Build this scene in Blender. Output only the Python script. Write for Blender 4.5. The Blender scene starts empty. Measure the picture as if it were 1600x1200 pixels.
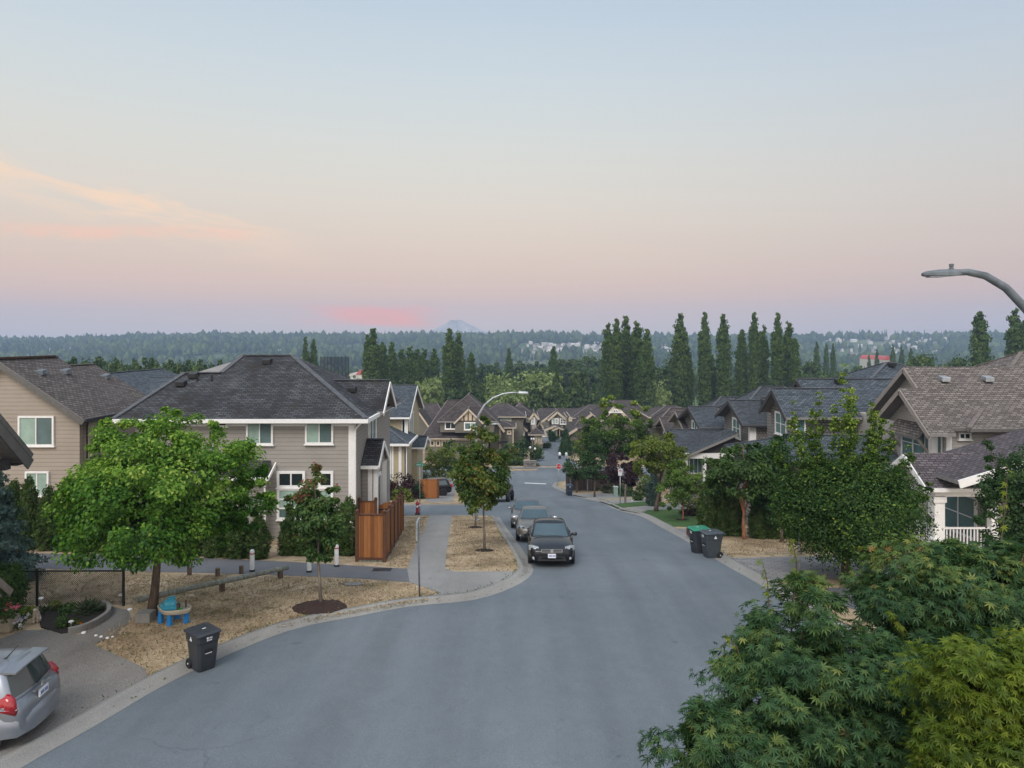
import bpy, bmesh, math, random
import numpy as np
from mathutils import Vector, Matrix

SC = bpy.context.scene
COL = SC.collection
R = math.radians

# ------------------------------------------------------------------ camera
EYE, F, HZ = 9.0, 1100.0, 530.0          # eye height (m), focal length and horizon row in photograph pixels
cam_d = bpy.data.cameras.new("camera")
cam_d.sensor_width = 36.0
cam_d.lens = 36.0 * F / 1600.0
cam_d.shift_y = -70.0 / 1600.0
cam_d.clip_start = 0.1
cam_d.clip_end = 9000
cam = bpy.data.objects.new("camera", cam_d)
COL.objects.link(cam)
cam.location = (0, 0, EYE)
cam.rotation_euler = (R(90), 0, 0)
SC.camera = cam

# ------------------------------------------------------------------ view
SC.view_settings.view_transform = 'Standard'
SC.view_settings.look = 'None'
SC.view_settings.exposure = 0.10
SC.view_settings.gamma = 1.0
SC.cycles.max_bounces = 6
SC.cycles.diffuse_bounces = 3
SC.cycles.glossy_bounces = 3
SC.cycles.transmission_bounces = 3
SC.cycles.volume_bounces = 0
SC.cycles.transparent_max_bounces = 6

def srgb(r, g, b):
    def c(v):
        v = v / 255.0
        return v / 12.92 if v <= 0.04045 else ((v + 0.055) / 1.055) ** 2.4
    return (c(r), c(g), c(b), 1.0)

# ------------------------------------------------------------------ sky
SUN_EL, SUN_AZ = R(16), R(200)            # afterglow behind the viewer; azimuth clockwise from +Y
world = bpy.data.worlds.new("World")
SC.world = world
world.use_nodes = True
wt = world.node_tree
wt.nodes.clear()
def wn(t, **k):
    n = wt.nodes.new(t)
    for a, b in k.items():
        setattr(n, a, b)
    return n
def wl(a, b):
    wt.links.new(a, b)
def wmath(op, a, b=None, c=None):
    n = wn('ShaderNodeMath', operation=op)
    for i, v in enumerate((a, b, c)):
        if v is None:
            continue
        if isinstance(v, (int, float)):
            n.inputs[i].default_value = v
        else:
            wl(v, n.inputs[i])
    return n.outputs[0]
def wsmooth(v, a, b):
    n = wn('ShaderNodeMapRange', interpolation_type='SMOOTHSTEP')
    wl(v, n.inputs[0])
    n.inputs[1].default_value = a
    n.inputs[2].default_value = b
    return n.outputs[0]
def wmix(fac, a, b, blend='MIX'):
    n = wn('ShaderNodeMix', data_type='RGBA', blend_type=blend)
    if isinstance(fac, (int, float)):
        n.inputs[0].default_value = fac
    else:
        wl(fac, n.inputs[0])
    for i, v in ((6, a), (7, b)):
        if isinstance(v, tuple):
            n.inputs[i].default_value = v
        else:
            wl(v, n.inputs[i])
    return n.outputs[2]
tc = wn('ShaderNodeTexCoord')
sep = wn('ShaderNodeSeparateXYZ')
wl(tc.outputs['Generated'], sep.inputs[0])
dx, dy, dz = sep.outputs
hor = wmath('SQRT', wmath('ADD', wmath('MULTIPLY', dx, dx), wmath('MULTIPLY', dy, dy)))
elev = wmath('DIVIDE', dz, wmath('MAXIMUM', hor, 0.001))       # tangent of the elevation
ramp = wn('ShaderNodeValToRGB')
wl(wmath('MULTIPLY', elev, 1.6), ramp.inputs[0])
cr = ramp.color_ramp
cr.interpolation = 'B_SPLINE'
SKY = [(0.0, (202, 194, 196)), (0.010, (204, 192, 193)), (0.034, (217, 189, 181)), (0.062, (226, 188, 171)),
       (0.110, (225, 199, 177)), (0.18, (225, 212, 195)), (0.27, (216, 216, 208)), (0.36, (204, 213, 216)),
       (0.46, (192, 206, 217)), (0.60, (174, 193, 210))]
while len(cr.elements) < len(SKY):
    cr.elements.new(0.5)
for e, (p, c) in zip(cr.elements, SKY):
    e.position = p * 1.6
    e.color = srgb(*c)
azx = wmath('DIVIDE', dx, wmath('MAXIMUM', dy, 0.05))            # sideways tangent, left negative
base = ramp.outputs[0]
# the right of the sky is a little deeper blue
base = wmix(wsmooth(azx, -0.1, 0.85), base, wmix(1.0, base, (0.84, 0.865, 0.93, 1), 'MULTIPLY'))
# thin high cloud streaks on the left and a pink bank low in the middle
cmb = wn('ShaderNodeCombineXYZ')
wl(wmath('MULTIPLY', azx, 2.2), cmb.inputs[0])
wl(wmath('MULTIPLY', wmath('ADD', elev, wmath('MULTIPLY', azx, 0.12)), 17.0), cmb.inputs[1])
nz = wn('ShaderNodeTexNoise')
nz.inputs['Scale'].default_value = 2.6
nz.inputs['Detail'].default_value = 7
nz.inputs['Roughness'].default_value = 0.55
nz.inputs['Distortion'].default_value = 0.5
wl(cmb.outputs[0], nz.inputs['Vector'])
def band(v, lo, a, b, hi):
    return wmath('MULTIPLY', wsmooth(v, lo, a), wmath('SUBTRACT', 1.0, wsmooth(v, b, hi)))
cmb2 = wn('ShaderNodeCombineXYZ')
wl(wmath('MULTIPLY', azx, 3.0), cmb2.inputs[0])
wl(wmath('MULTIPLY', elev, 9.0), cmb2.inputs[1])
nz2 = wn('ShaderNodeTexNoise')
nz2.inputs['Scale'].default_value = 2.4
nz2.inputs['Detail'].default_value = 6
wl(cmb2.outputs[0], nz2.inputs['Vector'])
wob = wmath('MULTIPLY', wmath('SUBTRACT', nz2.outputs['Fac'], 0.5), 0.05)
fade_l = wmath('SUBTRACT', 1.0, wsmooth(azx, -0.50, -0.22))
# upper streak: follows a line falling to the right from (0, 290) to (320, 345)
st1 = wmath('ADD', wmath('SUBTRACT', elev, wmath('MULTIPLY', wmath('ADD', azx, 0.73), -0.17)), wob)
up = wmath('MULTIPLY', band(st1, 0.150, 0.209, 0.211, 0.219), fade_l)
up = wmath('MULTIPLY', up, wsmooth(nz.outputs['Fac'], 0.36, 0.60))
st2 = wmath('ADD', wmath('SUBTRACT', elev, wmath('MULTIPLY', wmath('ADD', azx, 0.73), 0.045)), wmath('MULTIPLY', wob, 0.7))
lo_ = wmath('MULTIPLY', band(st2, 0.112, 0.122, 0.127, 0.140), wmath('SUBTRACT', 1.0, wsmooth(azx, -0.46, -0.30)))
lo_ = wmath('MULTIPLY', lo_, wsmooth(nz2.outputs['Fac'], 0.34, 0.6))
base = wmix(wmath('MULTIPLY', up, 0.85), base, srgb(252, 216, 182))
base = wmix(wmath('MULTIPLY', lo_, 0.8), base, srgb(249, 198, 170))
bank_e = wmath('ADD', elev, wmath('MULTIPLY', wob, 0.6))
bank = wmath('MULTIPLY', band(bank_e, 0.014, 0.027, 0.041, 0.051), band(wmath('ADD', azx, wmath('MULTIPLY', wob, 2.0)), -0.33, -0.22, -0.15, -0.07))
bank = wmath('MULTIPLY', bank, wsmooth(nz2.outputs['Fac'], 0.25, 0.55))
bank = wmath('MULTIPLY', bank, wsmooth(nz.outputs['Fac'], 0.25, 0.6))
base = wmix(wmath('MULTIPLY', bank, 0.95), base, srgb(255, 166, 146))
# bright western sky behind the viewer and a paler zenith: they light the street
west = wsmooth(dy, 0.25, -0.75)
lowf = wmath('SUBTRACT', 1.0, wsmooth(elev, 0.5, 3.0))
glow = wmath('MULTIPLY', west, lowf)
base = wmix(glow, base, (1.45, 1.36, 1.27, 1))
zen = wsmooth(elev, 0.62, 2.2)
base = wmix(wmath('MULTIPLY', zen, wmath('SUBTRACT', 1.0, glow)), base, (1.15, 1.30, 1.52, 1))
sky = wn('ShaderNodeTexSky', sky_type='NISHITA')
sky.sun_disc = False
sky.sun_elevation = SUN_EL
sky.sun_rotation = SUN_AZ
bg1 = wn('ShaderNodeBackground')
wl(base, bg1.inputs[0])
bg1.inputs[1].default_value = 0.97
bg2 = wn('ShaderNodeBackground')
wl(sky.outputs[0], bg2.inputs[0])
bg2.inputs[1].default_value = 0.008
add = wn('ShaderNodeAddShader')
wl(bg1.outputs[0], add.inputs[0])
wl(bg2.outputs[0], add.inputs[1])
wo = wn('ShaderNodeOutputWorld')
wl(add.outputs[0], wo.inputs[0])

# ------------------------------------------------------------------ sun: the low broad afterglow
sun_d = bpy.data.lights.new("sun", 'SUN')
sun_d.energy = 1.95
sun_d.angle = R(26)
sun_d.color = (1.0, 0.955, 0.90)
sun = bpy.data.objects.new("sun", sun_d)
COL.objects.link(sun)
_el = R(47)
sdir = Vector((math.sin(SUN_AZ) * math.cos(_el), math.cos(SUN_AZ) * math.cos(_el), math.sin(_el)))
sun.rotation_euler = sdir.to_track_quat('Z', 'Y').to_euler()
sun.location = (-20, -40, 60)

# ------------------------------------------------------------------ terrain profile (the street runs downhill)
TAB = [(-80, 8.0), (0, 8.0), (15.2, 8.30), (17.7, 8.37), (22, 8.52), (28.2, 8.92), (34, 9.75), (40, 10.75), (46, 11.6), (56, 13.2), (65, 14.8), (73, 16.2),
       (81, 17.4), (90, 18.6), (100, 19.6), (112, 20.5), (130, 21.8), (150, 23.2), (170, 24.6), (190, 25.8), (240, 28.5),
       (300, 31.5), (400, 36), (700, 44), (1000, 48), (1400, 52)]
_tx = np.array([t[0] for t in TAB], float)
_ty = np.array([t[1] for t in TAB], float)
KN = np.array(sorted(set([-80, -40, -20, -10] + list(np.arange(0, 62, 2.0)) + list(np.arange(62, 200, 4.0)) + list(np.arange(200, 420, 20.0)) + [500, 600, 700, 850, 1000, 1200, 1400])), float)
def _smooth(y):
    ys = np.linspace(y - 3, y + 3, 13)
    return float(np.mean(np.interp(ys, _tx, _ty)))
KD = np.array([_smooth(k) for k in KN])
def D(Y):
    return float(np.interp(Y, KN, KD))
def g(Y):
    return EYE - D(Y)
def gnd(px, py):
    """ground point seen at a photograph pixel"""
    t = (py - HZ) / F
    lo, hi = 4.0, 1300.0
    for _ in range(60):
        m = 0.5 * (lo + hi)
        if D(m) / m > t:
            lo = m
        else:
            hi = m
    return ((px - 800) / F * lo, lo)
def X(px, Y):
    return (px - 800) / F * Y
def Z(py, Y):
    return EYE - (py - HZ) / F * Y

# ------------------------------------------------------------------ object helpers
def put(o, parent=None):
    COL.objects.link(o)
    if parent is not None:
        o.parent = parent
    return o
def tag(o, label=None, cat=None, group=None, kind=None):
    for k, v in (('label', label), ('category', cat), ('group', group), ('kind', kind)):
        if v:
            o[k] = v
    return o
def empty(name, loc, label, cat, group=None, rz=0.0):
    o = bpy.data.objects.new(name, None)
    o.empty_display_size = 0.3
    o.location = loc
    o.rotation_euler = (0, 0, rz)
    put(o)
    return tag(o, label, cat, group)
def copy_tree(o, parent=None):
    c = o.copy()
    COL.objects.link(c)
    c.parent = parent
    for ch in list(o.children):
        copy_tree(ch, c)
    return c

class MB:
    """collects faces and links them as ONE mesh object with metre UVs"""
    def __init__(s):
        s.v, s.f, s.m = [], [], []
        s.mi = 0
        s.cuts = []
    def add(s, pts, faces):
        b = len(s.v)
        s.cuts.append((b, len(s.f)))
        s.v.extend([tuple(p) for p in pts])
        for f in faces:
            s.f.append([b + i for i in f])
            s.m.append(s.mi)
        return s
    def poly(s, pts):
        return s.add(pts, [list(range(len(pts)))])
    def pieces(s):
        out = []
        ends = s.cuts[1:] + [(len(s.v), len(s.f))]
        for (v0, f0), (v1, f1) in zip(s.cuts, ends):
            m = MB()
            m.add(s.v[v0:v1], [[i - v0 for i in f] for f in s.f[f0:f1]])
            m.m = list(s.m[f0:f1])
            out.append(m)
        return out
    def box(s, x0, x1, y0, y1, z0, z1):
        p = [(x0, y0, z0), (x1, y0, z0), (x1, y1, z0), (x0, y1, z0), (x0, y0, z1), (x1, y0, z1), (x1, y1, z1), (x0, y1, z1)]
        return s.add(p, [(3, 2, 1, 0), (4, 5, 6, 7), (0, 1, 5, 4), (1, 2, 6, 5), (2, 3, 7, 6), (3, 0, 4, 7)])
    def bar(s, a, b, w, h, up=(0, 0, 1)):
        """box from a to b, w wide and h high, centred on the line"""
        a, b, up = Vector(a), Vector(b), Vector(up)
        d = (b - a).normalized()
        r = d.cross(up)
        if r.length < 1e-4:
            r = d.cross(Vector((1, 0, 0)))
        r.normalize()
        u = r.cross(d)
        p = []
        for q in (a, b):
            for sx, sz in ((-1, -1), (1, -1), (1, 1), (-1, 1)):
                p.append(q + r * (sx * w / 2) + u * (sz * h / 2))
        return s.add(p, [(3, 2, 1, 0), (4, 5, 6, 7), (0, 1, 5, 4), (1, 2, 6, 5), (2, 3, 7, 6), (3, 0, 4, 7)])
    def slab(s, pts, t):
        """planar polygon thickened downwards"""
        n = len(pts)
        q = [Vector(p) for p in pts]
        lo = [p - Vector((0, 0, t)) for p in q]
        fs = [list(range(n)), [n + i for i in reversed(range(n))]]
        for i in range(n):
            j = (i + 1) % n
            fs.append([i, n + i, n + j, j])
        s.add(q + lo, fs)
        for k in range(n + 1):
            s.m[-1 - k] = 1          # underside and edges: second material
        return s
    def extrude(s, pts, vec):
        n = len(pts)
        q = [Vector(p) for p in pts]
        vec = Vector(vec)
        lo = [p + vec for p in q]
        fs = [list(range(n)), [n + i for i in reversed(range(n))]]
        for i in range(n):
            j = (i + 1) % n
            fs.append([i, n + i, n + j, j])
        return s.add(q + lo, fs)
    def tube(s, pts, rad, n=8, cap=True, squash=1.0):
        pts = [Vector(p) for p in pts]
        if not isinstance(rad, (list, tuple)):
            rad = [rad] * len(pts)
        ring = []
        prev = None
        for i, p in enumerate(pts):
            d = (pts[min(i + 1, len(pts) - 1)] - pts[max(i - 1, 0)]).normalized()
            if prev is None:
                u = d.cross(Vector((0.13, 0.31, 0.94)))
                if u.length < 0.1:
                    u = d.cross(Vector((1, 0, 0)))
            else:
                u = prev - d * prev.dot(d)
            u.normalize()
            prev = u
            w = d.cross(u)
            ring.append([p + (u * math.cos(2 * math.pi * k / n) + w * math.sin(2 * math.pi * k / n) * squash) * rad[i] for k in range(n)])
        return s.loft(ring, cap)
    def loft(s, rings, cap=True, closed=True):
        n = len(rings[0])
        pts = [p for r in rings for p in r]
        fs = []
        for i in range(len(rings) - 1):
            for k in range(n if closed else n - 1):
                a = i * n + k
                b = i * n + (k + 1) % n
                fs.append([a, b, b + n, a + n])
        if cap:
            fs.append(list(reversed(range(n))))
            fs.append([(len(rings) - 1) * n + k for k in range(n)])
        return s.add(pts, fs)
    def lathe(s, prof, c=(0, 0, 0), n=16, axis='z'):
        rings = []
        for r, h in prof:
            ring = []
            for k in range(n):
                a = 2 * math.pi * k / n
                u, w = r * math.cos(a), r * math.sin(a)
                p = {'z': (u, w, h), 'y': (w, h, u), 'x': (h, u, w)}[axis]
                ring.append((p[0] + c[0], p[1] + c[1], p[2] + c[2]))
            rings.append(ring)
        return s.loft(rings)
    def build(s, name, mats, parent=None, smooth=False, bevel=0.0, sub=0, angle=None, loc=None):
        me = bpy.data.meshes.new(name)
        me.from_pydata([tuple(p) for p in s.v], [], s.f)
        if not isinstance(mats, (list, tuple)):
            mats = [mats]
        for m in mats:
            me.materials.append(m)
        for p, mi in zip(me.polygons, s.m):
            p.material_index = mi
        me.update()
        uv = me.uv_layers.new(name="metres")
        vs = me.vertices
        for p in me.polygons:
            n = p.normal
            if abs(n.z) > 0.985:
                h, t = Vector((1, 0, 0)), Vector((0, 1, 0))
            else:
                h = Vector((-n.y, n.x, 0)).normalized()
                t = n.cross(h)
            for li, vi in zip(p.loop_indices, p.vertices):
                co = vs[vi].co
                uv.data[li].uv = (co.dot(h), co.dot(t))
        if smooth or angle:
            for p in me.polygons:
                p.use_smooth = True
            if angle:
                me.set_sharp_from_angle(angle=R(angle))
        o = bpy.data.objects.new(name, me)
        if loc is not None:
            o.location = loc
        put(o, parent)
        if bevel:
            b = o.modifiers.new("bevel", 'BEVEL')
            b.width = bevel
            b.segments = 2
            b.limit_method = 'ANGLE'
        if sub:
            b = o.modifiers.new("sub", 'SUBSURF')
            b.levels = sub
            b.render_levels = sub
        return o

def npmesh(name, V, Fc, mat, parent=None, tint=None, smooth=False):
    """fast mesh from arrays; Fc is (n,3) or (n,4); tint is one value per vertex"""
    me = bpy.data.meshes.new(name)
    k = Fc.shape[1]
    me.vertices.add(len(V))
    me.vertices.foreach_set("co", np.ascontiguousarray(V, np.float32).ravel())
    me.loops.add(Fc.size)
    me.loops.foreach_set("vertex_index", np.ascontiguousarray(Fc, np.int32).ravel())
    me.polygons.add(len(Fc))
    me.polygons.foreach_set("loop_start", np.arange(0, Fc.size, k, dtype=np.int32))
    me.polygons.foreach_set("loop_total", np.full(len(Fc), k, np.int32))
    if smooth:
        me.polygons.foreach_set("use_smooth", np.ones(len(Fc), bool))
    if tint is not None:
        a = me.attributes.new("tint", 'FLOAT', 'POINT')
        a.data.foreach_set("value", np.ascontiguousarray(tint, np.float32))
    me.update(calc_edges=True)
    me.materials.append(mat)
    o = bpy.data.objects.new(name, me)
    return put(o, parent)

# ------------------------------------------------------------------ materials
class NT:
    def __init__(s, name):
        s.mat = bpy.data.materials.new(name)
        s.mat.use_nodes = True
        s.t = s.mat.node_tree
        s.bsdf = s.t.nodes["Principled BSDF"]
        s.out = s.t.nodes["Material Output"]
    def n(s, typ, **k):
        nd = s.t.nodes.new(typ)
        for a, b in k.items():
            if a.startswith('i_'):
                nd.inputs[a[2:].replace('_', ' ')].default_value = b
            else:
                setattr(nd, a, b)
        return nd
    def l(s, a, b):
        s.t.links.new(a, b)
    def noise(s, scale, detail=4, vec=None, rough=0.55, dist=0.0):
        nd = s.n('ShaderNodeTexNoise')
        nd.inputs['Scale'].default_value = scale
        nd.inputs['Detail'].default_value = detail
        nd.inputs['Roughness'].default_value = rough
        nd.inputs['Distortion'].default_value = dist
        if vec is not None:
            s.l(vec, nd.inputs['Vector'])
        return nd.outputs['Fac']
    def coord(s, which='Object', scale=None):
        o = s.n('ShaderNodeTexCoord').outputs[which]
        if scale:
            m = s.n('ShaderNodeMapping')
            m.inputs['Scale'].default_value = scale
            s.l(o, m.inputs['Vector'])
            o = m.outputs[0]
        return o
    def uv(s):
        nd = s.n('ShaderNodeUVMap')
        nd.uv_map = "metres"
        return nd.outputs[0]
    def ramp(s, fac, stops, interp='LINEAR'):
        nd = s.n('ShaderNodeValToRGB')
        nd.color_ramp.interpolation = interp
        e = nd.color_ramp.elements
        while len(e) < len(stops):
            e.new(0.5)
        for el, (p, c) in zip(e, stops):
            el.position = p
            el.color = tuple(c)[:3] + (1,)
        s.l(fac, nd.inputs[0])
        return nd.outputs[0]
    def mix(s, fac, a, b, blend='MIX'):
        nd = s.n('ShaderNodeMix', data_type='RGBA', blend_type=blend)
        for i, v in ((0, fac), (6, a), (7, b)):
            if isinstance(v, (int, float)):
                nd.inputs[i].default_value = v
            elif isinstance(v, tuple):
                nd.inputs[i].default_value = v[:3] + (1,)
            else:
                s.l(v, nd.inputs[i])
        return nd.outputs[2]
    def math(s, op, a, b=None, c=None):
        nd = s.n('ShaderNodeMath', operation=op)
        for i, v in enumerate((a, b, c)):
            if v is None:
                continue
            if isinstance(v, (int, float)):
                nd.inputs[i].default_value = v
            else:
                s.l(v, nd.inputs[i])
        return nd.outputs[0]
    def bump(s, h, strength=0.3, dist=0.02):
        nd = s.n('ShaderNodeBump')
        nd.inputs['Strength'].default_value = strength
        nd.inputs['Distance'].default_value = dist
        s.l(h, nd.inputs['Height'])
        s.l(nd.outputs[0], s.bsdf.inputs['Normal'])
    def set(s, col=None, rough=None, metal=None, spec=None, coat=None):
        if col is not None:
            if isinstance(col, tuple):
                s.bsdf.inputs['Base Color'].default_value = col[:3] + (1,)
            else:
                s.l(col, s.bsdf.inputs['Base Color'])
        for k, v in (('Roughness', rough), ('Metallic', metal), ('Specular IOR Level', spec), ('Coat Weight', coat)):
            if v is not None:
                if isinstance(v, (int, float)):
                    s.bsdf.inputs[k].default_value = v
                else:
                    s.l(v, s.bsdf.inputs[k])
        return s.mat

def plain(name, col, rough=0.6, metal=0.0, var=0.15, scale=6.0, spec=0.4, coat=None, bump=0.0):
    m = NT(name)
    nz_ = m.noise(scale, 5, m.coord('Object'))
    c = m.ramp(nz_, [(0.3, tuple(x * (1 - var) for x in col)), (0.7, tuple(min(1, x * (1 + var)) for x in col))])
    if bump:
        m.bump(m.noise(scale * 12, 3, m.coord('Object')), bump, 0.01)
    return m.set(c, rough, metal, spec, coat)

def m_siding(name, col, pitch=0.115):
    m = NT(name)
    uv = m.uv()
    sp = m.n('ShaderNodeSeparateXYZ')
    m.l(uv, sp.inputs[0])
    fr = m.math('FRACT', m.math('DIVIDE', sp.outputs[1], pitch))
    # height falls from the butt edge up to the lap line
    h = m.math('SUBTRACT', 1.0, fr)
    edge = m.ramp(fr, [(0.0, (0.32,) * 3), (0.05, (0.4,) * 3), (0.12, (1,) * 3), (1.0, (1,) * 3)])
    nz_ = m.noise(0.8, 5, m.coord('Object'))
    c = m.ramp(nz_, [(0.3, tuple(x * 0.92 for x in col)), (0.7, tuple(x * 1.06 for x in col))])
    fine = m.noise(3.0, 4, m.coord('UV', (0.4, 12, 1)))
    c = m.mix(0.12, c, m.ramp(fine, [(0.3, (0.5,) * 3), (0.7, (1,) * 3)]), 'MULTIPLY')
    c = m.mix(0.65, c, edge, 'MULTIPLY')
    m.bump(h, 0.6, 0.02)
    return m.set(c, 0.65, spec=0.3)

def m_shingle(name, col, dark, moss=None, pitch=0.145, width=0.30, stain=0.5, vary=0.35):
    m = NT(name)
    b = m.n('ShaderNodeTexBrick', offset=0.5)
    b.inputs['Scale'].default_value = 1.0
    b.inputs['Mortar Size'].default_value = 0.02
    b.inputs['Mortar Smooth'].default_value = 0.2
    b.inputs['Brick Width'].default_value = width
    b.inputs['Row Height'].default_value = pitch
    b.inputs['Color1'].default_value = tuple(x * (1 - vary) for x in col) + (1,)
    b.inputs['Color2'].default_value = tuple(min(1, x * (1 + vary)) for x in col) + (1,)
    b.inputs['Mortar'].default_value = tuple(x * 0.22 for x in col) + (1,)
    m.l(m.uv(), b.inputs['Vector'])
    # per-tab irregularity and long weather streaks down the slope
    n1 = m.noise(0.55, 6, m.coord('Object'), 0.6)
    st = m.noise(1.0, 4, m.coord('UV', (1.1, 0.16, 1)))
    c = m.mix(m.ramp(n1, [(0.35, (0,) * 3), (0.72, (stain,) * 3)]), b.outputs['Color'], tuple(dark))
    c = m.mix(m.ramp(st, [(0.45, (0,) * 3), (0.75, (stain * 0.7,) * 3)]), c, tuple(dark))
    gr = m.noise(45, 2, m.coord('Object'))
    c = m.mix(0.35, c, m.ramp(gr, [(0.3, (0.45,) * 3), (0.7, (1.4,) * 3)]), 'MULTIPLY')
    if moss:
        n2 = m.noise(1.1, 6, m.coord('Object'))
        c = m.mix(m.ramp(n2, [(0.55, (0,) * 3), (0.75, (0.6,) * 3)]), c, tuple(moss))
    m.bump(b.outputs['Fac'], 0.45, -0.02)
    return m.set(c, 0.9, spec=0.2)

def m_leaf(name, stops, trans=0.35, gloss=0.012, rough=0.4):
    m = NT(name)
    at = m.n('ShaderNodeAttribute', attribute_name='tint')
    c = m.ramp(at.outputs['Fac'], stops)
    d = m.n('ShaderNodeBsdfDiffuse')
    t = m.n('ShaderNodeBsdfTranslucent')
    gl = m.n('ShaderNodeBsdfGlossy')
    gl.inputs['Roughness'].default_value = rough
    m.l(c, d.inputs[0])
    tcol = m.mix(1.0, c, (1.25, 1.35, 0.6), 'MULTIPLY')
    m.l(tcol, t.inputs[0])
    mx = m.n('ShaderNodeMixShader')
    mx.inputs[0].default_value = trans
    m.l(d.outputs[0], mx.inputs[1])
    m.l(t.outputs[0], mx.inputs[2])
    mx2 = m.n('ShaderNodeMixShader')
    mx2.inputs[0].default_value = gloss
    m.l(mx.outputs[0], mx2.inputs[1])
    m.l(gl.outputs[0], mx2.inputs[2])
    m.l(mx2.outputs[0], m.out.inputs[0])
    return m.mat

def m_bark(name, c1, c2, scale=4):
    m = NT(name)
    nz_ = m.noise(scale, 6, m.coord('Object', (3, 3, 0.6)))
    c = m.ramp(nz_, [(0.3, c1), (0.7, c2)])
    m.bump(nz_, 0.6, 0.03)
    return m.set(c, 0.9, spec=0.2)

M = {}
M['white'] = plain('white_trim', (0.74, 0.735, 0.73), 0.5, var=0.05)
M['cream'] = plain('cream_trim', (0.50, 0.43, 0.33), 0.6, var=0.08)
M['fascia_grey'] = plain('grey_fascia', (0.11, 0.105, 0.10), 0.6)
M['fascia_dark'] = plain('dark_fascia', (0.035, 0.035, 0.04), 0.6)
M['taupe_trim'] = plain('taupe_trim', (0.25, 0.22, 0.20), 0.6)
M['soffit'] = plain('soffit', (0.20, 0.19, 0.185), 0.7)
def m_glass(name, col, rough=0.08, spec=0.6):
    m = NT(name)
    nz_ = m.noise(1.3, 3, m.coord('Object'))
    c = m.ramp(nz_, [(0.25, tuple(x * 0.75 for x in col)), (0.75, tuple(x * 1.2 for x in col))])
    return m.set(c, rough, spec=spec)
M['blind'] = m_glass('glass_over_blind', (0.29, 0.40, 0.35), 0.12)
M['screen'] = m_glass('glass_behind_screen', (0.10, 0.15, 0.15), 0.25, 0.4)
M['darkglass'] = m_glass('dark_glass', (0.02, 0.028, 0.03))
M['tealglass'] = m_glass('reflecting_glass', (0.10, 0.19, 0.19))
M['black'] = plain('black_metal', (0.012, 0.012, 0.013), 0.5)
M['galv'] = plain('galvanised_steel', (0.36, 0.38, 0.40), 0.45, 0.6, 0.25, 5)
M['lampgrey'] = plain('weathered_grey_metal', (0.125, 0.145, 0.165), 0.55, 0.2, 0.3, 4)
M['concrete'] = plain('concrete', (0.20, 0.195, 0.185), 0.9, var=0.22, scale=2.2, spec=0.2, bump=0.3)
M['rubber'] = plain('tyre_rubber', (0.012, 0.012, 0.013), 0.8)
M['soil'] = plain('garden_soil', (0.018, 0.013, 0.010), 0.95, var=0.5, scale=14, bump=0.8)
M['mulch'] = plain('bark_mulch', (0.035, 0.017, 0.012), 0.95, var=0.6, scale=18, bump=1.0)
M['bark'] = m_bark('brown_bark', (0.05, 0.035, 0.025), (0.15, 0.11, 0.085))
M['bark_grey'] = m_bark('grey_bark', (0.10, 0.085, 0.07), (0.24, 0.20, 0.17))
M['bark_red'] = m_bark('peeling_red_bark', (0.10, 0.035, 0.02), (0.36, 0.17, 0.10), 7)
M['oldwood'] = m_bark('weathered_log', (0.09, 0.095, 0.085), (0.24, 0.25, 0.22), 3)
# ------------------------------------------------------------------ ground materials
def m_asphalt(name, c0, c1, crack=0.5, speck=0.35):
    m = NT(name)
    oc = m.coord('Object')
    big = m.noise(0.10, 5, oc, 0.6, 0.6)
    c = m.ramp(big, [(0.35, c0), (0.65, c1)])
    trk = m.noise(0.5, 5, m.coord('Object', (1.4, 0.12, 1)))
    c = m.mix(0.32, c, m.ramp(trk, [(0.3, (0.5,) * 3), (0.7, (1.3,) * 3)]), 'MULTIPLY')
    mid = m.noise(2.3, 6, oc, 0.7)
    c = m.mix(0.25, c, m.ramp(mid, [(0.35, (0.78,) * 3), (0.65, (1.14,) * 3)]), 'MULTIPLY')
    fine = m.noise(38, 3, oc, 0.7)
    c = m.mix(speck, c, m.ramp(fine, [(0.3, (0.35,) * 3), (0.5, (1,) * 3), (0.72, (1.7,) * 3)]), 'MULTIPLY')
    vo = m.n('ShaderNodeTexVoronoi', feature='DISTANCE_TO_EDGE')
    vo.inputs['Scale'].default_value = 0.16
    wv = m.n('ShaderNodeVectorMath', operation='ADD')
    m.l(oc, wv.inputs[0])
    nn = m.n('ShaderNodeTexNoise')
    nn.inputs['Scale'].default_value = 0.9
    nn.inputs['Detail'].default_value = 5
    m.l(oc, nn.inputs['Vector'])
    m.l(nn.outputs['Color'], wv.inputs[1])
    m.l(wv.outputs[0], vo.inputs['Vector'])
    cm = m.ramp(vo.outputs['Distance'], [(0.0, (1,) * 3), (0.0035, (0,) * 3)])
    msk = m.ramp(m.noise(0.23, 2, oc), [(0.52, (0,) * 3), (0.60, (1,) * 3)])
    k = m.math('MULTIPLY', m.math('MULTIPLY', cm, msk), crack)
    c = m.mix(k, c, tuple(x * 0.30 for x in c0))
    pt = m.ramp(m.noise(1.6, 2, oc), [(0.70, (0,) * 3), (0.76, (0.55,) * 3)])
    c = m.mix(pt, c, tuple(x * 0.55 for x in c0))
    m.bump(fine, 0.35, 0.006)
    return m.set(c, 0.85, spec=0.3)
M['road'] = m_asphalt('worn_asphalt', (0.106, 0.126, 0.143), (0.140, 0.160, 0.178), 0.32)
M['path'] = m_asphalt('path_asphalt', (0.10, 0.102, 0.112), (0.135, 0.136, 0.146), 0.2)
M['aggregate'] = m_asphalt('exposed_aggregate', (0.155, 0.145, 0.135), (0.215, 0.20, 0.185), 0.25, 0.85)
M['walk'] = m_asphalt('pavement_concrete', (0.185, 0.182, 0.178), (0.26, 0.252, 0.24), 0.4, 0.4)
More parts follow.
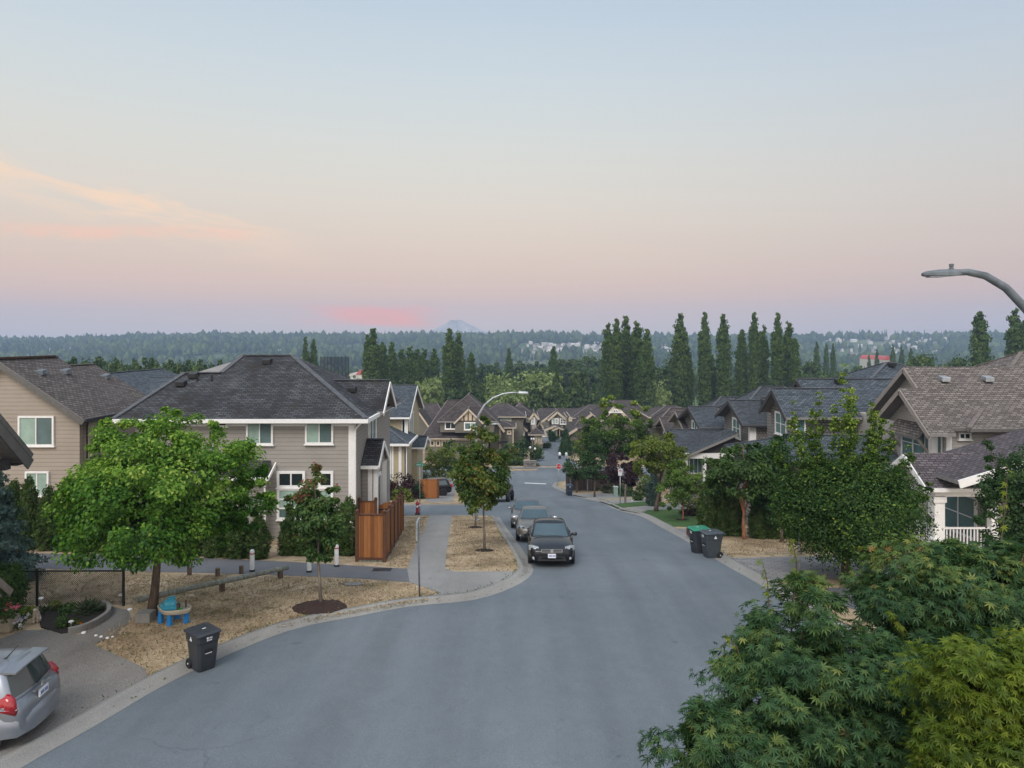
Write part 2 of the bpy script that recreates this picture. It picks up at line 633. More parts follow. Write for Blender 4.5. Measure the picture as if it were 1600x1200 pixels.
M['kerb'] = m_asphalt('kerb_concrete', (0.20, 0.195, 0.185), (0.27, 0.262, 0.245), 0.0, 0.35)

def m_pavers(name, c0, c1):
    m = NT(name)
    b = m.n('ShaderNodeTexBrick', offset=0.5)
    b.inputs['Scale'].default_value = 1.0
    b.inputs['Brick Width'].default_value = 0.4
    b.inputs['Row Height'].default_value = 0.2
    b.inputs['Mortar Size'].default_value = 0.012
    b.inputs['Color1'].default_value = c0 + (1,)
    b.inputs['Color2'].default_value = c1 + (1,)
    b.inputs['Mortar'].default_value = tuple(x * 0.4 for x in c0) + (1,)
    m.l(m.uv(), b.inputs['Vector'])
    c = m.mix(0.4, b.outputs[0], m.ramp(m.noise(1.5, 6, m.coord('Object')), [(0.3, (0.5,) * 3), (0.7, (1.3,) * 3)]), 'MULTIPLY')
    m.bump(b.outputs['Fac'], 0.3, -0.01)
    return m.set(c, 0.85)
M['pavers'] = m_pavers('grey_pavers', (0.17, 0.165, 0.165), (0.22, 0.21, 0.205))

def m_lawn(name, cols, green, gthr=0.60, scale=1.0):
    m = NT(name)
    oc = m.coord('Object')
    a = m.noise(0.7 * scale, 7, oc, 0.68)
    b = m.noise(11 * scale, 5, m.coord('Object', (1, 1.7, 1)), 0.7)
    cc = m.noise(60, 2, oc, 0.8)
    v = m.math('ADD', m.math('MULTIPLY', a, 0.62), m.math('ADD', m.math('MULTIPLY', b, 0.30), m.math('MULTIPLY', cc, 0.15)))
    c = m.ramp(v, [(0.34, cols[0]), (0.46, cols[1]), (0.54, cols[2]), (0.66, cols[3])])
    gm = m.noise(1.05 * scale, 7, m.coord('Object', (1, 1.3, 1)), 0.72)
    c = m.mix(m.ramp(gm, [(gthr, (0,) * 3), (gthr + 0.08, (0.75,) * 3)]), c, green)
    m.bump(b, 0.8, 0.04)
    return m.set(c, 0.95, spec=0.15)
M['dry'] = m_lawn('dry_grass', [(0.085, 0.064, 0.042), (0.215, 0.160, 0.102), (0.34, 0.258, 0.168), (0.47, 0.375, 0.26)], (0.060, 0.062, 0.028), 0.56)
M['green'] = m_lawn('green_grass', [(0.028, 0.055, 0.018), (0.040, 0.085, 0.028), (0.055, 0.105, 0.035), (0.075, 0.125, 0.045)], (0.05, 0.075, 0.025), 0.66)
M['field'] = m_lawn('valley_field', [(0.05, 0.075, 0.025), (0.065, 0.105, 0.035), (0.085, 0.14, 0.05), (0.12, 0.16, 0.06)], (0.03, 0.055, 0.02), 0.52, 0.02)

# ------------------------------------------------------------------ draped sheets
def drape(name, poly, off, mat, label=None, cat=None, kind='structure', skirt=0.0, group=None):
    bm = bmesh.new()
    vs = [bm.verts.new((p[0], p[1], 0)) for p in poly]
    f = bm.faces.new(vs)
    if f.normal.z < 0 or f.calc_area() == 0:
        pass
    bmesh.ops.triangulate(bm, faces=bm.faces[:], quad_method='BEAUTY', ngon_method='EAR_CLIP')
    ys = [p[1] for p in poly]
    for k in KN:
        if min(ys) < k < max(ys):
            bmesh.ops.bisect_plane(bm, geom=bm.verts[:] + bm.edges[:] + bm.faces[:], dist=1e-5, plane_co=(0, k, 0), plane_no=(0, 1, 0))
    bmesh.ops.remove_doubles(bm, verts=bm.verts[:], dist=1e-4)
    bm.normal_update()
    for f in bm.faces:
        if f.normal.z < 0:
            f.normal_flip()
    if skirt:
        ed = [e for e in bm.edges if e.is_boundary]
        r = bmesh.ops.extrude_edge_only(bm, edges=ed)
        nv = [v for v in r['geom'] if isinstance(v, bmesh.types.BMVert)]
        for v in nv:
            v.co.z = -skirt
    for v in bm.verts:
        v.co.z += g(v.co.y) + off
    me = bpy.data.meshes.new(name)
    bm.to_mesh(me)
    bm.free()
    me.materials.append(mat)
    uv = me.uv_layers.new(name="metres")
    for l in me.loops:
        co = me.vertices[l.vertex_index].co
        uv.data[l.index].uv = (co.x, co.y)
    o = bpy.data.objects.new(name, me)
    put(o)
    return tag(o, label, cat, group, kind)

def spline(pts, step=0.5):
    """Catmull-Rom through 2-D points, resampled evenly"""
    P = [Vector((p[0], p[1])) for p in pts]
    P = [P[0] * 2 - P[1]] + P + [P[-1] * 2 - P[-2]]
    out = []
    for i in range(1, len(P) - 2):
        n = max(2, int((P[i + 1] - P[i]).length / step))
        for k in range(n):
            t = k / n
            a, b, c, d = P[i - 1], P[i], P[i + 1], P[i + 2]
            out.append(0.5 * ((2 * b) + (c - a) * t + (2 * a - 5 * b + 4 * c - d) * t * t + (3 * b - a - 3 * c + d) * t ** 3))
    out.append(P[-2])
    return [(p.x, p.y) for p in out]
def offset2(line, d):
    out = []
    for i in range(len(line)):
        a = Vector(line[max(i - 1, 0)])
        b = Vector(line[min(i + 1, len(line) - 1)])
        t = (b - a).normalized()
        out.append((line[i][0] - t.y * d, line[i][1] + t.x * d))
    return out
def gp(*pp):
    return [gnd(*p) for p in pp]

# the whole land: one sheet out to the valley, then the hills
def land():
    xs = np.concatenate([np.linspace(-2600, -120, 14), np.linspace(-80, 80, 9), np.linspace(120, 2600, 14)])
    ys = KN[KN <= 1400]
    V = [(x, y, g(y) - 0.10) for y in ys for x in xs]
    n = len(xs)
    Fc = [(j * n + i, j * n + i + 1, (j + 1) * n + i + 1, (j + 1) * n + i) for j in range(len(ys) - 1) for i in range(n - 1)]
    o = npmesh('ground', np.array(V), np.array(Fc), M['field'])
    tag(o, 'open green valley floor below the housing', kind='structure')
land()

# ------------------------------------------------------------------ road outline
LE_px = [(150, 1131), (290, 1052), (450, 985), (560, 962), (640, 947), (740, 937), (800, 917), (829, 897), (827, 881), (808, 850), (792, 828), (779, 808)]
RE_px = [(1300, 985), (1200, 920), (1130, 880), (1085, 852), (1040, 827), (1000, 806), (965, 797), (935, 784), (905, 777), (880, 768), (864, 760), (868, 753)]
LE = spline([(-12.5, -20), (-11.2, 4), (-9.9, 12.0)] + gp(*LE_px), 0.6)
RE = spline([(12.5, -20), (11.5, 10)] + gp(*RE_px), 0.6)
yl, yr = LE[-1][1], RE[-1][1]
# main street plus the two cross streets
LX = -1.6
road_poly = LE + [(LE[-1][0] - 0.9, yl + 0.5), (-70, yl + 0.7), (-70, 56.3), (-3.0, 56.0), (LX, 57.5), (LX - 0.8, yr - 1.5), (LX - 2.4, yr), (-90, yr + 1.0),
             (-90, 111.5), (3.5, 111.5), (10.3, 111.5), (90, 111.5), (90, yr + 1.2), (RE[-1][0] + 1.5, yr + 1.2)] + RE[::-1]
drape('road', road_poly, 0.0, M['road'], 'worn grey asphalt street running downhill')
# entrance drive of the townhouses
ent = spline(gp((836, 728), (838, 715), (842, 705), (850, 697), (857, 689)), 2) + spline(gp((880, 688), (879, 705), (890, 716), (906, 728)), 2)
drape('townhouse_drive', ent, 0.004, M['road'], 'asphalt drive curving between the townhouses')
drape('court', [(-6, 168), (-30, 172), (-30, 182), (40, 182), (40, 170), (14, 166)], 0.004, M['road'], 'asphalt court in front of the end townhouse')
# verges
left_v = [(-80, -20), (-80, 45.9)] + [(LE[-1][0] - 1.0, yl + 0.1)] + offset2(LE, 0.46)[::-1]
drape('dry_lawn', left_v, 0.09, M['dry'], 'parched brown grass left of the street', skirt=0.12)
drape('dry_lawn_beyond', [(-80, 56.8), (-80, yr - 0.2), (LX - 3.6, yr - 0.6), (LX - 1.4, yr - 3), (LX - 0.5, 58.2), (-3.4, 56.9)], 0.09, M['dry'], 'dry grass block beyond the side street', skirt=0.12)
right_v = offset2(RE, -0.46) + [(RE[-1][0] + 1.7, yr + 0.7), (90, yr + 0.7), (90, -20)]
drape('right_verge', right_v, 0.09, M['dry'], 'dry grass verge right of the street', skirt=0.12)
drape('townhouse_grounds', [(-120, 113.6), (-120, 235), (130, 235), (130, 113.6)] , -0.04, M['dry'], 'ground around the townhouses')
drape('far_pavement', [(-90, 111.7), (90, 111.7), (90, 113.6), (-90, 113.6)], 0.012, M['walk'], 'concrete pavement across the foot of the street')

def kerb(name, line, side, label, hgt=0.12, cuts=()):
    """gutter pan, rolled face and top swept along a road edge"""
    prof = [(-0.06, 0.006), (0.24, 0.012), (0.30, hgt * 0.8), (0.36, hgt), (0.50, hgt + 0.004), (0.505, -0.08)]
    V, Fc = [], []
    # resample on the ground knots so that it follows the ground exactly
    L = []
    for a, b in zip(line[:-1], line[1:]):
        L.append(a)
        ks = [k for k in KN if min(a[1], b[1]) + 1e-3 < k < max(a[1], b[1]) - 1e-3]
        if a[1] > b[1]:
            ks = ks[::-1]
        for k in ks:
            t = (k - a[1]) / (b[1] - a[1])
            L.append((a[0] + (b[0] - a[0]) * t, k))
    L.append(line[-1])
    n = len(prof)
    offs = [offset2(L, side * d) for d, h in prof]
    for i in range(len(L)):
        dip = min([1.0] + [max(0.12, min(1.0, (abs(L[i][1] - c) - w) / 0.8)) for c, w in cuts])
        for j, (d, h) in enumerate(prof):
            x, y = offs[j][i]
            V.append((x, y, g(y) + (h * dip if h > 0.02 else h)))
    for i in range(len(L) - 1):
        for j in range(n - 1):
            q = [i * n + j, i * n + j + 1, (i + 1) * n + j + 1, (i + 1) * n + j]
            Fc.append(q if side < 0 else q[::-1])
    o = npmesh(name, np.array(V), np.array(Fc), M['kerb'])
    tag(o, label, kind='structure')
kerb('kerb', LE, 1, 'concrete kerb along the left of the street')
kerb('kerb_right', RE, -1, 'concrete kerb along the right of the street')
kerb('kerb_side_street', [(-80, 56.6), (-4.2, 56.4), (-2.4, 57.0), (LX - 0.5, 58.6), (LX - 1.3, yr - 2.6)], -1, 'concrete kerb beyond the side street', cuts=())
kerb('kerb_corner', [(LE[-1][0] - 0.2, yl + 0.25), (LE[-1][0] - 1.2, yl + 0.6), (-80, yl + 0.75)], 1, 'concrete kerb at the near side street', cuts=())

# pavements, paths and driveways
def kedge(line, d, y0, y1):
    return [p for p in offset2(line, d) if y0 < p[1] < y1]
drape('pavement', gp((637, 894), (695, 894), (706, 807), (672, 807)), 0.105, M['walk'], 'concrete pavement strip beside the fence')
drape('pavement_apron', gp((688, 931), (640, 914), (636, 893), (700, 893), (708, 897), (812, 897)) + kedge(LE, 0.49, gnd(700, 940)[1], gnd(820, 900)[1])[::-1], 0.102, M['walk'], 'worn concrete crossing at the end of the path')
drape('pavement_beyond', gp((662, 786), (706, 786), (716, 748), (699, 748)), 0.102, M['walk'], 'concrete pavement beyond the side street')
drape('path', gp((-60, 866), (200, 871), (420, 880), (560, 888), (645, 893), (640, 914), (560, 908), (420, 902), (200, 896), (-60, 889)), 0.099, M['path'], 'asphalt footpath behind the chain link fence')
drape('driveway', [(-30, 20.2)] + gp((0, 1004), (38, 990), (100, 990), (130, 1000), (146, 1013), (226, 1050)) + kedge(LE, 0.49, 12.0, 17.5)[::-1] + [(-30, 12.0)], 0.104, M['aggregate'], 'exposed aggregate driveway with a silver car')
drape('garden_path', gp((146, 1013), (118, 1000), (150, 985), (172, 968), (168, 952), (200, 958), (206, 975), (178, 998)), 0.103, M['aggregate'], 'aggregate path curving round the flower bed')
drape('lawn', kedge(RE, -0.49, gnd(1041, 827)[1], gnd(996, 803)[1]) + gp((1012, 799), (1102, 797), (1094, 827)), 0.103, M['green'], 'mown green lawn by the kerb')
drape('lawn_strip', gp((952, 790), (966, 796), (1040, 789), (1010, 785)), 0.103, M['green'], 'narrow green grass strip')
drape('concrete_drive', gp((966, 797), (1000, 804), (1010, 799), (1105, 796), (1105, 783), (1040, 789)), 0.100, M['walk'], 'concrete driveway between lawns')
drape('crossing', gp((935, 784), (952, 790), (1010, 785), (1010, 779)), 0.101, M['walk'], 'concrete driveway by the parking sign')
drape('front_walk', kedge(RE, -0.49, gnd(1090, 851)[1], gnd(1041, 828)[1]) + gp((1096, 828), (1110, 848)), 0.104, M['walk'], 'concrete strip beside the green lawn')
drape('far_drive', gp((893, 774), (935, 782), (1000, 777), (985, 769)), 0.101, M['walk'], 'concrete driveway by the wooden fence')
drape('paver_drive', kedge(RE, -0.49, gnd(1215, 919)[1], gnd(1137, 875)[1]) + gp((1330, 872), (1460, 905)), 0.104, M['pavers'], 'grey paver driveway on the right')
drape('asphalt_drive', [gnd(1235, 924), gnd(1480, 920), (22, 19), (12.2, 19.0)], 0.102, M['path'], 'dark asphalt drive behind the maples')
mk = plain('road_paint', (0.62, 0.62, 0.60), 0.7, var=0.2, scale=3)
drape('stop_line', gp((820, 754.2), (853, 755.6), (853.3, 756.6), (819.6, 755.2)), 0.006, mk, 'white stop line painted across the lane')
drape('traffic_island', gp((797, 736), (838, 735), (842, 733.6), (797, 733.0)), 0.08, M['dry'], 'strip of dry grass in the far junction', skirt=0.1)
drape('golf_fairway', [(-60, 262), (-10, 262), (-14, 300), (-60, 300)], -0.02, M['field'], 'green fairway beyond the townhouses')
drape('sand_strip', [(58, 322), (86, 322), (84, 328), (60, 328)], 0.05, plain('sand', (0.42, 0.34, 0.22), 0.95), 'pale sand strip on the fairway')

# ------------------------------------------------------------------ foliage
def leaf_shape(kind):
    """template verts (x across, y along, z up) and triangles"""
    if kind == 'oval':
        v = [(0, 0, 0), (0.30, 0.35, 0.10), (0, 0.5, 0), (-0.30, 0.35, 0.10), (0.22, 0.72, 0.04), (0, 1.0, -0.12), (-0.22, 0.72, 0.04)]
        f = [(0, 1, 2), (0, 2, 3), (1, 4, 2), (4, 5, 2), (2, 5, 6), (2, 6, 3)]
    elif kind == 'palm':
        v, f = [(0, 0.25, 0)], []
        lob = [(-2.25, 0.42), (-1.45, 0.75), (-0.72, 0.95), (0, 1.08), (0.72, 0.95), (1.45, 0.75), (2.25, 0.42)]
        for a, r in lob:
            w = 0.27
            v += [(math.sin(a - w) * r * 0.42, 0.25 + math.cos(a - w) * r * 0.42, 0.02), (math.sin(a) * r, 0.25 + math.cos(a) * r, -0.14 * r), (math.sin(a + w) * r * 0.42, 0.25 + math.cos(a + w) * r * 0.42, 0.02)]
            k = len(v)
            f += [(0, k - 3, k - 2), (0, k - 2, k - 1)]
    elif kind == 'blade':
        v = [(-0.14, 0, 0), (0.14, 0, 0), (0.0, 1, 0)]
        f = [(0, 1, 2)]
    elif kind == 'spray':      # a small twig of several leaflets
        v, f = [], []
        for a, y0, l in ((-0.9, 0.1, 0.5), (0.9, 0.25, 0.5), (-0.8, 0.45, 0.45), (0.8, 0.6, 0.4), (0.0, 0.55, 0.5)):
            s_, c_ = math.sin(a), math.cos(a)
            k = len(v)
            v += [(0, y0, 0), (s_ * l * 0.5 - c_ * 0.11, y0 + c_ * l * 0.5 + s_ * 0.11, 0.05), (s_ * l, y0 + c_ * l, -0.04), (s_ * l * 0.5 + c_ * 0.11, y0 + c_ * l * 0.5 - s_ * 0.11, 0.05)]
            f += [(k, k + 1, k + 2), (k, k + 2, k + 3)]
    else:                       # 'clump': a crumpled leafy tuft for far trees
        v = [(-0.5, 0, 0.05), (0.1, -0.35, -0.1), (0.5, 0.1, 0.08), (0.25, 0.6, -0.08), (-0.35, 0.5, 0.1), (0, 0.1, 0.22)]
        f = [(5, 0, 1), (5, 1, 2), (5, 2, 3), (5, 3, 4), (5, 4, 0)]
    return np.array(v, float), np.array(f, int)

def nrm(a):
    return a / np.maximum(np.linalg.norm(a, axis=-1, keepdims=True), 1e-9)

def scatter(rng, pos, out, size, kind, up=0.5, outw=0.6, rnd=0.7, droop=0.0, sizevar=0.3):
    """one leaf per position; 'out' is the outward direction there"""
    n = len(pos)
    nor = nrm(out * outw + np.array([0, 0, up]) + rng.normal(0, rnd, (n, 3)) * 0.6)
    d = nrm(out * 0.7 + rng.normal(0, 0.6, (n, 3)) + np.array([0, 0, -droop]))
    d = nrm(d - nor * np.sum(d * nor, 1, keepdims=True))
    x = np.cross(d, nor)
    tv, tf = leaf_shape(kind)
    s = size * (1 + rng.uniform(-sizevar, sizevar, n))
    V = pos[:, None, :] + s[:, None, None] * (tv[None, :, 0:1] * x[:, None, :] + tv[None, :, 1:2] * d[:, None, :] + tv[None, :, 2:3] * nor[:, None, :])
    Fc = tf[None] + (np.arange(n) * len(tv))[:, None, None]
    return V.reshape(-1, 3), Fc.reshape(-1, 3), len(tv)

def crown(name, parent, mat, blobs, n, size, kind='oval', seed=0, clusters=60, cr=0.22, fill=0.25, tvar=0.6, shift=None, wexp=2 / 3, **kw):
    """leaves gathered in clusters on and inside a set of ellipsoid blobs.
    blobs: (cx,cy,cz,rx,ry,rz)."""
    rng = np.random.default_rng(seed)
    B = np.array(blobs, float)
    wgt = (B[:, 3] * B[:, 4] * B[:, 5]) ** wexp
    wgt /= wgt.sum()
    ci = rng.choice(len(B), clusters, p=wgt)
    dr = nrm(rng.normal(0, 1, (clusters, 3)))
    rr = np.where(rng.random(clusters) < fill, rng.uniform(0.3, 0.85, clusters), rng.uniform(0.82, 1.08, clusters))
    cc = B[ci, :3] + dr * B[ci, 3:6] * rr[:, None]
    crad = cr * B[ci, 3:6].mean(1) * rng.uniform(0.6, 1.35, clusters)
    ct = rng.normal(0, 1, clusters)
    k = rng.integers(0, clusters, n)
    off = rng.normal(0, 0.55, (n, 3))
    off *= np.minimum(1.0, 1.0 / np.maximum(np.linalg.norm(off, axis=1, keepdims=True), 1e-6))
    pos = cc[k] + off * crad[k][:, None] * np.array([1.15, 1.15, 0.75])
    out = nrm(nrm(dr[k]) * 0.8 + nrm(off) * 0.6)
    V, Fc, nv = scatter(rng, pos, out, size, kind, **kw)
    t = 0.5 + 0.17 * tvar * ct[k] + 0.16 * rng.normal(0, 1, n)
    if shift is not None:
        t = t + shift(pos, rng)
    return npmesh(name, V, Fc, mat, parent, np.repeat(np.clip(t, 0, 1), nv))

def limbs(mb, base, top, r0, targets, rng, nseg=5, sub=0, wob=0.12):
    """tapered trunk from base to top, limbs to the targets"""
    b, t = Vector(base), Vector(top)
    pts = []
    for i in range(nseg + 1):
        f = i / nseg
        p = b.lerp(t, f)
        if 0 < i < nseg:
            p += Vector((rng.normal(0, wob * r0 * 2), rng.normal(0, wob * r0 * 2), 0))
        pts.append(p)
    rad = [r0 * (1.25 if i == 0 else 1.0 - 0.75 * i / nseg) for i in range(nseg + 1)]
    mb.tube(pts, rad, 8)
    for tg, f in targets:
        tg = Vector(tg)
        q = b.lerp(t, f)
        m = q.lerp(tg, 0.5) + Vector((rng.normal(0, .1), rng.normal(0, .1), (tg - q).length * 0.08))
        rr = r0 * (0.55 - 0.3 * f)
        mb.tube([q, m, tg], [rr, rr * 0.7, rr * 0.25], 6)

GREEN = {}
GREEN['bright'] = m_leaf('bright_green_leaf', [(0.0, (0.014, 0.045, 0.008)), (0.35, (0.036, 0.105, 0.014)), (0.65, (0.090, 0.195, 0.024)), (0.85, (0.165, 0.285, 0.040)), (1.0, (0.28, 0.38, 0.075))], 0.35)
GREEN['maple'] = m_leaf('dark_maple_leaf', [(0.0, (0.018, 0.046, 0.022)), (0.42, (0.052, 0.112, 0.044)), (0.68, (0.115, 0.175, 0.052)), (0.93, (0.26, 0.27, 0.07)), (1.0, (0.28, 0.16, 0.06))], 0.30)
GREEN['lime'] = m_leaf('yellow_green_maple_leaf', [(0.0, (0.042, 0.074, 0.013)), (0.45, (0.108, 0.160, 0.021)), (0.8, (0.200, 0.250, 0.032)), (1.0, (0.27, 0.30, 0.055))], 0.35)
GREEN['hornbeam'] = m_leaf('hornbeam_leaf', [(0.0, (0.012, 0.034, 0.010)), (0.45, (0.032, 0.075, 0.016)), (0.72, (0.080, 0.145, 0.022)), (0.88, (0.19, 0.26, 0.04)), (1.0, (0.32, 0.38, 0.07))], 0.32)
GREEN['autumn'] = m_leaf('turning_leaf', [(0.0, (0.020, 0.048, 0.012)), (0.45, (0.060, 0.108, 0.022)), (0.74, (0.135, 0.160, 0.032)), (0.88, (0.19, 0.135, 0.03)), (1.0, (0.24, 0.095, 0.03))], 0.32)
GREEN['redtip'] = m_leaf('red_tipped_leaf', [(0.0, (0.022, 0.052, 0.016)), (0.5, (0.062, 0.125, 0.034)), (0.78, (0.095, 0.135, 0.036)), (0.92, (0.15, 0.075, 0.04)), (1.0, (0.20, 0.065, 0.05))], 0.32)
GREEN['dark'] = m_leaf('dark_green_leaf', [(0.0, (0.012, 0.032, 0.014)), (0.5, (0.032, 0.072, 0.026)), (1.0, (0.080, 0.135, 0.042))], 0.28)
GREEN['mid'] = m_leaf('mid_green_leaf', [(0.0, (0.018, 0.045, 0.014)), (0.5, (0.045, 0.092, 0.024)), (1.0, (0.105, 0.165, 0.045))], 0.32)
GREEN['cedar'] = m_leaf('cedar_foliage', [(0.0, (0.018, 0.042, 0.010)), (0.5, (0.048, 0.088, 0.020)), (1.0, (0.115, 0.145, 0.038))], 0.2)
GREEN['spruce'] = m_leaf('blue_spruce_needle', [(0.0, (0.025, 0.050, 0.042)), (0.5, (0.065, 0.110, 0.095)), (1.0, (0.13, 0.19, 0.17))], 0.15)
GREEN['purple'] = m_leaf('purple_leaf', [(0.0, (0.012, 0.006, 0.010)), (0.5, (0.032, 0.014, 0.020)), (1.0, (0.085, 0.036, 0.042))], 0.25)
GREEN['willow'] = m_leaf('willow_leaf', [(0.0, (0.085, 0.130, 0.042)), (0.5, (0.185, 0.250, 0.090)), (1.0, (0.32, 0.38, 0.16))], 0.3)
GREEN['poplar'] = m_leaf('poplar_leaf', [(0.0, (0.022, 0.048, 0.013)), (0.5, (0.058, 0.106, 0.024)), (1.0, (0.14, 0.195, 0.042))], 0.28)
GREEN['yellowtree'] = m_leaf('yellowing_leaf', [(0.0, (0.040, 0.066, 0.014)), (0.5, (0.115, 0.160, 0.030)), (1.0, (0.26, 0.28, 0.055))], 0.32)
GREEN['fresh'] = m_leaf('fresh_green_leaf', [(0.0, (0.028, 0.062, 0.012)), (0.5, (0.085, 0.155, 0.030)), (1.0, (0.20, 0.28, 0.06))], 0.34)
GREEN['dusty'] = m_leaf('grey_green_leaf', [(0.0, (0.03, 0.045, 0.03)), (0.5, (0.06, 0.085, 0.05)), (1.0, (0.12, 0.14, 0.08))], 0.3)
GREEN['far'] = m_leaf('far_leaf', [(0.0, (0.016, 0.036, 0.014)), (0.5, (0.042, 0.076, 0.024)), (1.0, (0.105, 0.14, 0.04))], 0.2)
GREEN['straw'] = m_leaf('dry_blade', [(0.0, (0.07, 0.064, 0.03)), (0.35, (0.20, 0.150, 0.095)), (0.7, (0.36, 0.28, 0.185)), (1.0, (0.50, 0.42, 0.30))], 0.25)
# ------------------------------------------------------------------ house materials
M['sid_tan'] = m_siding('tan_siding', (0.335, 0.290, 0.245), 0.20)
M['sid_grey'] = m_siding('taupe_grey_siding', (0.295, 0.278, 0.256), 0.20)
M['sid_yellow'] = m_siding('pale_yellow_siding', (0.40, 0.345, 0.235), 0.16)
M['sid_light'] = m_siding('light_grey_siding', (0.37, 0.345, 0.32), 0.17)
M['sid_shake'] = m_shingle('grey_wall_shakes', (0.22, 0.21, 0.20), (0.14, 0.135, 0.13), pitch=0.2, width=0.22, stain=0.1, vary=0.12)
M['sid_olive'] = m_siding('olive_grey_siding', (0.145, 0.135, 0.110), 0.2)
M['sid_panel'] = plain('cream_panel', (0.52, 0.44, 0.32), 0.7)
M['timber'] = plain('dark_timber', (0.05, 0.035, 0.03), 0.7)
M['rf_stain'] = m_shingle('stained_slate_shingle', (0.075, 0.088, 0.103), (0.034, 0.034, 0.038), stain=0.65, vary=0.42)
M['rf_brown'] = m_shingle('brown_grey_shingle', (0.125, 0.108, 0.102), (0.065, 0.057, 0.055), stain=0.25)
M['rf_dark'] = m_shingle('dark_stained_shingle', (0.078, 0.082, 0.090), (0.017, 0.017, 0.020), moss=(0.035, 0.028, 0.018), stain=0.9, vary=0.42)
M['rf_slate'] = m_shingle('slate_blue_shingle', (0.080, 0.098, 0.118), (0.034, 0.038, 0.045), stain=0.3, vary=0.42)
M['rf_tan'] = m_shingle('weathered_tan_shingle', (0.160, 0.140, 0.128), (0.095, 0.084, 0.088), stain=0.25, vary=0.4)
M['rf_mauve'] = m_shingle('mauve_grey_shingle', (0.105, 0.090, 0.098), (0.060, 0.053, 0.058), stain=0.4)
M['rf_town'] = m_shingle('brown_town_shingle', (0.078, 0.066, 0.065), (0.036, 0.031, 0.032), stain=0.6, pitch=0.3, width=0.6)
M['cap'] = plain('ridge_shingle', (0.078, 0.083, 0.093), 0.9, var=0.3)
M['cap_tan'] = plain('tan_ridge_shingle', (0.135, 0.115, 0.108), 0.9, var=0.3)

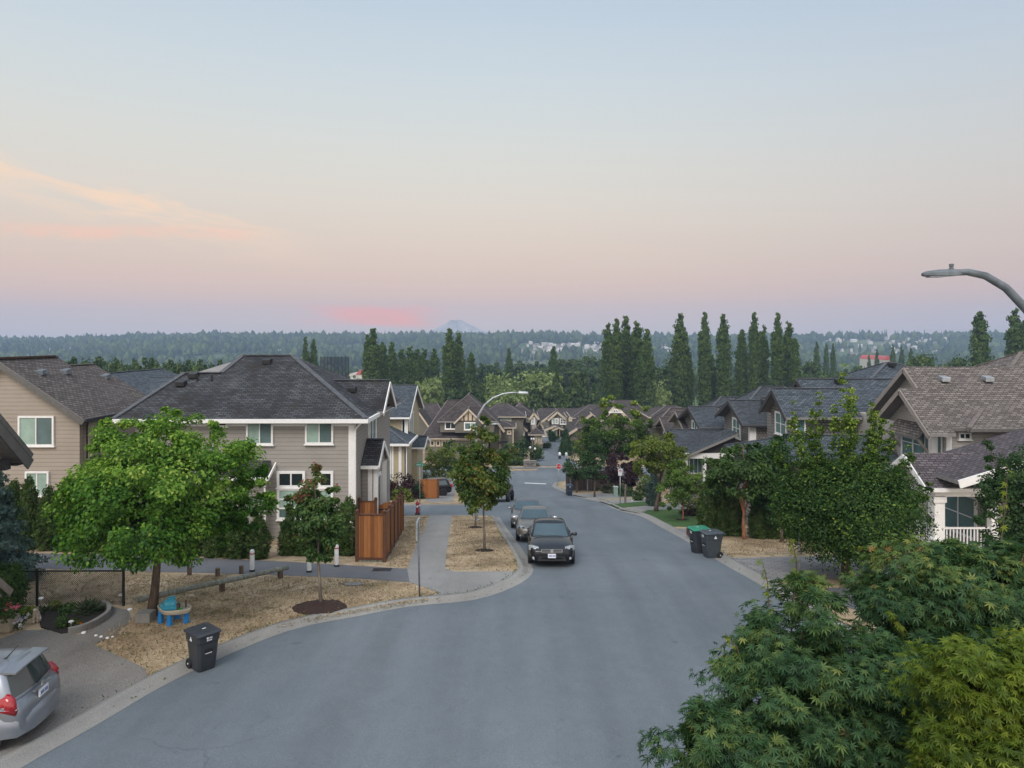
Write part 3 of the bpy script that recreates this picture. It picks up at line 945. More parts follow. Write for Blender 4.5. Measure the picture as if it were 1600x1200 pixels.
SPLIT = ('barge_board', 'gutter', 'corner_board', 'bracket', 'downspout', 'porch_post', 'porch_beam', 'ridge_cap', 'timber', 'garage_door', 'pent_roof', 'gable_truss')
class House:
    def __init__(s, name, loc, label, cat='house', group=None):
        s.root = empty(name, loc, label, cat, group)
        s.loc = Vector(loc)
        s.mb = {}
        s.under = 'soffit'
    def m(s, key):
        return s.mb.setdefault(key, MB())
    def part(s, mb, name, mat, parent=None, **k):
        if parent is None:
            parent = s.root
            mb.v = [tuple(Vector(p) - s.loc) for p in mb.v]
        else:
            mb.v = [tuple(Vector(p) - s.loc) for p in mb.v]
        return mb.build(name, mat, parent, **k)
    def done(s, mats):
        """mats: key -> (part name, material)"""
        for k, mb in s.mb.items():
            nm, mt = mats[k]
            if not mb.f:
                continue
            if 'roof' not in nm:
                mb.m = [0] * len(mb.m)
            else:
                mt = [mt, M[s.under]]
            for q in (mb.pieces() if nm in SPLIT else [mb]):
                s.part(q, nm, mt)
    # --- roofs. axis 'x': ridge along x; axis 'y': ridge along y (a is across the ridge direction)
    def roof(s, axis, a0, a1, b0, b1, ze, zr, br=None, h0=0.0, h1=0.0, t=0.16, key='roof', wall='wall', ov=0.35, barge='barge', gut='gutter',
             gables=(1, 1), wd=0.12, bh=0.22, guts=(1, 1), cap='cap', zfar=None):
        P = (lambda a, b, z: (a, b, z)) if axis == 'x' else (lambda a, b, z: (b, a, z))
        if br is None:
            br = 0.5 * (b0 + b1)
        zf = ze if zfar is None else zfar
        r0, r1 = P(a0 + h0, br, zr), P(a1 - h1, br, zr)
        A, B, C, Dd = P(a0, b0, ze), P(a1, b0, ze), P(a1, b1, zf), P(a0, b1, zf)
        rb = s.m(key)
        rb.slab([A, B, r1, r0], t)
        rb.slab([C, Dd, r0, r1], t)
        up = Vector((0, 0, 0.03))
        if h0:
            rb.slab([Dd, A, r0], t)
        if h1:
            rb.slab([B, C, r1], t)
        if cap:
            cm = s.m(cap)
            def capline(p, q):
                cm.bar(Vector(p) + up, Vector(q) + up, 0.22, 0.04)
            capline(r0, r1)
            if h0:
                capline(A, r0); capline(Dd, r0)
            if h1:
                capline(B, r1); capline(C, r1)
        for end, a, hh in ((0, a0, h0), (1, a1, h1)):
            if hh:
                continue
            if not gables[end]:
                continue
            sg = 1 if end == 0 else -1
            if barge:
                bb = s.m(barge)
                dn = Vector((0, 0, -t - bh / 2 + 0.10))
                e = a - sg * 0.025
                bb.bar(Vector(P(e, b0, ze)) + dn, Vector(P(e, br, zr)) + dn, 0.05, bh)
                bb.bar(Vector(P(e, b1, zf)) + dn, Vector(P(e, br, zr)) + dn, 0.05, bh)
            if wall:
                wb = s.m(wall)
                aw = a + sg * (ov - 0.012)
                f = 1.0
                q = [Vector(P(aw, b0, ze - t - 0.02)), Vector(P(aw, b1, zf - t - 0.02)), Vector(P(aw, br, zr - t - 0.02))]
                wb.extrude(q, Vector(P(sg * wd, 0, 0)))
        if gut:
            gb = s.m(gut)
            gh = 0.15
            for k, (bb_, zz, p, q) in enumerate(((b0, ze, A, B), (b1, zf, Dd, C))):
                if guts[k]:
                    o = Vector(P(0, (-0.05 if k == 0 else 0.05), -gh / 2 - 0.02))
                    gb.bar(Vector(p) + o, Vector(q) + o, 0.11, gh)
            if h0 and guts[0]:
                o = Vector(P(-0.05, 0, -gh / 2 - 0.02)); gb.bar(Vector(A) + o, Vector(Dd) + o, 0.11, gh)
            if h1 and guts[0]:
                o = Vector(P(0.05, 0, -gh / 2 - 0.02)); gb.bar(Vector(B) + o, Vector(C) + o, 0.11, gh)
    def window(s, c, w, h, face, panes=('blind', 'screen'), fr=0.09, split='v', frame='white', label=None, rows=0, cols=0, depth=0.07, name='window'):
        """c: lower-left corner (as seen from outside) on the wall plane"""
        U = {'S': Vector((1, 0, 0)), 'W': Vector((0, -1, 0)), 'E': Vector((0, 1, 0)), 'N': Vector((-1, 0, 0))}[face]
        N = {'S': Vector((0, -1, 0)), 'W': Vector((-1, 0, 0)), 'E': Vector((1, 0, 0)), 'N': Vector((0, 1, 0))}[face]
        c = Vector(c) - s.loc
        K = Vector((0, 0, 1))
        mb = MB()
        def brd(u0, u1, z0, z1, d=depth):
            p = [c + U * u0 + K * z0, c + U * u1 + K * z0, c + U * u1 + K * z1, c + U * u0 + K * z1]
            mb.extrude([q + N * d for q in p], -N * (d + 0.03))
        brd(0, w, 0, fr); brd(0, w, h - fr, h); brd(0, fr, fr, h - fr); brd(w - fr, w, fr, h - fr)
        brd(-0.05, w + 0.05, -0.05, 0.0, depth + 0.03)
        n = len(panes)
        bar = fr * 0.55
        iw, ih = w - 2 * fr, h - 2 * fr
        for k in range(1, n):
            if split == 'v':
                x = fr + iw * k / n
                brd(x - bar / 2, x + bar / 2, fr, h - fr, depth * 0.8)
            else:
                z = fr + ih * k / n
                brd(fr, w - fr, z - bar / 2, z + bar / 2, depth * 0.8)
        for k in range(1, rows):
            z = fr + ih * k / rows
            brd(fr, w - fr, z - bar / 3, z + bar / 3, depth * 0.6)
        for k in range(1, cols):
            x = fr + iw * k / cols
            brd(x - bar / 3, x + bar / 3, fr, h - fr, depth * 0.6)
        fo = mb.build(name, M[frame], s.root)
        if label:
            fo['label'] = label
        pb = MB()
        for k in range(n):
            pb.mi = k
            if split == 'v':
                u0, u1, z0, z1 = fr + iw * k / n, fr + iw * (k + 1) / n, fr, h - fr
            else:
                u0, u1, z0, z1 = fr, w - fr, fr + ih * k / n, fr + ih * (k + 1) / n
            p = [c + U * u0 + K * z0, c + U * u1 + K * z0, c + U * u1 + K * z1, c + U * u0 + K * z1]
            pb.poly([q + N * 0.025 for q in p])
        pb.build('pane', [M[x] for x in panes], fo)
        return fo
    def winS(s, px0, px1, py0, py1, Y, **k):
        x0, x1, z1, z0 = X(px0, Y), X(px1, Y), Z(py0, Y), Z(py1, Y)
        return s.window((x0, Y, z0), x1 - x0, z1 - z0, 'S', **k)
    def vents(s, pts, mat, slope=0.53):
        for (x, y, z) in pts:
            mb = MB()
            c = Vector((x, y, z)) - s.loc
            w = 0.22
            mb.add([c + Vector(p) for p in ((-w, -w, -0.1), (w, -w, -0.1), (w, w, 0.0), (-w, w, 0.0), (-w, -w, 0.14), (w, -w, 0.14), (w * .8, w, 0.22), (-w * .8, w, 0.22))],
                   [(3, 2, 1, 0), (4, 5, 6, 7), (0, 1, 5, 4), (1, 2, 6, 5), (2, 3, 7, 6), (3, 0, 4, 7)])
            mb.build('roof_vent', mat, s.root, bevel=0.02)
    def box(s, key, *a):
        s.m(key).box(*a)

STD = dict(wall=('wall', None), roof=('roof', None))
def mats(wall, roof, trim='white', gutter='white', cap='cap', barge=None, **extra):
    d = dict(wall=('wall', M[wall]), roof=('roof', M[roof]), barge=('barge_board', M[barge or trim]), gutter=('gutter', M[gutter]),
             cap=('ridge_cap', M[cap]), trim=('corner_board', M[trim]))
    for k, v in extra.items():
        d[k] = (v[0], M[v[1]])
    return d

# ------------------------------------------------------------------ LEFT: big taupe house
H = House('siding_house', (-13, 39, g(34) - 0.2), 'taupe grey two storey house with dark stained hip roof behind the bright green tree')
zb = g(46) - 1.0
H.box('wall', -18.2, -7.63, 34.0, 44.0, zb, 5.1)
A, B, C, Dd = (-19.0, 33.55, 5.2), (-6.95, 33.55, 5.2), (-6.95, 44.4, 5.2), (-19.0, 44.4, 5.2)
r0, r1 = (-14.9, 39.0, 8.1), (-12.2, 39.0, 8.1)
w0, w1 = (-17.35, 37.33, 7.2116), (-15.4, 37.33, 7.2116)
rb = H.m('roof')
rb.slab([A, B, r1, r0, w1, w0], 0.16)
rb.slab([B, C, r1], 0.16)
rb.slab([C, Dd, r0, r1], 0.16)
rb.slab([Dd, w0, w1, r0], 0.16)
rb.slab([Dd, A, w0], 0.16)
cp = H.m('cap')
up = Vector((0, 0, 0.03))
for p, q in ((r0, r1), (B, r1), (w0, w1), (w1, r0), (A, w0)):
    cp.bar(Vector(p) + up, Vector(q) + up, 0.28, 0.05)
gb = H.m('gutter')
gb.bar((-19.0, 33.5, 5.10), (-6.9, 33.5, 5.10), 0.12, 0.19)
gb.bar((-6.9, 33.45, 5.10), (-6.9, 36.5, 5.10), 0.12, 0.19)
H.roof('x', -12.5, -6.7, 36.6, 40.6, 5.25, 6.75, gut=None, ov=0.4, gables=(0, 1), wall='wall')
H.box('soffit', -18.9, -7.0, 33.6, 44.3, 4.96, 5.02)
t = H.m('trim')
t.box(-7.89, -7.60, 33.96, 34.02, zb, 4.96)
t.box(-7.64, -7.60, 34.02, 34.25, zb, 4.96)
t.box(-18.2, -7.89, 33.97, 34.02, 4.80, 4.96)
# entry porch on the street side
H.roof('x', -7.6, -6.72, 35.4, 38.4, 2.65, 3.75, gables=(0, 1), ov=0.16, wall='wall', guts=(1, 1), wd=0.08)
H.box('wall', -7.6, -7.0, 35.7, 38.1, zb, 2.45)
for y in (35.66, 37.95):
    t.box(-7.02, -6.80, y, y + 0.2, zb, 2.45)
t.box(-7.3, -7.08, 35.66, 35.69, zb, 2.45)
H.m('downspout').tube([(-7.2, 33.6, 5.0), (-7.45, 33.8, 4.75), (-7.55, 33.9, 4.6), (-7.55, 33.9, zb)], 0.045, 6)
# little pent roof left of the ground floor window
H.m('roof').slab([(-13.6, 33.0, 2.55), (-11.45, 33.0, 2.55), (-11.65, 34.0, 3.15), (-13.6, 34.0, 3.15)], 0.12)
gb.bar((-13.6, 32.95, 2.45), (-11.4, 32.95, 2.45), 0.1, 0.14)
gb.bar((-11.4, 32.92, 2.45), (-11.4, 34.0, 3.0), 0.06, 0.14)
H.box('wall', -13.6, -11.75, 33.35, 34.0, zb, 2.5)
H.m('downspout').tube([(-11.5, 33.0, 2.4), (-11.66, 33.2, 2.1), (-11.66, 33.3, zb)], 0.045, 6)
H.winS(385, 427, 655, 695, 33.97)
H.winS(477, 521, 653, 694, 33.97)
H.winS(329, 356, 655, 666.5, 33.97, panes=('darkglass', 'darkglass'), fr=0.07)
H.winS(433, 477, 736, 762, 33.97, panes=('darkglass', 'darkglass'), fr=0.12, label='dark transom window above the tall pale one')
H.winS(433, 477, 762, 812, 33.97, panes=('screen', 'blind', 'blind'), split='h', fr=0.12)
H.winS(498, 521, 736, 762, 33.97, panes=('darkglass',), fr=0.12)
H.winS(498, 521, 762, 812, 33.97, panes=('blind', 'blind'), split='h', fr=0.12)
H.window((-7.60, 37.3, 3.4), 1.9, 1.5, 'E', panes=('tealglass', 'tealglass'), fr=0.16)
H.window((-6.98, 36.3, 0.0), 1.0, 2.0, 'E', panes=('darkglass',), fr=0.12)
H.vents([(-13.3, 38.3, 7.75)], M['black'])
H.vents([(-8.6, 37.9, 6.25)], M['black'])
H.vents([(-16.7, 36.9, 7.05), (-17.0, 36.2, 6.68)], M['black'])
pv = MB()
for x in (-16.35, -15.6):
    pv = MB()
    pv.tube([(x, 36.6, 6.8), (x, 36.6, 7.15)], 0.05, 6)
    H.part(pv, 'vent_pipe', M['black'])
H.done(mats('sid_grey', 'rf_dark', soffit=('soffit', 'white'), downspout=('downspout', 'white')))

# ------------------------------------------------------------------ LEFT: tan house with the gable
H = House('siding_house', (-25.4, 38, g(35) - 0.2), 'tan sided house with brown grey shingle roof at the left edge of the photo')
zb = g(42) - 1.0
H.box('wall', -29.4, -21.5, 35.0, 42.0, zb, 5.15)
H.box('wall', -21.5, -21.2, 35.35, 42.0, zb, 5.0)
H.roof('y', 34.6, 39.3, -29.7, -21.05, 5.08, 8.02, gables=(1, 0), ov=0.4, bh=0.26)
H.roof('y', 39.2, 42.4, -29.4, -20.95, 5.02, 7.50, gables=(0, 1), ov=0.4, bh=0.26)
H.box('soffit', -29.6, -21.1, 35.2, 42.3, 4.90, 4.94)
H.m('downspout').tube([(-21.15, 35.1, 4.85), (-21.25, 35.2, 4.6), (-21.25, 35.2, zb)], 0.05, 6)
H.m('trim').box(-21.62, -21.48, 34.97, 35.02, zb, 4.9)
H.winS(29, 85, 650, 697, 34.97, label='white framed slider window, left pane with a pale blind')
H.winS(40, 77, 736.5, 775, 34.97, panes=('blind', 'blind'))
H.vents([(-24.2, 36.2, 7.25), (-24.1, 38.0, 7.2), (-23.9, 41.4, 6.75)], M['lampgrey'])
mo = MB()
mo.bar((-25.4, 34.6, 8.06), (-25.4, 39.0, 8.06), 0.34, 0.10)
H.part(mo, 'mossy_ridge_cap', plain('dry_moss', (0.06, 0.035, 0.022), 0.95, var=0.5, scale=10, bump=0.8))
H.done(mats('sid_tan', 'rf_brown', trim='sid_tan', gutter='fascia_dark', barge='fascia_grey', cap='cap_tan', soffit=('soffit', 'soffit'), downspout=('downspout', 'black')))

# ------------------------------------------------------------------ LEFT: near house, only its gable corner shows
H = House('gabled_house', (-19, 18.5, g(18.5)), 'grey gable corner of a near house with thick barge boards, cut by the left edge')
zb = g(20) - 0.3
xg, yt = -14.8, 21.6
zt = Z(712, yt)
H.roof('x', -24, xg, 15.4, yt, zt, zt + 3.1, gables=(1, 1), ov=0.7, bh=0.34, t=0.2, gut=None, cap=None)
H.m('barge').bar((xg + 0.03, yt + 0.05, zt - 0.02), (xg + 0.03, 18.5, zt + 3.09), 0.06, 0.15)
H.box('wall', -23.4, xg - 0.7, 15.9, 21.0, zb, zt - 0.1)
H.box('beam', xg - 0.7, xg - 0.15, 20.75, 21.0, zt - 0.30, zt + 0.0)
H.box('beam', -24, xg - 0.1, 21.2, 21.45, zt - 0.24, zt - 0.2)
H.m('soffit').slab([(-24, 21.55, zt - 0.22), (xg - 0.03, 21.55, zt - 0.22), (xg - 0.03, 18.5, zt + 2.88), (-24, 18.5, zt + 2.88)], 0.02)
H.winS(-160, -110, 800, 850, 15.87)
H.m('porch_roof').slab([(-13.7, 16.6, 2.7), (-13.7, 18.9, 2.16), (-15.4, 18.9, 2.16), (-15.4, 16.6, 2.7)], 0.08)
H.m('porch_trim').bar((-13.6, 18.1, Z(905, 18.4) + 0.4), (-13.6, 19.12, Z(926, 19.1)), 0.05, 0.16)
H.m('porch_post').box(-13.95, -13.75, 17.0, 17.2, zb, 2.5)
H.done(dict(mats('sid_light', 'rf_mauve', trim='fascia_grey', gutter='fascia_dark', barge='fascia_grey', beam=('soffit_beam', 'fascia_dark'), soffit=('soffit', 'soffit'), porch_roof=('porch_roof', 'rf_mauve'), porch_trim=('porch_barge_board', 'taupe_trim')), porch_post=('porch_post', M['white'])))

# ------------------------------------------------------------------ LEFT: roofs between the two houses
H = House('gabled_house', (-27, 58, g(58)), 'blue grey roof with a white barge board between the two left houses')
H.box('wall', -34, -26.2, 50.5, 62, g(62) - 1, Z(640, 50))
H.roof('y', 50, 63, -36, X(217, 50), Z(627, 50), Z(588, 50), gables=(1, 1), bh=0.30, gut=None, ov=0.5)
H.roof('x', X(226, 58), X(300, 58), 54, 62, Z(610, 54), Z(590, 58), gables=(0, 0), gut=None, wall=None)
H.done(mats('sid_light', 'rf_slate', trim='white'))
H = House('gabled_house', (-44, 82, g(82)), 'small brown roof peak glimpsed between the left houses')
H.box('wall', X(188, 80), X(232, 80), 80.5, 90, g(90) - 1, Z(626, 80))
H.roof('y', 80, 91, X(190, 80), X(236, 80), Z(626, 80), Z(603, 80), gables=(1, 1), bh=0.25, gut=None, ov=0.3)
H.done(mats('sid_light', 'rf_brown', trim='white'))

# ------------------------------------------------------------------ LEFT: pale yellow house
H = House('siding_house', (-13, 72, g(70)), 'pale yellow sided house with slate roofs beyond the taupe house')
zb = g(78) - 0.6
Ym, Yl_ = 69.0, 65.0                       # main front, lower front
ye = Ym - 0.6
xr_ = X(652, Ym + 4.8)
H.box('wall', -18, xr_ - 0.45, Ym, Ym + 9.6, zb, Z(652, ye) - 0.1)
H.roof('x', -19, xr_, ye, ye + 10.8, Z(652, ye), Z(601.5, ye + 5.4), gables=(0, 1), bh=0.3, ov=0.45)
el, xl = Z(694, Yl_ - 0.6), X(637.5, Yl_ - 0.6)
tx_, tz_ = X(588, Ym), Z(655, Ym)
H.m('roof').slab([(-18, Yl_ - 0.6, el), (xl, Yl_ - 0.6, el), (tx_, Ym + 0.02, tz_), (-18, Ym + 0.02, tz_)], 0.16)
H.m('roof').slab([(xl, Yl_ - 0.6, el), (xl, Ym + 1.5, el), (xl - 0.9, Ym + 1.5, el + 0.45), (tx_, Ym + 0.02, tz_)], 0.16)
H.m('cap').bar((tx_, Ym, tz_ + 0.04), (xl, Yl_ - 0.6, el + 0.04), 0.24, 0.05)
gq = H.m('gutter')
gq.bar((-18, Yl_ - 0.65, el - 0.07), (xl + 0.05, Yl_ - 0.65, el - 0.07), 0.14, 0.2)
gq.bar((xl + 0.05, Yl_ - 0.7, el - 0.07), (xl + 0.05, Ym + 1.5, el - 0.07), 0.14, 0.2)
H.box('wall', -17.5, xl - 0.35, Yl_, Ym, zb, el - 0.05)
tr = H.m('trim')
for a, b in ((601, 611), (612, 615), (623, 627.5), (632, 636)):
    tr.box(X(a, Yl_), X(b, Yl_), Yl_ - 0.07, Yl_, zb, el - 0.1)
tr.box(xl - 0.4, xl - 0.28, Yl_ - 0.07, Yl_ + 0.3, zb, el - 0.1)
for a, b in ((628, 632), (635, 637.5)):
    tr.box(X(a, Ym), X(b, Ym), Ym - 0.07, Ym, el, Z(652, ye) - 0.15)
tr.box(xr_ - 0.8, xr_ - 0.42, Ym - 0.07, Ym, el, Z(652, ye) - 0.15)
tr.box(xr_ - 0.46, xr_ - 0.42, Ym, Ym + 0.4, zb, Z(652, ye) - 0.15)
H.winS(593.5, 601, 710, 742, Yl_ - 0.02, panes=('screen', 'blind'), split='h', fr=0.12)
H.window((xr_ - 0.42, Ym + 2.0, Z(690, Ym)), 2.4, 2.6, 'E', panes=('tealglass', 'tealglass'), fr=0.2)
H.box('wall', xr_ - 0.45, xr_ + 0.1, Ym + 4.0, Ym + 8.6, zb, Z(699, Ym + 3.6) - 0.1)
H.roof('x', xr_ - 0.5, X(663, Ym + 3.6), Ym + 3.6, Ym + 9.0, Z(699, Ym + 3.6), Z(681, Ym + 6.3), gables=(0, 1), bh=0.26, ov=0.3)
H.done(mats('sid_yellow', 'rf_slate'))

# ------------------------------------------------------------------ RIGHT: weathered tan-roofed house with porch
H = House('porch_house', (25, 36, g(33) - 0.2), 'light grey house with weathered tan shingle roof and white front porch on the right')
zb = g(40) - 0.6
H.box('wall', 21.6, 36, 35.0, 44.5, zb, 4.45)
ze = Z(668, 34.6)
zr_ = Z(573, 38.3)
sl = (zr_ - ze) / 3.7
H.roof('x', 21.3, 30, 34.6, 42.2, ze, zr_, br=38.3, gables=(1, 0), ov=0.55, barge=None, cap=None)
H.m('barge').bar((21.27, 42.2, ze - 0.17), (21.27, 38.3, zr_ - 0.17), 0.05, 0.24)
H.m('barge').bar((21.27, 36.7, ze + 2.1 * sl - 0.17), (21.27, 38.3, zr_ - 0.17), 0.05, 0.24)
H.roof('x', 20.3, 21.6, 34.25, 39.3, ze - 0.35 * sl + 0.02, ze + 2.3 * sl + 0.02, br=36.9, zfar=ze - 0.35 * sl + 0.3, gables=(1, 0), ov=0.75, bh=0.24, gut=None, cap=None)
H.roof('x', 22.35, 40, 34.42, 46.4, ze - 0.02, Z(550, 40.4), h0=6.9, h1=0, gables=(0, 0), cap='cap')
H.box('wall', 21.1, 21.6, 35.35, 38.55, zb, 4.6)
# pent roof over the bay window
H.m('pent_roof').slab([(20.45, 35.5, 4.05), (20.45, 38.4, 4.05), (21.1, 38.4, 4.75), (21.1, 35.5, 4.75)], 0.1)
H.m('gutter').bar((20.42, 35.45, 3.98), (20.42, 38.45, 3.98), 0.08, 0.14)
t = H.m('trim')
for y in (35.5, 38.2):
    H.m('bracket').bar((20.5, y + 0.05, 3.92), (21.08, y + 0.05, 3.2), 0.1, 0.12)
t.box(21.05, 21.12, 35.32, 35.62, zb, 4.5)
t.box(21.1, 21.35, 35.30, 35.35, zb, 4.5)
t.box(21.58, 21.85, 34.96, 35.0, zb, 4.4)
H.window((21.08, 38.05, Z(712, 36.5) - 0.3), 2.2, 1.75, 'W', panes=('tealglass', 'tealglass'), fr=0.1, rows=2)
H.window((21.08, 35.95, Z(712, 36.5) - 0.3), 0.0 + 0.5, 1.75, 'W', panes=('tealglass',), fr=0.07)
H.window((21.18, 35.33, 2.9), 0.38, 1.6, 'S', panes=('tealglass',), fr=0.06)
H.winS(1497, 1517, 675.5, 687, 34.97, panes=('darkglass', 'darkglass'), fr=0.08)
# small string of lights hooks under the gutter
# porch gable towards the street
H.roof('x', 17.55, 27.0, 29.75, 33.4, 2.72, 3.92, br=31.5, gables=(1, 0), ov=0.3, bh=0.26, key='porch_roof', cap=None, barge='barge2', gut='gutter2')
# broad lower roof that falls towards the street; its raking edge faces the viewer
za, zc = Z(748, 28.9), Z(700, 28.9)
def pl(x):
    return 3.12 + (x - 17.9) * 0.30
H.m('porch_roof').slab([(18.2, 28.7, pl(18.2)), (31, 28.7, pl(31)), (31, 32.7, pl(31)), (18.2, 32.7, pl(18.2))], 0.14)
H.m('barge2').bar((18.2, 28.66, pl(18.2) - 0.12), (31, 28.66, pl(31) - 0.12), 0.05, 0.34)
H.m('gable_wall').extrude([(20.6, 29.3, 2.9), (31, 29.3, 2.9), (31, 29.3, pl(31) - 0.16), (20.6, 29.3, pl(20.6) - 0.16)], (0, 0.15, 0))
H.m('porch_beam').box(18.0, 20.6, 29.95, 30.2, 2.30, 2.62)
H.m('porch_beam').box(17.95, 18.2, 30.0, 33.2, 2.30, 2.62)
cl = H.m('col1')
cl.box(17.98, 18.42, 29.95, 30.39, g(30) - 0.1, 2.32)
cl.box(17.92, 18.48, 29.89, 30.45, g(30) - 0.1, 0.5)
cl.box(17.93, 18.47, 29.90, 30.44, 2.05, 2.30)
H.m('col2').box(18.0, 18.3, 33.0, 33.3, g(30) - 0.1, 2.32)
H.m('col3').box(20.4, 20.7, 29.95, 30.25, g(30) - 0.1, 2.32)
lm = MB()
lm.box(17.86, 17.92, 30.08, 30.26, 1.15, 1.42)
lm.lathe([(0.02, 1.10), (0.07, 1.15), (0.07, 1.42), (0.02, 1.5)], (17.86, 30.17, 0), 8)
H.part(lm, 'porch_lantern', M['black'])
dk = H.m('porch_deck')
dk.box(18.0, 24, 29.9, 35.0, g(31) - 0.6, g(31) + 0.25)
rl = MB()
z0 = g(31) + 0.3
for (a, b) in (((18.45, 30.12), (20.5, 30.12)), ((18.12, 30.4), (18.12, 33.0))):
    rl.bar((a[0], a[1], z0 + 0.95), (b[0], b[1], z0 + 0.95), 0.09, 0.07)
    rl.bar((a[0], a[1], z0 + 0.12), (b[0], b[1], z0 + 0.12), 0.06, 0.06)
    n = 14
    for k in range(n + 1):
        f = k / n
        x, y = a[0] + (b[0] - a[0]) * f, a[1] + (b[1] - a[1]) * f
        rl.bar((x, y, z0), (x, y, z0 + 0.95), 0.04, 0.04, (0, 1, 0))
H.part(rl, 'porch_railing', M['white'])
H.box('porch_wall', 20.9, 21.3, 30.6, 35.0, zb, 2.7)
H.window((20.88, 34.2, -0.1), 2.6, 2.0, 'W', panes=('tealglass', 'tealglass'), fr=0.12, rows=2)
H.winS(1498, 1540, 766, 838, 33.2, panes=('tealglass', 'tealglass'), fr=0.12, split='v', label='tall porch window with white trim')
H.m('porch_wall').box(21.3, 24, 33.24, 33.6, zb, 2.7)
H.vents([(22.9, 37.3, 6.85), (25.2, 37.3, 6.85)], M['galv'])
H.done(mats('sid_light', 'rf_tan', trim='white', gutter='fascia_grey', barge='taupe_trim', cap='cap_tan', pent_roof=('pent_roof', 'rf_tan'), bracket=('bracket', 'taupe_trim'),
            porch_roof=('porch_roof', 'rf_mauve'), barge2=('barge_board', 'white'), gutter2=('gutter', 'white'), porch_beam=('porch_beam', 'white'), col1=('porch_column', 'white'), col2=('porch_column', 'white'), col3=('porch_column', 'white'), porch_deck=('porch_deck', 'concrete'),
            porch_wall=('porch_wall', 'sid_grey'), gable_wall=('gable_wall', 'sid_light')))

# ------------------------------------------------------------------ RIGHT: slate house behind the hornbeam
H = House('slate_roof_house', (22, 48, g(46)), 'slate blue roofed house between the hornbeam and the tan-roofed house')
zb = g(56) - 0.6
ze = Z(650, 43.5)
H.box('wall', 18.3, 33, 44.0, 50.5, zb, ze - 0.1)
H.box('wall', 21.2, 32.9, 50.5, 55.9, zb, ze - 0.1)
H.roof('x', X(1245, 47.2), 27, 43.5, 51, ze, Z(592, 47.2), br=47.2, gables=(1, 0), ov=0.6, bh=0.26)
H.roof('x', X(1206, 45.5), 21.5, 43.2, 47.8, Z(652, 43.2), Z(607, 45.5), br=45.5, gables=(1, 0), ov=0.6, bh=0.26, gut=None)
H.roof('x', 20, 33.5, 43.45, 56.5, ze - 0.03, Z(566, 50), h0=6.6, h1=6.4, gut='gutter', gables=(0, 0))
H.box('wall', 17.4, 18.3, 43.7, 47.3, zb, Z(652, 43.2) - 0.1)
H.roof('x', 13.2, 21, 37.6, 43.6, Z(722, 37.6), Z(680, 40.6), h0=2.9, h1=0, gables=(0, 0))
H.box('wall', 13.8, 20.5, 38.1, 43.7, zb, Z(722, 37.6) - 0.05)
H.window((17.38, 46.4, Z(681, 45)), 1.9, 1.45, 'W', panes=('tealglass', 'tealglass'), fr=0.1, rows=2)
H.window((17.6, 43.68, Z(681, 43.7)), 0.6, 1.3, 'S', panes=('tealglass',), fr=0.08)
H.vents([(21.6, 46.6, 6.2), (26.6, 49.3, 7.2)], M['black'])
H.m('trim').box(18.26, 18.5, 43.95, 44.0, zb, ze - 0.2)
H.done(mats('sid_shake', 'rf_slate', trim='taupe_trim', gutter='fascia_dark', barge='fascia_dark'))

# ------------------------------------------------------------------ RIGHT: dark roof house with the arched window
def right_house(label, Yr, px_apex, py_ridge, Yn, py_eave, x_in, hip_apex, roof, cap, wallk, garage=None, far=None, bargek='fascia_dark', trim='white', extra=None):
    x_in = 31
    xa = X(px_apex, Yr)
    H = House('dark_roof_house', (xa + 4, Yr, g(Yr)), label)
    zb = g(Yr + 8) - 0.8
    ze, zr = Z(py_eave, Yn), Z(py_ridge, Yr)
    H.box('wall', xa + 0.7, xa + 12, Yn + 0.4, 2 * Yr - Yn - 0.4, zb, ze - 0.08)
    H.roof('x', xa, x_in, Yn, 2 * Yr - Yn, ze, zr, gables=(1, 0), ov=0.7, bh=0.28)
    if hip_apex:
        pa, ya, Ya, hw = hip_apex
        xc = X(pa, Ya)
        H.roof('x', xc - hw, xc + hw + 2, Ya - hw, Ya + hw, ze + 0.1, Z(ya, Ya), h0=hw, h1=hw, gut=None, gables=(0, 0))
        H.box('wall', xc - hw + 0.5, xc + hw + 1.5, Ya - hw + 0.5, Ya + hw - 0.5, zb, ze)
    H.window((xa + 0.68, Yr + 1.0, ze - 1.5), 2.0, 1.6, 'W', panes=('tealglass', 'tealglass'), fr=0.14, rows=2, name='window')
    H.m('trim').box(xa + 0.66, xa + 1.1, Yn + 0.36, Yn + 0.44, zb, ze - 0.1)
    H.m('trim').box(xa + 0.63, xa + 0.70, Yn + 0.4, Yn + 0.75, zb, ze - 0.1)
    if garage:
        garage(H, zb)
    H.done(mats(wallk, roof, trim=trim, gutter='fascia_dark', barge=bargek, cap=cap))
    return H
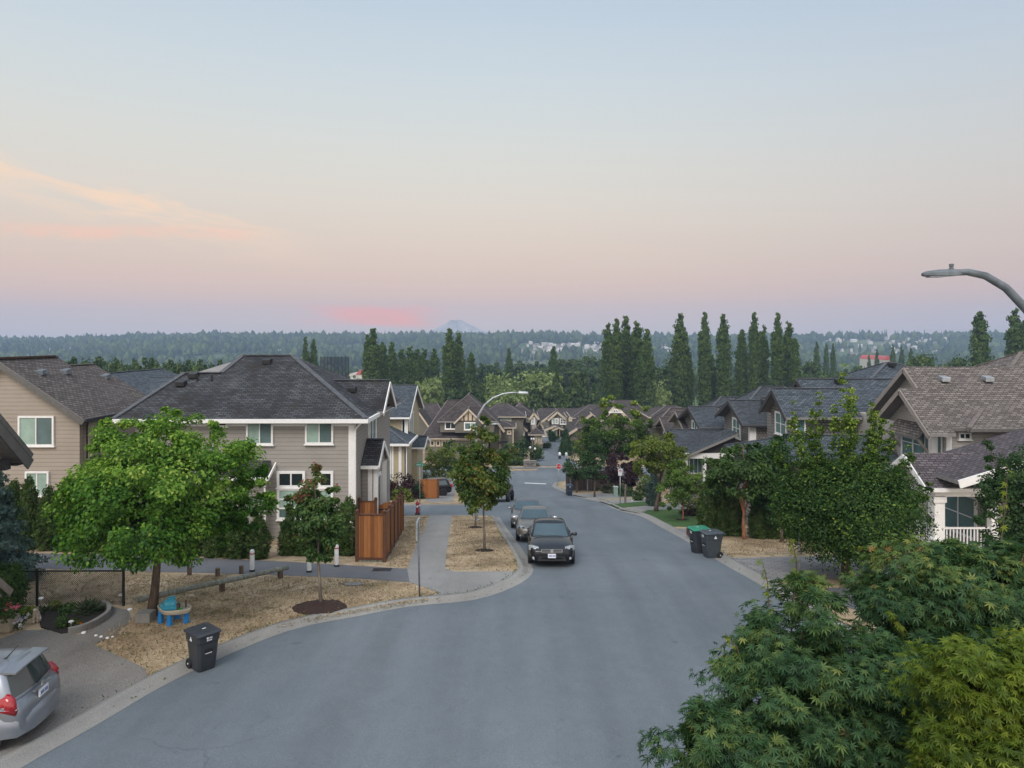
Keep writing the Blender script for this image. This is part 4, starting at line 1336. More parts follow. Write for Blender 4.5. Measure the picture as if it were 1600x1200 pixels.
def garage3(H, zb):
    Yr_, Yn_ = 60.2, 56.0
    x0 = X(1045, Yr_)
    H.roof('x', x0, 18.4, Yn_, 2 * Yr_ - Yn_, Z(707, Yn_), Z(671, Yr_), gables=(1, 0), ov=0.5, bh=0.3, guts=(1, 0))
    H.box('wall', x0 + 0.7, 18.0, Yn_ + 0.5, 63, zb, Z(707, Yn_) - 0.1)
    # gable of the porch facing the viewer
    H.m('roof').slab([(X(1068, 55.2), 54.6, Z(711, 55)), (X(1139, 57), 54.6, Z(672, 56.4)), (X(1139, 57), 57.5, Z(672, 56.4)), (X(1068, 55.2), 57.5, Z(711, 55))], 0.2)
    H.m('porch_gable').extrude([(X(1072, 55.2), 55.1, Z(709, 55) - 0.1), (X(1139, 57) - 0.1, 55.1, Z(709, 55) - 0.1), (X(1139, 57) - 0.1, 55.1, Z(675, 56.4) - 0.1)], (0, 0.1, 0))
    H.m('porch_beam').box(X(1069, 55), X(1139, 57), 54.85, 55.1, Z(716, 55), Z(708, 55))
    H.m('porch_post').box(X(1069, 55), X(1074, 55), 54.9, 55.15, zb, Z(716, 55))
    H.m('porch_post').box(X(1099, 55), X(1103, 55), 54.9, 55.15, zb, Z(716, 55))
    H.winS(1076, 1098, 713, 740, 56.45, panes=('tealglass', 'tealglass', 'tealglass'), fr=0.08)
mats_0 = mats
def mats(*a, **k):
    return mats_0(*a, porch_gable=('porch_gable_wall', 'fascia_dark'), porch_beam=('porch_beam', 'white'), porch_post=('porch_post', 'white'), **k)
right_house('dark shingled house with shake walls and a low garage roof, second on the right', 57, 1138, 625, 53.3, 664, 22, (1189, 604, 62.5, 3.0), 'rf_stain', 'cap', 'sid_shake', garage3)
right_house('dark roofed house third down the hill on the right', 70, 1075, 635, 65.6, 668, 24, (1127, 620, 77, 2.6), 'rf_stain', 'cap', 'sid_shake')
right_house('brown roofed house furthest down the hill on the right', 83, 1031, 652, 79.5, 678, 26, (1047, 638, 88, 2.6), 'rf_town', 'cap_tan', 'sid_olive', bargek='taupe_trim')
H = House('dark_roof_house', (21, 76, g(76)), 'narrow brown gable roof squeezed between two dark roofs')
H.box('wall', X(1056, 76) + .5, 26, 73, 79, g(80) - .5, Z(672, 73))
H.roof('x', X(1055, 76), 26, 72.4, 79.6, Z(670, 72.4), Z(642, 76), gables=(1, 0), ov=0.6)
H.done(mats('sid_olive', 'rf_town', trim='white', barge='taupe_trim', gutter='fascia_dark', cap='cap_tan'))

# ------------------------------------------------------------------ TOWNHOUSES at the foot of the hill
class Town(House):
    def front_gable(s, p0, p1, pe, pa, Y, depth, base=None, wall='wall', bh=0.35, ov=0.5, pc=None, hip=0.0):
        x0, x1 = X(p0, Y), X(p1, Y)
        ze, za = Z(pe, Y), Z(pa, Y)
        s.roof('y', Y, Y + depth, x0, x1, ze, za, br=None if pc is None else X(pc, Y), gables=(1, 0), h0=hip, ov=ov, bh=bh, wall=wall, t=0.25, gut=None)
        zb_ = g(Y + depth) - 0.5 if base is None else Z(base, Y)
        s.box(wall, x0 + 0.5, x1 - 0.5, Y + ov, Y + depth, zb_, ze - 0.2)
    def side(s, p0, p1, pe, pr, Y, depth, h0=0, h1=0, wall='wall', base=None, g0=(0, 0)):
        x0, x1 = X(p0, Y), X(p1, Y)
        ze = Z(pe, Y)
        zr = Z(pr, Y + depth / 2)
        s.roof('x', x0, x1, Y, Y + depth, ze, zr, h0=h0, h1=h1, gables=g0, ov=0.5, bh=0.35, t=0.25)
        zb_ = g(Y + depth) - 0.5 if base is None else Z(base, Y)
        s.box(wall, x0 + 0.6, x1 - 0.6, Y + 0.6, Y + depth - 0.6, zb_, ze - 0.2)
TM = lambda **k: mats('sid_olive', 'rf_town', trim='cream', gutter='cream', barge='cream', cap='cap_tan', panel=('gable_panel', 'sid_panel'), timber=('timber', 'timber'), chimney=('chimney', 'sid_light'), **k)

H = Town('townhouse', (X(712, 130), 132, g(130)), 'broad townhouse with steep brown roof and half timbered gable behind the pavement tree', group='brown roofed townhouses')
H.side(658, 768, 685, 625, 127, 13, h0=4.2, h1=5.2)
H.front_gable(683, 776, 658, 619, 126.0, 8, base=676, ov=0.6, hip=3.2)
H.front_gable(709, 755, 660, 637.5, 124.8, 4, base=676, wall='panel', ov=0.4, bh=0.25)
for p in (719, 725, 731.5, 738, 744):
    H.m('timber').box(X(p, 125.2) - 0.09, X(p, 125.2) + 0.09, 125.08, 125.17, Z(658, 125.2), Z(658 - 13 * (1 - abs(p - 732) / 20), 125.2))
H.box('wall', X(711, 125.2), X(752.5, 125.2), 125.12, 126.2, Z(676, 125.2), Z(658, 125.2))
H.m('timber').box(X(713, 125.2), X(751, 125.2), 125.05, 125.17, Z(659, 125.2), Z(657.2, 125.2))
H.winS(695, 713.5, 659, 671, 126.58, panes=('darkglass', 'darkglass'), fr=0.2)
H.winS(725, 745.5, 659.5, 672, 125.11, panes=('screen', 'blind'), fr=0.2)
for a in range(672, 708, 9):
    H.winS(a, a + 7, 688, 697, 127.58, panes=('darkglass',), fr=0.2, frame='cream')
H.m('trim').box(X(667, 127), X(764, 127), 127.5, 127.6, Z(689, 127), Z(686.5, 127))
H.done(TM())

H = Town('townhouse', (X(655, 160), 165, g(160)), 'low brown roof glimpsed left of the half timbered townhouse', group='brown roofed townhouses')
H.side(640, 706, 668, 630.5, 158, 14, h0=0, h1=4)
H.front_gable(634, 672, 668, 641, 150, 8)
H.done(TM())

H = Town('townhouse', (X(790, 140), 142, g(140)), 'townhouse with stepped brown roofs and a small balcony beside the street lamp', group='brown roofed townhouses')
H.side(748, 822, 651, 630, 142, 12, h0=4, h1=4)
H.side(768, 806, 668, 657, 133, 8, h0=2.5, h1=2.5)
H.front_gable(762, 788, 672, 655, 131, 6, bh=0.4)
H.winS(781, 799, 652, 658, 142.5, panes=('blind', 'blind', 'blind'), fr=0.15, frame='cream')
H.winS(792, 799, 672, 679, 133.5, panes=('darkglass',), fr=0.3, frame='cream')
bal = MB()
for k in range(12):
    x = X(779, 130.6) + k * 0.16
    bal.bar((x, 130.6, Z(690.5, 130.6)), (x, 130.6, Z(684, 130.6)), 0.04, 0.04, (0, 1, 0))
bal.bar((X(778.5, 130.6), 130.6, Z(684, 130.6)), (X(794, 130.6), 130.6, Z(684, 130.6)), 0.06, 0.06)
bal.box(X(778.5, 130.6), X(794, 130.6), 130.5, 131.5, Z(692, 130.6), Z(690.5, 130.6))
H.part(bal, 'balcony', M['black'])
for p in (780.5, 801):
    H.m('trim').box(X(p, 131.4), X(p + 1.4, 131.4), 131.3, 131.45, g(134), Z(670, 131.4))
H.done(TM())

H = Town('townhouse', (X(822, 150), 150, g(150)), 'tall townhouse with grey bay gable and glazed porch left of the curving drive', group='brown roofed townhouses')
H.side(786, 842, 654, 628.5, 150, 12, h0=4, h1=4.5)
H.front_gable(805, 818, 656, 645, 147.5, 4, bh=0.4, ov=0.4)
H.front_gable(827, 842, 653, 643.5, 146, 6, bh=0.4, ov=0.4, wall='bay')
H.front_gable(838, 849, 667, 657.5, 150, 4, bh=0.35, ov=0.4)
H.front_gable(811, 824, 671, 665, 144.5, 4, bh=0.4, ov=0.4)
H.side(826, 852, 679, 666, 143.5, 7, h0=2, h1=2.4, base=700)
H.winS(829.5, 836, 652, 663, 146.38, panes=('tealglass', 'tealglass'), fr=0.25, rows=2)
H.winS(821.5, 828, 652.5, 660, 149.6, panes=('blind',), fr=0.3, frame='cream')
H.winS(814, 820, 671, 680, 144.88, panes=('tealglass', 'tealglass'), fr=0.25, rows=2)
for k in range(5):
    p = 835.5 + k * 2.6
    H.m('trim').box(X(p, 144), X(p + 0.8, 144), 143.9, 144.05, Z(696, 144), Z(680, 144))
for k in range(4):
    p = 836.4 + k * 2.6
    H.winS(p, p + 1.7, 681, 693, 144.02, panes=('darkglass',), fr=0.06, frame='cream')
for p in (806, 814, 829):
    H.m('trim').box(X(p, 147.9), X(p + 1.1, 147.9), 147.75, 147.92, g(150), Z(657, 147.9))
dm = TM()
dm['bay'] = ('bay_wall', M['sid_light'])
H.done(dm)

H = Town('townhouse', (X(870, 186), 186, g(186)), 'townhouse closing the end of the drive with a white trimmed porch gable', group='brown roofed townhouses')
H.side(818, 922, 661, 638, 188, 13, h0=5, h1=2)
H.front_gable(846, 892, 657.5, 640.5, 186, 6, bh=0.5)
H.front_gable(856, 886, 655, 642, 183.5, 5, bh=0.5, ov=0.5)
H.front_gable(850, 884, 670.5, 664, 181, 5, bh=0.5, ov=0.5, base=667.5)
H.front_gable(862, 884, 671.5, 666.5, 180, 3, bh=0.4, ov=0.5, base=668.5)
H.winS(862, 873, 653.5, 662.5, 183.98, panes=('blind', 'blind'), fr=0.3, rows=2)
H.winS(874.5, 885, 653.5, 663.5, 183.98, panes=('darkglass', 'darkglass', 'darkglass'), fr=0.3, rows=2)
for p in (864, 869.5, 874, 882):
    H.m('trim').box(X(p, 180.5), X(p + 1.0, 180.5), 180.3, 180.6, g(181), Z(671, 180.5))
H.m('garage').box(X(847, 183), X(857, 183), 183.3, 183.5, g(184), Z(671, 183))
H.winS(864.5, 868, 672, 681, 183.98, panes=('blind',), fr=0.25)
H.winS(879, 883, 672, 681, 183.98, panes=('blind',), fr=0.25)
H.box('wall', X(848, 184), X(890, 184), 184.0, 187, g(188), Z(660, 184))
dm = TM()
dm['garage'] = ('garage_door', M['white'])
H.done(dm)

H = Town('townhouse', (X(905, 150), 152, g(150)), 'townhouse with cream lean-to roof on the right of the drive', group='brown roofed townhouses')
H.side(893, 950, 653, 632, 158, 14, h0=5, h1=0)
H.side(886, 905, 651, 640, 172, 10, h0=3, h1=0)
H.front_gable(914, 940, 653, 643, 150, 7, bh=0.5)
H.front_gable(896, 920, 668, 656, 148, 7, bh=0.35, hip=2.5)
H.m('roof').slab([(X(881.5, 143), 143, Z(682, 143)), (X(902, 143), 143, Z(669, 143)), (X(902, 143), 149, Z(669, 143)), (X(881.5, 143), 149, Z(682, 143))], 0.25)
H.m('barge').bar((X(881.5, 143), 142.95, Z(683, 143)), (X(902, 143), 142.95, Z(670, 143)), 0.08, 0.5)
H.box('wall', X(887, 143.5), X(902, 143.5), 143.5, 149, g(149), Z(681, 143.5))
H.m('trim').box(X(887.5, 143), X(889.5, 143), 143.2, 143.5, g(145), Z(682, 143))
H.winS(888.5, 894, 652, 658, 150.5, panes=('blind',), fr=0.25, frame='cream')
H.winS(900, 910, 653.5, 657, 158.5, panes=('blind',), fr=0.15, frame='cream')
H.winS(907, 911.5, 670.5, 676.5, 148.45, panes=('darkglass',), fr=0.25, frame='cream')
H.done(TM())

H = Town('townhouse', (X(965, 130), 132, g(130)), 'townhouse with a white trussed gable behind the dark trees', group='brown roofed townhouses')
H.side(935, 1030, 655, 625.5, 134, 14, h0=4, h1=4)
H.front_gable(938, 986, 656, 631.5, 130, 8, bh=0.5)
tr = H.m('truss')
xc, zc_ = X(962, 129.9), Z(633, 129.9)
tr.bar((X(951, 129.9), 129.85, Z(644.2, 129.9)), (X(973, 129.9), 129.85, Z(644.2, 129.9)), 0.1, 0.25)
tr.bar((xc, 129.85, Z(644, 129.9)), (xc, 129.85, zc_), 0.22, 0.1, (0, 1, 0))
tr.bar((X(957, 129.9), 129.85, Z(644, 129.9)), (xc, 129.85, Z(637, 129.9)), 0.1, 0.2)
tr.bar((X(967, 129.9), 129.85, Z(644, 129.9)), (xc, 129.85, Z(637, 129.9)), 0.1, 0.2)
dm = TM()
dm['truss'] = ('gable_truss', M['white'])
H.done(dm)
H = Town('townhouse', (X(1060, 125), 125, g(125)), 'brown roofs behind the dark roofed houses on the right', group='brown roofed townhouses')
H.side(1015, 1105, 652, 634, 118, 12, h0=4, h1=4)
H.done(TM())
# ------------------------------------------------------------------ trees near the street
def tree_px(name, label, cat, base, blobs, leaf, n, size, kind='oval', bark='bark', r0=0.09, seed=1, top=None, clusters=60, cr=0.24, fill=0.25,
            depth=1.0, group=None, trunk=True, nl=6, dY=0.0, lean=0.0, shift=None, Yfix=None, rxs=1.0, shoots=None, **kw):
    """base: photo pixel of the trunk foot; blobs in photo pixels (cx, cy, rx, ry) at the trunk's distance"""
    if Yfix is None:
        bx, by = gnd(*base)
    else:
        by = Yfix
        bx = X(base[0], by)
    rng = np.random.default_rng(seed * 7 + 3)
    s = by / F
    zg = g(by) + 0.08
    root = empty(name, (bx, by, zg), label, cat, group)
    B = []
    for i, b in enumerate(blobs):
        d = b[4] * s if len(b) > 4 else rng.uniform(-0.25, 0.25) * b[2] * s
        B.append(((b[0] - 800) * s - bx, d + dY, EYE - (b[1] - HZ) * s - zg, b[2] * s * rxs * 0.88, b[2] * s * depth, b[3] * s * 0.92))
    if trunk:
        mb = MB()
        zs = [b[2] for b in B]
        top = max(b[2] for b in B[:1]) if top is None else EYE - (top - HZ) * s - zg
        tg = []
        for k in range(nl):
            b = B[k % len(B)]
            a = rng.uniform(0, 6.28)
            tg.append(((b[0] + math.cos(a) * b[3] * 0.6, b[1] + math.sin(a) * b[4] * 0.6, b[2] + rng.uniform(-0.2, 0.5) * b[5]), rng.uniform(0.42, 0.9)))
        tx = B[0][0]
        limbs(mb, (0, 0, -0.15), (tx + lean, B[0][1], top), r0, tg, rng)
        mb.build('trunk', M[bark], root, smooth=True)
    crown('crown', root, GREEN[leaf], B, n, size, kind, seed, clusters, cr, fill, shift=shift, **kw)
    if shoots:
        S_ = [((b[0] - 800) * s - bx, b[4] * s + dY, EYE - (b[1] - HZ) * s - zg, b[2] * s, b[2] * s, b[3] * s) for b in shoots[0]]
        crown('upright_shoots', root, GREEN[leaf], S_, shoots[1], size, kind, seed + 1, shoots[2], shoots[3], 0.5, shift=shoots[4], wexp=0.5, droop=-1.1, tvar=0.4)
    return root

def ring(name, label, base, r, mat='mulch', h=0.05, cat='mulch ring', sq=0.75, group=None):
    """low irregular mound of mulch round a trunk"""
    bx, by = gnd(*base)
    rng = np.random.default_rng(int(base[0]))
    mb = MB()
    n = 26
    rings = []
    for f, hh in ((1.0, 0.0), (0.9, h), (0.55, h * 1.5), (0.12, h * 1.7)):
        rings.append([(math.cos(2 * math.pi * k / n) * r * f * (1 + rng.uniform(-.1, .1)), math.sin(2 * math.pi * k / n) * r * sq * f * (1 + rng.uniform(-.1, .1)),
                       hh + rng.uniform(-.012, .012) + (g(by + math.sin(2 * math.pi * k / n) * r * sq * f) - g(by))) for k in range(n)])
    mb.loft(rings, cap=True)
    o = mb.build(name, M[mat], loc=(bx, by, g(by) + 0.092))
    tag(o, label, cat, group)

lit_top = lambda pos, rng: 0.17 * np.clip((pos[:, 2] - 3.0) / 2.0, -1, 1)  # lit crown top and shaded lower leaves put into leaf tint by height
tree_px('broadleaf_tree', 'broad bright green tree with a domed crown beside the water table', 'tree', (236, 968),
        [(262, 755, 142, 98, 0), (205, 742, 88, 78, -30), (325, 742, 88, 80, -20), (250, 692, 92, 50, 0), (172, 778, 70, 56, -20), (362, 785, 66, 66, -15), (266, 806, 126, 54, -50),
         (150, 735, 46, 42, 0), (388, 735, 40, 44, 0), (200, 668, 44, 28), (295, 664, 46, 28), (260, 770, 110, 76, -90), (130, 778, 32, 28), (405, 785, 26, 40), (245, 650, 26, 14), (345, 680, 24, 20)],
        'bright', 60000, 0.105, 'oval', r0=0.15, seed=11, top=740, clusters=420, cr=0.17, fill=0.22, droop=0.45, tvar=0.75, nl=9, lean=-0.1, shift=lit_top)
o = MB()
o.box(-0.22, 0.22, -0.2, 0.2, -0.1, 0.28)
bx, by = gnd(230, 974)
o = o.build('planter_block', M['concrete'], bevel=0.02, loc=(bx - 0.02, by - 0.05, g(by) + 0.1))
tag(o, 'square concrete block at the foot of the bright green tree', 'planter')

def redtip(pos, rng):
    return 0.34 * np.clip((pos[:, 2] - 3.2) / 1.0, -0.15, 1.2)
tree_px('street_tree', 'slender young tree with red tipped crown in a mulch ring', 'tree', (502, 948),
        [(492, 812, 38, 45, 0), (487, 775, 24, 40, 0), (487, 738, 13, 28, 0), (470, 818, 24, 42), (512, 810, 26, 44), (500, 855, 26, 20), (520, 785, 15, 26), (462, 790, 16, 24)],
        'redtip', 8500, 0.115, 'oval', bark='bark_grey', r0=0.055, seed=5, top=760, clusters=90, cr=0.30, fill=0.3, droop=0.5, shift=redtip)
ring('mulch_ring', 'wide dark red mulch ring under the red tipped young tree', (500, 954), 0.85, sq=0.85)
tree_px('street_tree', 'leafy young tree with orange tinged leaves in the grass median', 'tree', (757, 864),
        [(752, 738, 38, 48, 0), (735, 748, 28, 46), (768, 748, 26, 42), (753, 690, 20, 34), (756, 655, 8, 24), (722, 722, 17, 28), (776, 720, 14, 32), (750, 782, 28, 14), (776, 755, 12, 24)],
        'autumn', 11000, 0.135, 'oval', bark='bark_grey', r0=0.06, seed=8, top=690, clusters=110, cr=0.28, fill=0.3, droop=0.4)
ring('mulch_ring', 'dark mulch ring round the nearer median tree', (757, 864), 0.40, 'soil', sq=0.7)
tree_px('street_tree', 'second median tree half hidden behind the orange tinged one', 'tree', (743, 827),
        [(738, 735, 22, 45, 0), (728, 760, 14, 26), (748, 760, 16, 28)], 'autumn', 2600, 0.12, 'oval', bark='bark_grey', r0=0.055, seed=9, top=720, clusters=50, cr=0.3, droop=0.4)
ring('mulch_ring', 'dark mulch ring at the far end of the grass median', (743, 827), 0.42, 'soil', sq=0.7)

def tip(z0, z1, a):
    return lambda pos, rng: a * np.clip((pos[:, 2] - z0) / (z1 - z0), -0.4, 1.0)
HB_ = []
for tx_, ty_ in ((1216, 705), (1230, 672), (1248, 648), (1266, 655), (1284, 634), (1298, 650), (1310, 588), (1324, 628), (1340, 632), (1354, 655), (1373, 645), (1390, 662), (1404, 690), (1424, 712), (1440, 758), (1222, 748), (1208, 785), (1360, 668), (1272, 680), (1430, 790)):
    sx_, sy_ = 1323 + (tx_ - 1323) * 0.45, 800 + abs(tx_ - 1323) * 0.10
    for q_ in range(7):
        f_ = q_ / 6
        HB_.append((sx_ + (tx_ - sx_) * f_, sy_ + (ty_ - sy_) * f_, 24 - 18.5 * f_ ** 0.8, (sy_ - ty_) / 8 + 6, (hash((tx_, ty_)) % 7 - 3) * 9 * (1 - 0.3 * f_)))
tree_px('hornbeam_tree', 'large dark hornbeam with upright light green shoots on the right', 'tree', (1323, 906),
        [(1325, 800, 92, 66, 0), (1285, 795, 62, 62), (1365, 790, 62, 60), (1325, 838, 82, 44), (1250, 780, 40, 56), (1398, 780, 36, 52), (1325, 790, 70, 66, -70), (1290, 755, 46, 46, -30), (1350, 755, 46, 46, -30)],
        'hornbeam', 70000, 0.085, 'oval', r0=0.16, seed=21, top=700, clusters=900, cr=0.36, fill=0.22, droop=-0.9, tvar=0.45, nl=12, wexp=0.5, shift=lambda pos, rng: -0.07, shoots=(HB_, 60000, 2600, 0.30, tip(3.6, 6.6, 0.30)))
tree_px('paperbark_tree', 'tree with peeling red bark and dark green crown in front of the cedar hedge', 'tree', (1164, 846),
        [(1160, 740, 48, 42, 0), (1135, 730, 32, 32), (1188, 750, 30, 34), (1155, 700, 26, 20), (1120, 760, 20, 20), (1185, 712, 22, 22)],
        'mid', 9500, 0.14, 'oval', bark='bark_red', r0=0.11, seed=31, top=770, clusters=90, cr=0.28, fill=0.3, droop=0.3)
tree_px('broadleaf_tree', 'dark leafy tree between the paperbark and the hornbeam', 'tree', (1222, 850),
        [(1222, 740, 34, 52, 0), (1205, 745, 28, 50), (1235, 715, 22, 36), (1215, 790, 30, 30)],
        'dark', 8500, 0.14, 'oval', r0=0.09, seed=33, top=745, clusters=80, cr=0.3, droop=0.3, dY=0.9)
tree_px('ornamental_maple', 'yellow green spreading maple with a mossy leaning trunk by the driveway', 'tree', (1025, 801),
        [(1030, 705, 38, 22, 0), (1005, 712, 24, 20), (1050, 712, 22, 22), (1035, 688, 24, 16), (1015, 732, 24, 16), (1058, 728, 14, 18), (992, 702, 14, 14)],
        'yellowtree', 8500, 0.15, 'oval', bark='bark', r0=0.15, seed=35, top=725, clusters=80, cr=0.3, fill=0.2, droop=0.3, lean=0.2)
tree_px('ornamental_maple', 'small fresh green maple on the mown green lawn', 'tree', (1066, 815),
        [(1070, 755, 32, 24, 0), (1052, 765, 24, 24), (1085, 760, 20, 22), (1065, 735, 22, 14), (1045, 782, 16, 14), (1078, 785, 16, 12)],
        'fresh', 8500, 0.11, 'oval', bark='bark_red', r0=0.07, seed=37, top=760, clusters=80, cr=0.28, fill=0.2, droop=0.3)
ring('mulch_ring', 'dark soil ring under the small maple on the green lawn', (1066, 815), 0.42, 'soil')
tree_px('ornamental_maple', 'dark purple leaved maple behind the parking sign', 'tree', (962, 772),
        [(966, 735, 30, 24, 0), (950, 742, 22, 20), (984, 740, 18, 20), (964, 718, 20, 12)],
        'purple', 9000, 0.17, 'oval', bark='bark', r0=0.09, seed=39, top=745, clusters=70, cr=0.3, droop=0.3)
tree_px('street_tree', 'small dark round crowned tree beside the stop sign', 'tree', (901, 771),
        [(903, 722, 21, 20, 0), (890, 730, 12, 14), (915, 728, 13, 16), (903, 740, 18, 8)], 'dark', 3000, 0.2, 'oval', bark='bark', r0=0.11, seed=41, top=730, clusters=60, cr=0.3)
tree_px('street_tree', 'dark street tree with reddish trunk by the wooden fence', 'tree', (929, 778),
        [(930, 722, 18, 30, 0), (922, 735, 12, 22), (938, 738, 12, 22), (930, 695, 12, 24)], 'dark', 3200, 0.18, 'oval', bark='bark', r0=0.10, seed=43, top=720, clusters=60, cr=0.3)
tree_px('broadleaf_tree', 'big dark tree with light upright shoots hiding the trussed townhouse', 'tree', (965, 765),
        [(965, 690, 34, 36, 0), (940, 690, 26, 34), (992, 685, 26, 36), (960, 650, 11, 28), (948, 640, 6, 26), (1000, 655, 10, 26), (978, 660, 12, 26), (1015, 665, 12, 28), (925, 665, 8, 26)],
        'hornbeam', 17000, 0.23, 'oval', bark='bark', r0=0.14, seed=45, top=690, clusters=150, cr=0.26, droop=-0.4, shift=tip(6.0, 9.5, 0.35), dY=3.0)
tree_px('street_tree', 'small tree with a pale top shoot beyond the stop sign', 'tree', (911, 735),
        [(911, 692, 10, 22, 0), (904, 700, 9, 16), (919, 700, 8, 16), (911, 660, 2.5, 28)], 'yellowtree', 1500, 0.3, 'oval', bark='bark', r0=0.12, seed=47, top=695, clusters=36, cr=0.35)
tree_px('broadleaf_tree', 'leafy green tree above the orange fence', 'tree', (690, 762),
        [(680, 712, 22, 20, 0), (695, 722, 20, 22), (668, 720, 14, 18), (690, 740, 16, 14), (700, 695, 12, 12)], 'yellowtree', 3000, 0.24, 'oval', bark='bark', r0=0.12, seed=49, top=715, clusters=60, cr=0.3)
tree_px('broadleaf_tree', 'dark tree tucked behind the leafy green tree by the townhouses', 'tree', (700, 745),
        [(700, 712, 14, 24, 0), (708, 724, 12, 18)], 'dark', 1600, 0.3, 'oval', bark='bark', r0=0.12, seed=51, top=715, clusters=36, cr=0.35)
# dark leafy tree cut by the right edge of the frame
tree_px('broadleaf_tree', 'fine leaved dark tree in front of the porch, cut by the right edge', 'tree', (1590, 1000),
        [(1582, 790, 42, 62, 0), (1560, 760, 26, 46), (1600, 740, 46, 48), (1545, 805, 18, 38), (1590, 850, 40, 36), (1545, 706, 9, 28), (1556, 735, 16, 24), (1620, 800, 40, 80)],
        'dark', 20000, 0.075, 'oval', r0=0.07, seed=53, top=780, clusters=220, cr=0.26, droop=0.1, fill=0.3, Yfix=20.5)

# ------------------------------------------------------------------ foreground Japanese maples
def maple(label, bx, by, blobs, leaf, n, size, seed, shoots=(), clusters=150):
    zg = g(by)
    root = empty('japanese_maple', (bx, by, zg), label, 'tree')
    rng = np.random.default_rng(seed)
    B = [(b[0] - bx, b[1] - by, b[2] - zg, b[3], b[4], b[5]) for b in blobs]
    mb = MB()
    tg = []
    for k in range(12):
        b = B[k % len(B)]
        tg.append(((b[0] + rng.uniform(-.4, .4) * b[3], b[1] + rng.uniform(-.4, .4) * b[4], b[2] + 0.2 * b[5]), rng.uniform(0.4, 0.95)))
    limbs(mb, (0, 0, -0.1), (B[0][0], B[0][1], B[0][2]), 0.07, tg, rng)
    mb.build('trunk', M['bark'], root, smooth=True)
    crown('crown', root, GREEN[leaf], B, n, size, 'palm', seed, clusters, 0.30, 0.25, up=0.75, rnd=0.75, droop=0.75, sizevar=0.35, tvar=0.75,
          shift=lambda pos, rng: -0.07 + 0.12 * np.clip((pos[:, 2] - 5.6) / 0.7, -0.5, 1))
    for i, (a, b) in enumerate(shoots):
        a, b = Vector(a) - root.location, Vector(b) - root.location
        sm = MB()
        sm.tube([a, a.lerp(b, 0.5) + Vector((0.02, 0, 0.01)), b], [0.006, 0.005, 0.002], 5)
        so = sm.build('shoot', M['bark'], root)
        m = 16
        f = np.linspace(0.15, 1, m)[:, None]
        pos = np.array(a)[None] * (1 - f) + np.array(b)[None] * f
        out = nrm(rng.normal(0, 1, (m, 3)) * np.array([1, 1, 0.3]))
        V, Fc, nv = scatter(rng, pos, out, size * 0.85, 'palm', droop=0.6, up=0.7)
        lf = npmesh('shoot_leaves', V, Fc, GREEN['lime'], so, np.repeat(rng.uniform(0.4, 0.95, m), nv))
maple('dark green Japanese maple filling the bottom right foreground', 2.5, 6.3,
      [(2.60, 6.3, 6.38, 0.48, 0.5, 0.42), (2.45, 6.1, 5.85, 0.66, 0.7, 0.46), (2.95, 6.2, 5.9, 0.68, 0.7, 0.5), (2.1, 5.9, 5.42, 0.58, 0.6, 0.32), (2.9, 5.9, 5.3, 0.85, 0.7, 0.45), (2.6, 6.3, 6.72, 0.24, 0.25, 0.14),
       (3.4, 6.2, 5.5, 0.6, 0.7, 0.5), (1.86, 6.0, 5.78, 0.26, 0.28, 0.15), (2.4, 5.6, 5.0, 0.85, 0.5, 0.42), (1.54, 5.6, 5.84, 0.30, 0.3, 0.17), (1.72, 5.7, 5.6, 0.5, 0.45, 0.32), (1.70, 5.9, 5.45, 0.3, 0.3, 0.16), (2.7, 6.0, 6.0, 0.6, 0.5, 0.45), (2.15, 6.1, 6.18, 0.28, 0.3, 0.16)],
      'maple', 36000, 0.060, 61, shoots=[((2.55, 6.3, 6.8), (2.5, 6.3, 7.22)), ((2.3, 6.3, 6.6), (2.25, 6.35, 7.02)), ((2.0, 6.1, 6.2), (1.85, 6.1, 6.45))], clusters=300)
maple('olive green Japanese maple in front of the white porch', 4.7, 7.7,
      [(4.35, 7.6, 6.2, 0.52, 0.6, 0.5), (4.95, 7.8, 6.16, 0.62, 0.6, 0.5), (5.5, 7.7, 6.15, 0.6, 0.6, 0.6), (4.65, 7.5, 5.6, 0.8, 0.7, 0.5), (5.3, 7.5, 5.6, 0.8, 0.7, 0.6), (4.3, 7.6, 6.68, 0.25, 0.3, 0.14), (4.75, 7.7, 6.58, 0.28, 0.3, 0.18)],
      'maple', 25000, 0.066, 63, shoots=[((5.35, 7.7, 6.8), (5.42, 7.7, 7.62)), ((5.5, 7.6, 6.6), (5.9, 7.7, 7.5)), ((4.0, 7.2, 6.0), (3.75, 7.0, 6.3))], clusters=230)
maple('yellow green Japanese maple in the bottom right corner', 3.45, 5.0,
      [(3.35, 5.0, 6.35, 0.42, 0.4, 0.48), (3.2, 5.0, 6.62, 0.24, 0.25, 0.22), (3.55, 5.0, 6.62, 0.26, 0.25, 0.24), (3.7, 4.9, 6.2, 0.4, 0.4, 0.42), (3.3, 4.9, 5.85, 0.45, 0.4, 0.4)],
      'lime', 14000, 0.050, 65, clusters=170)

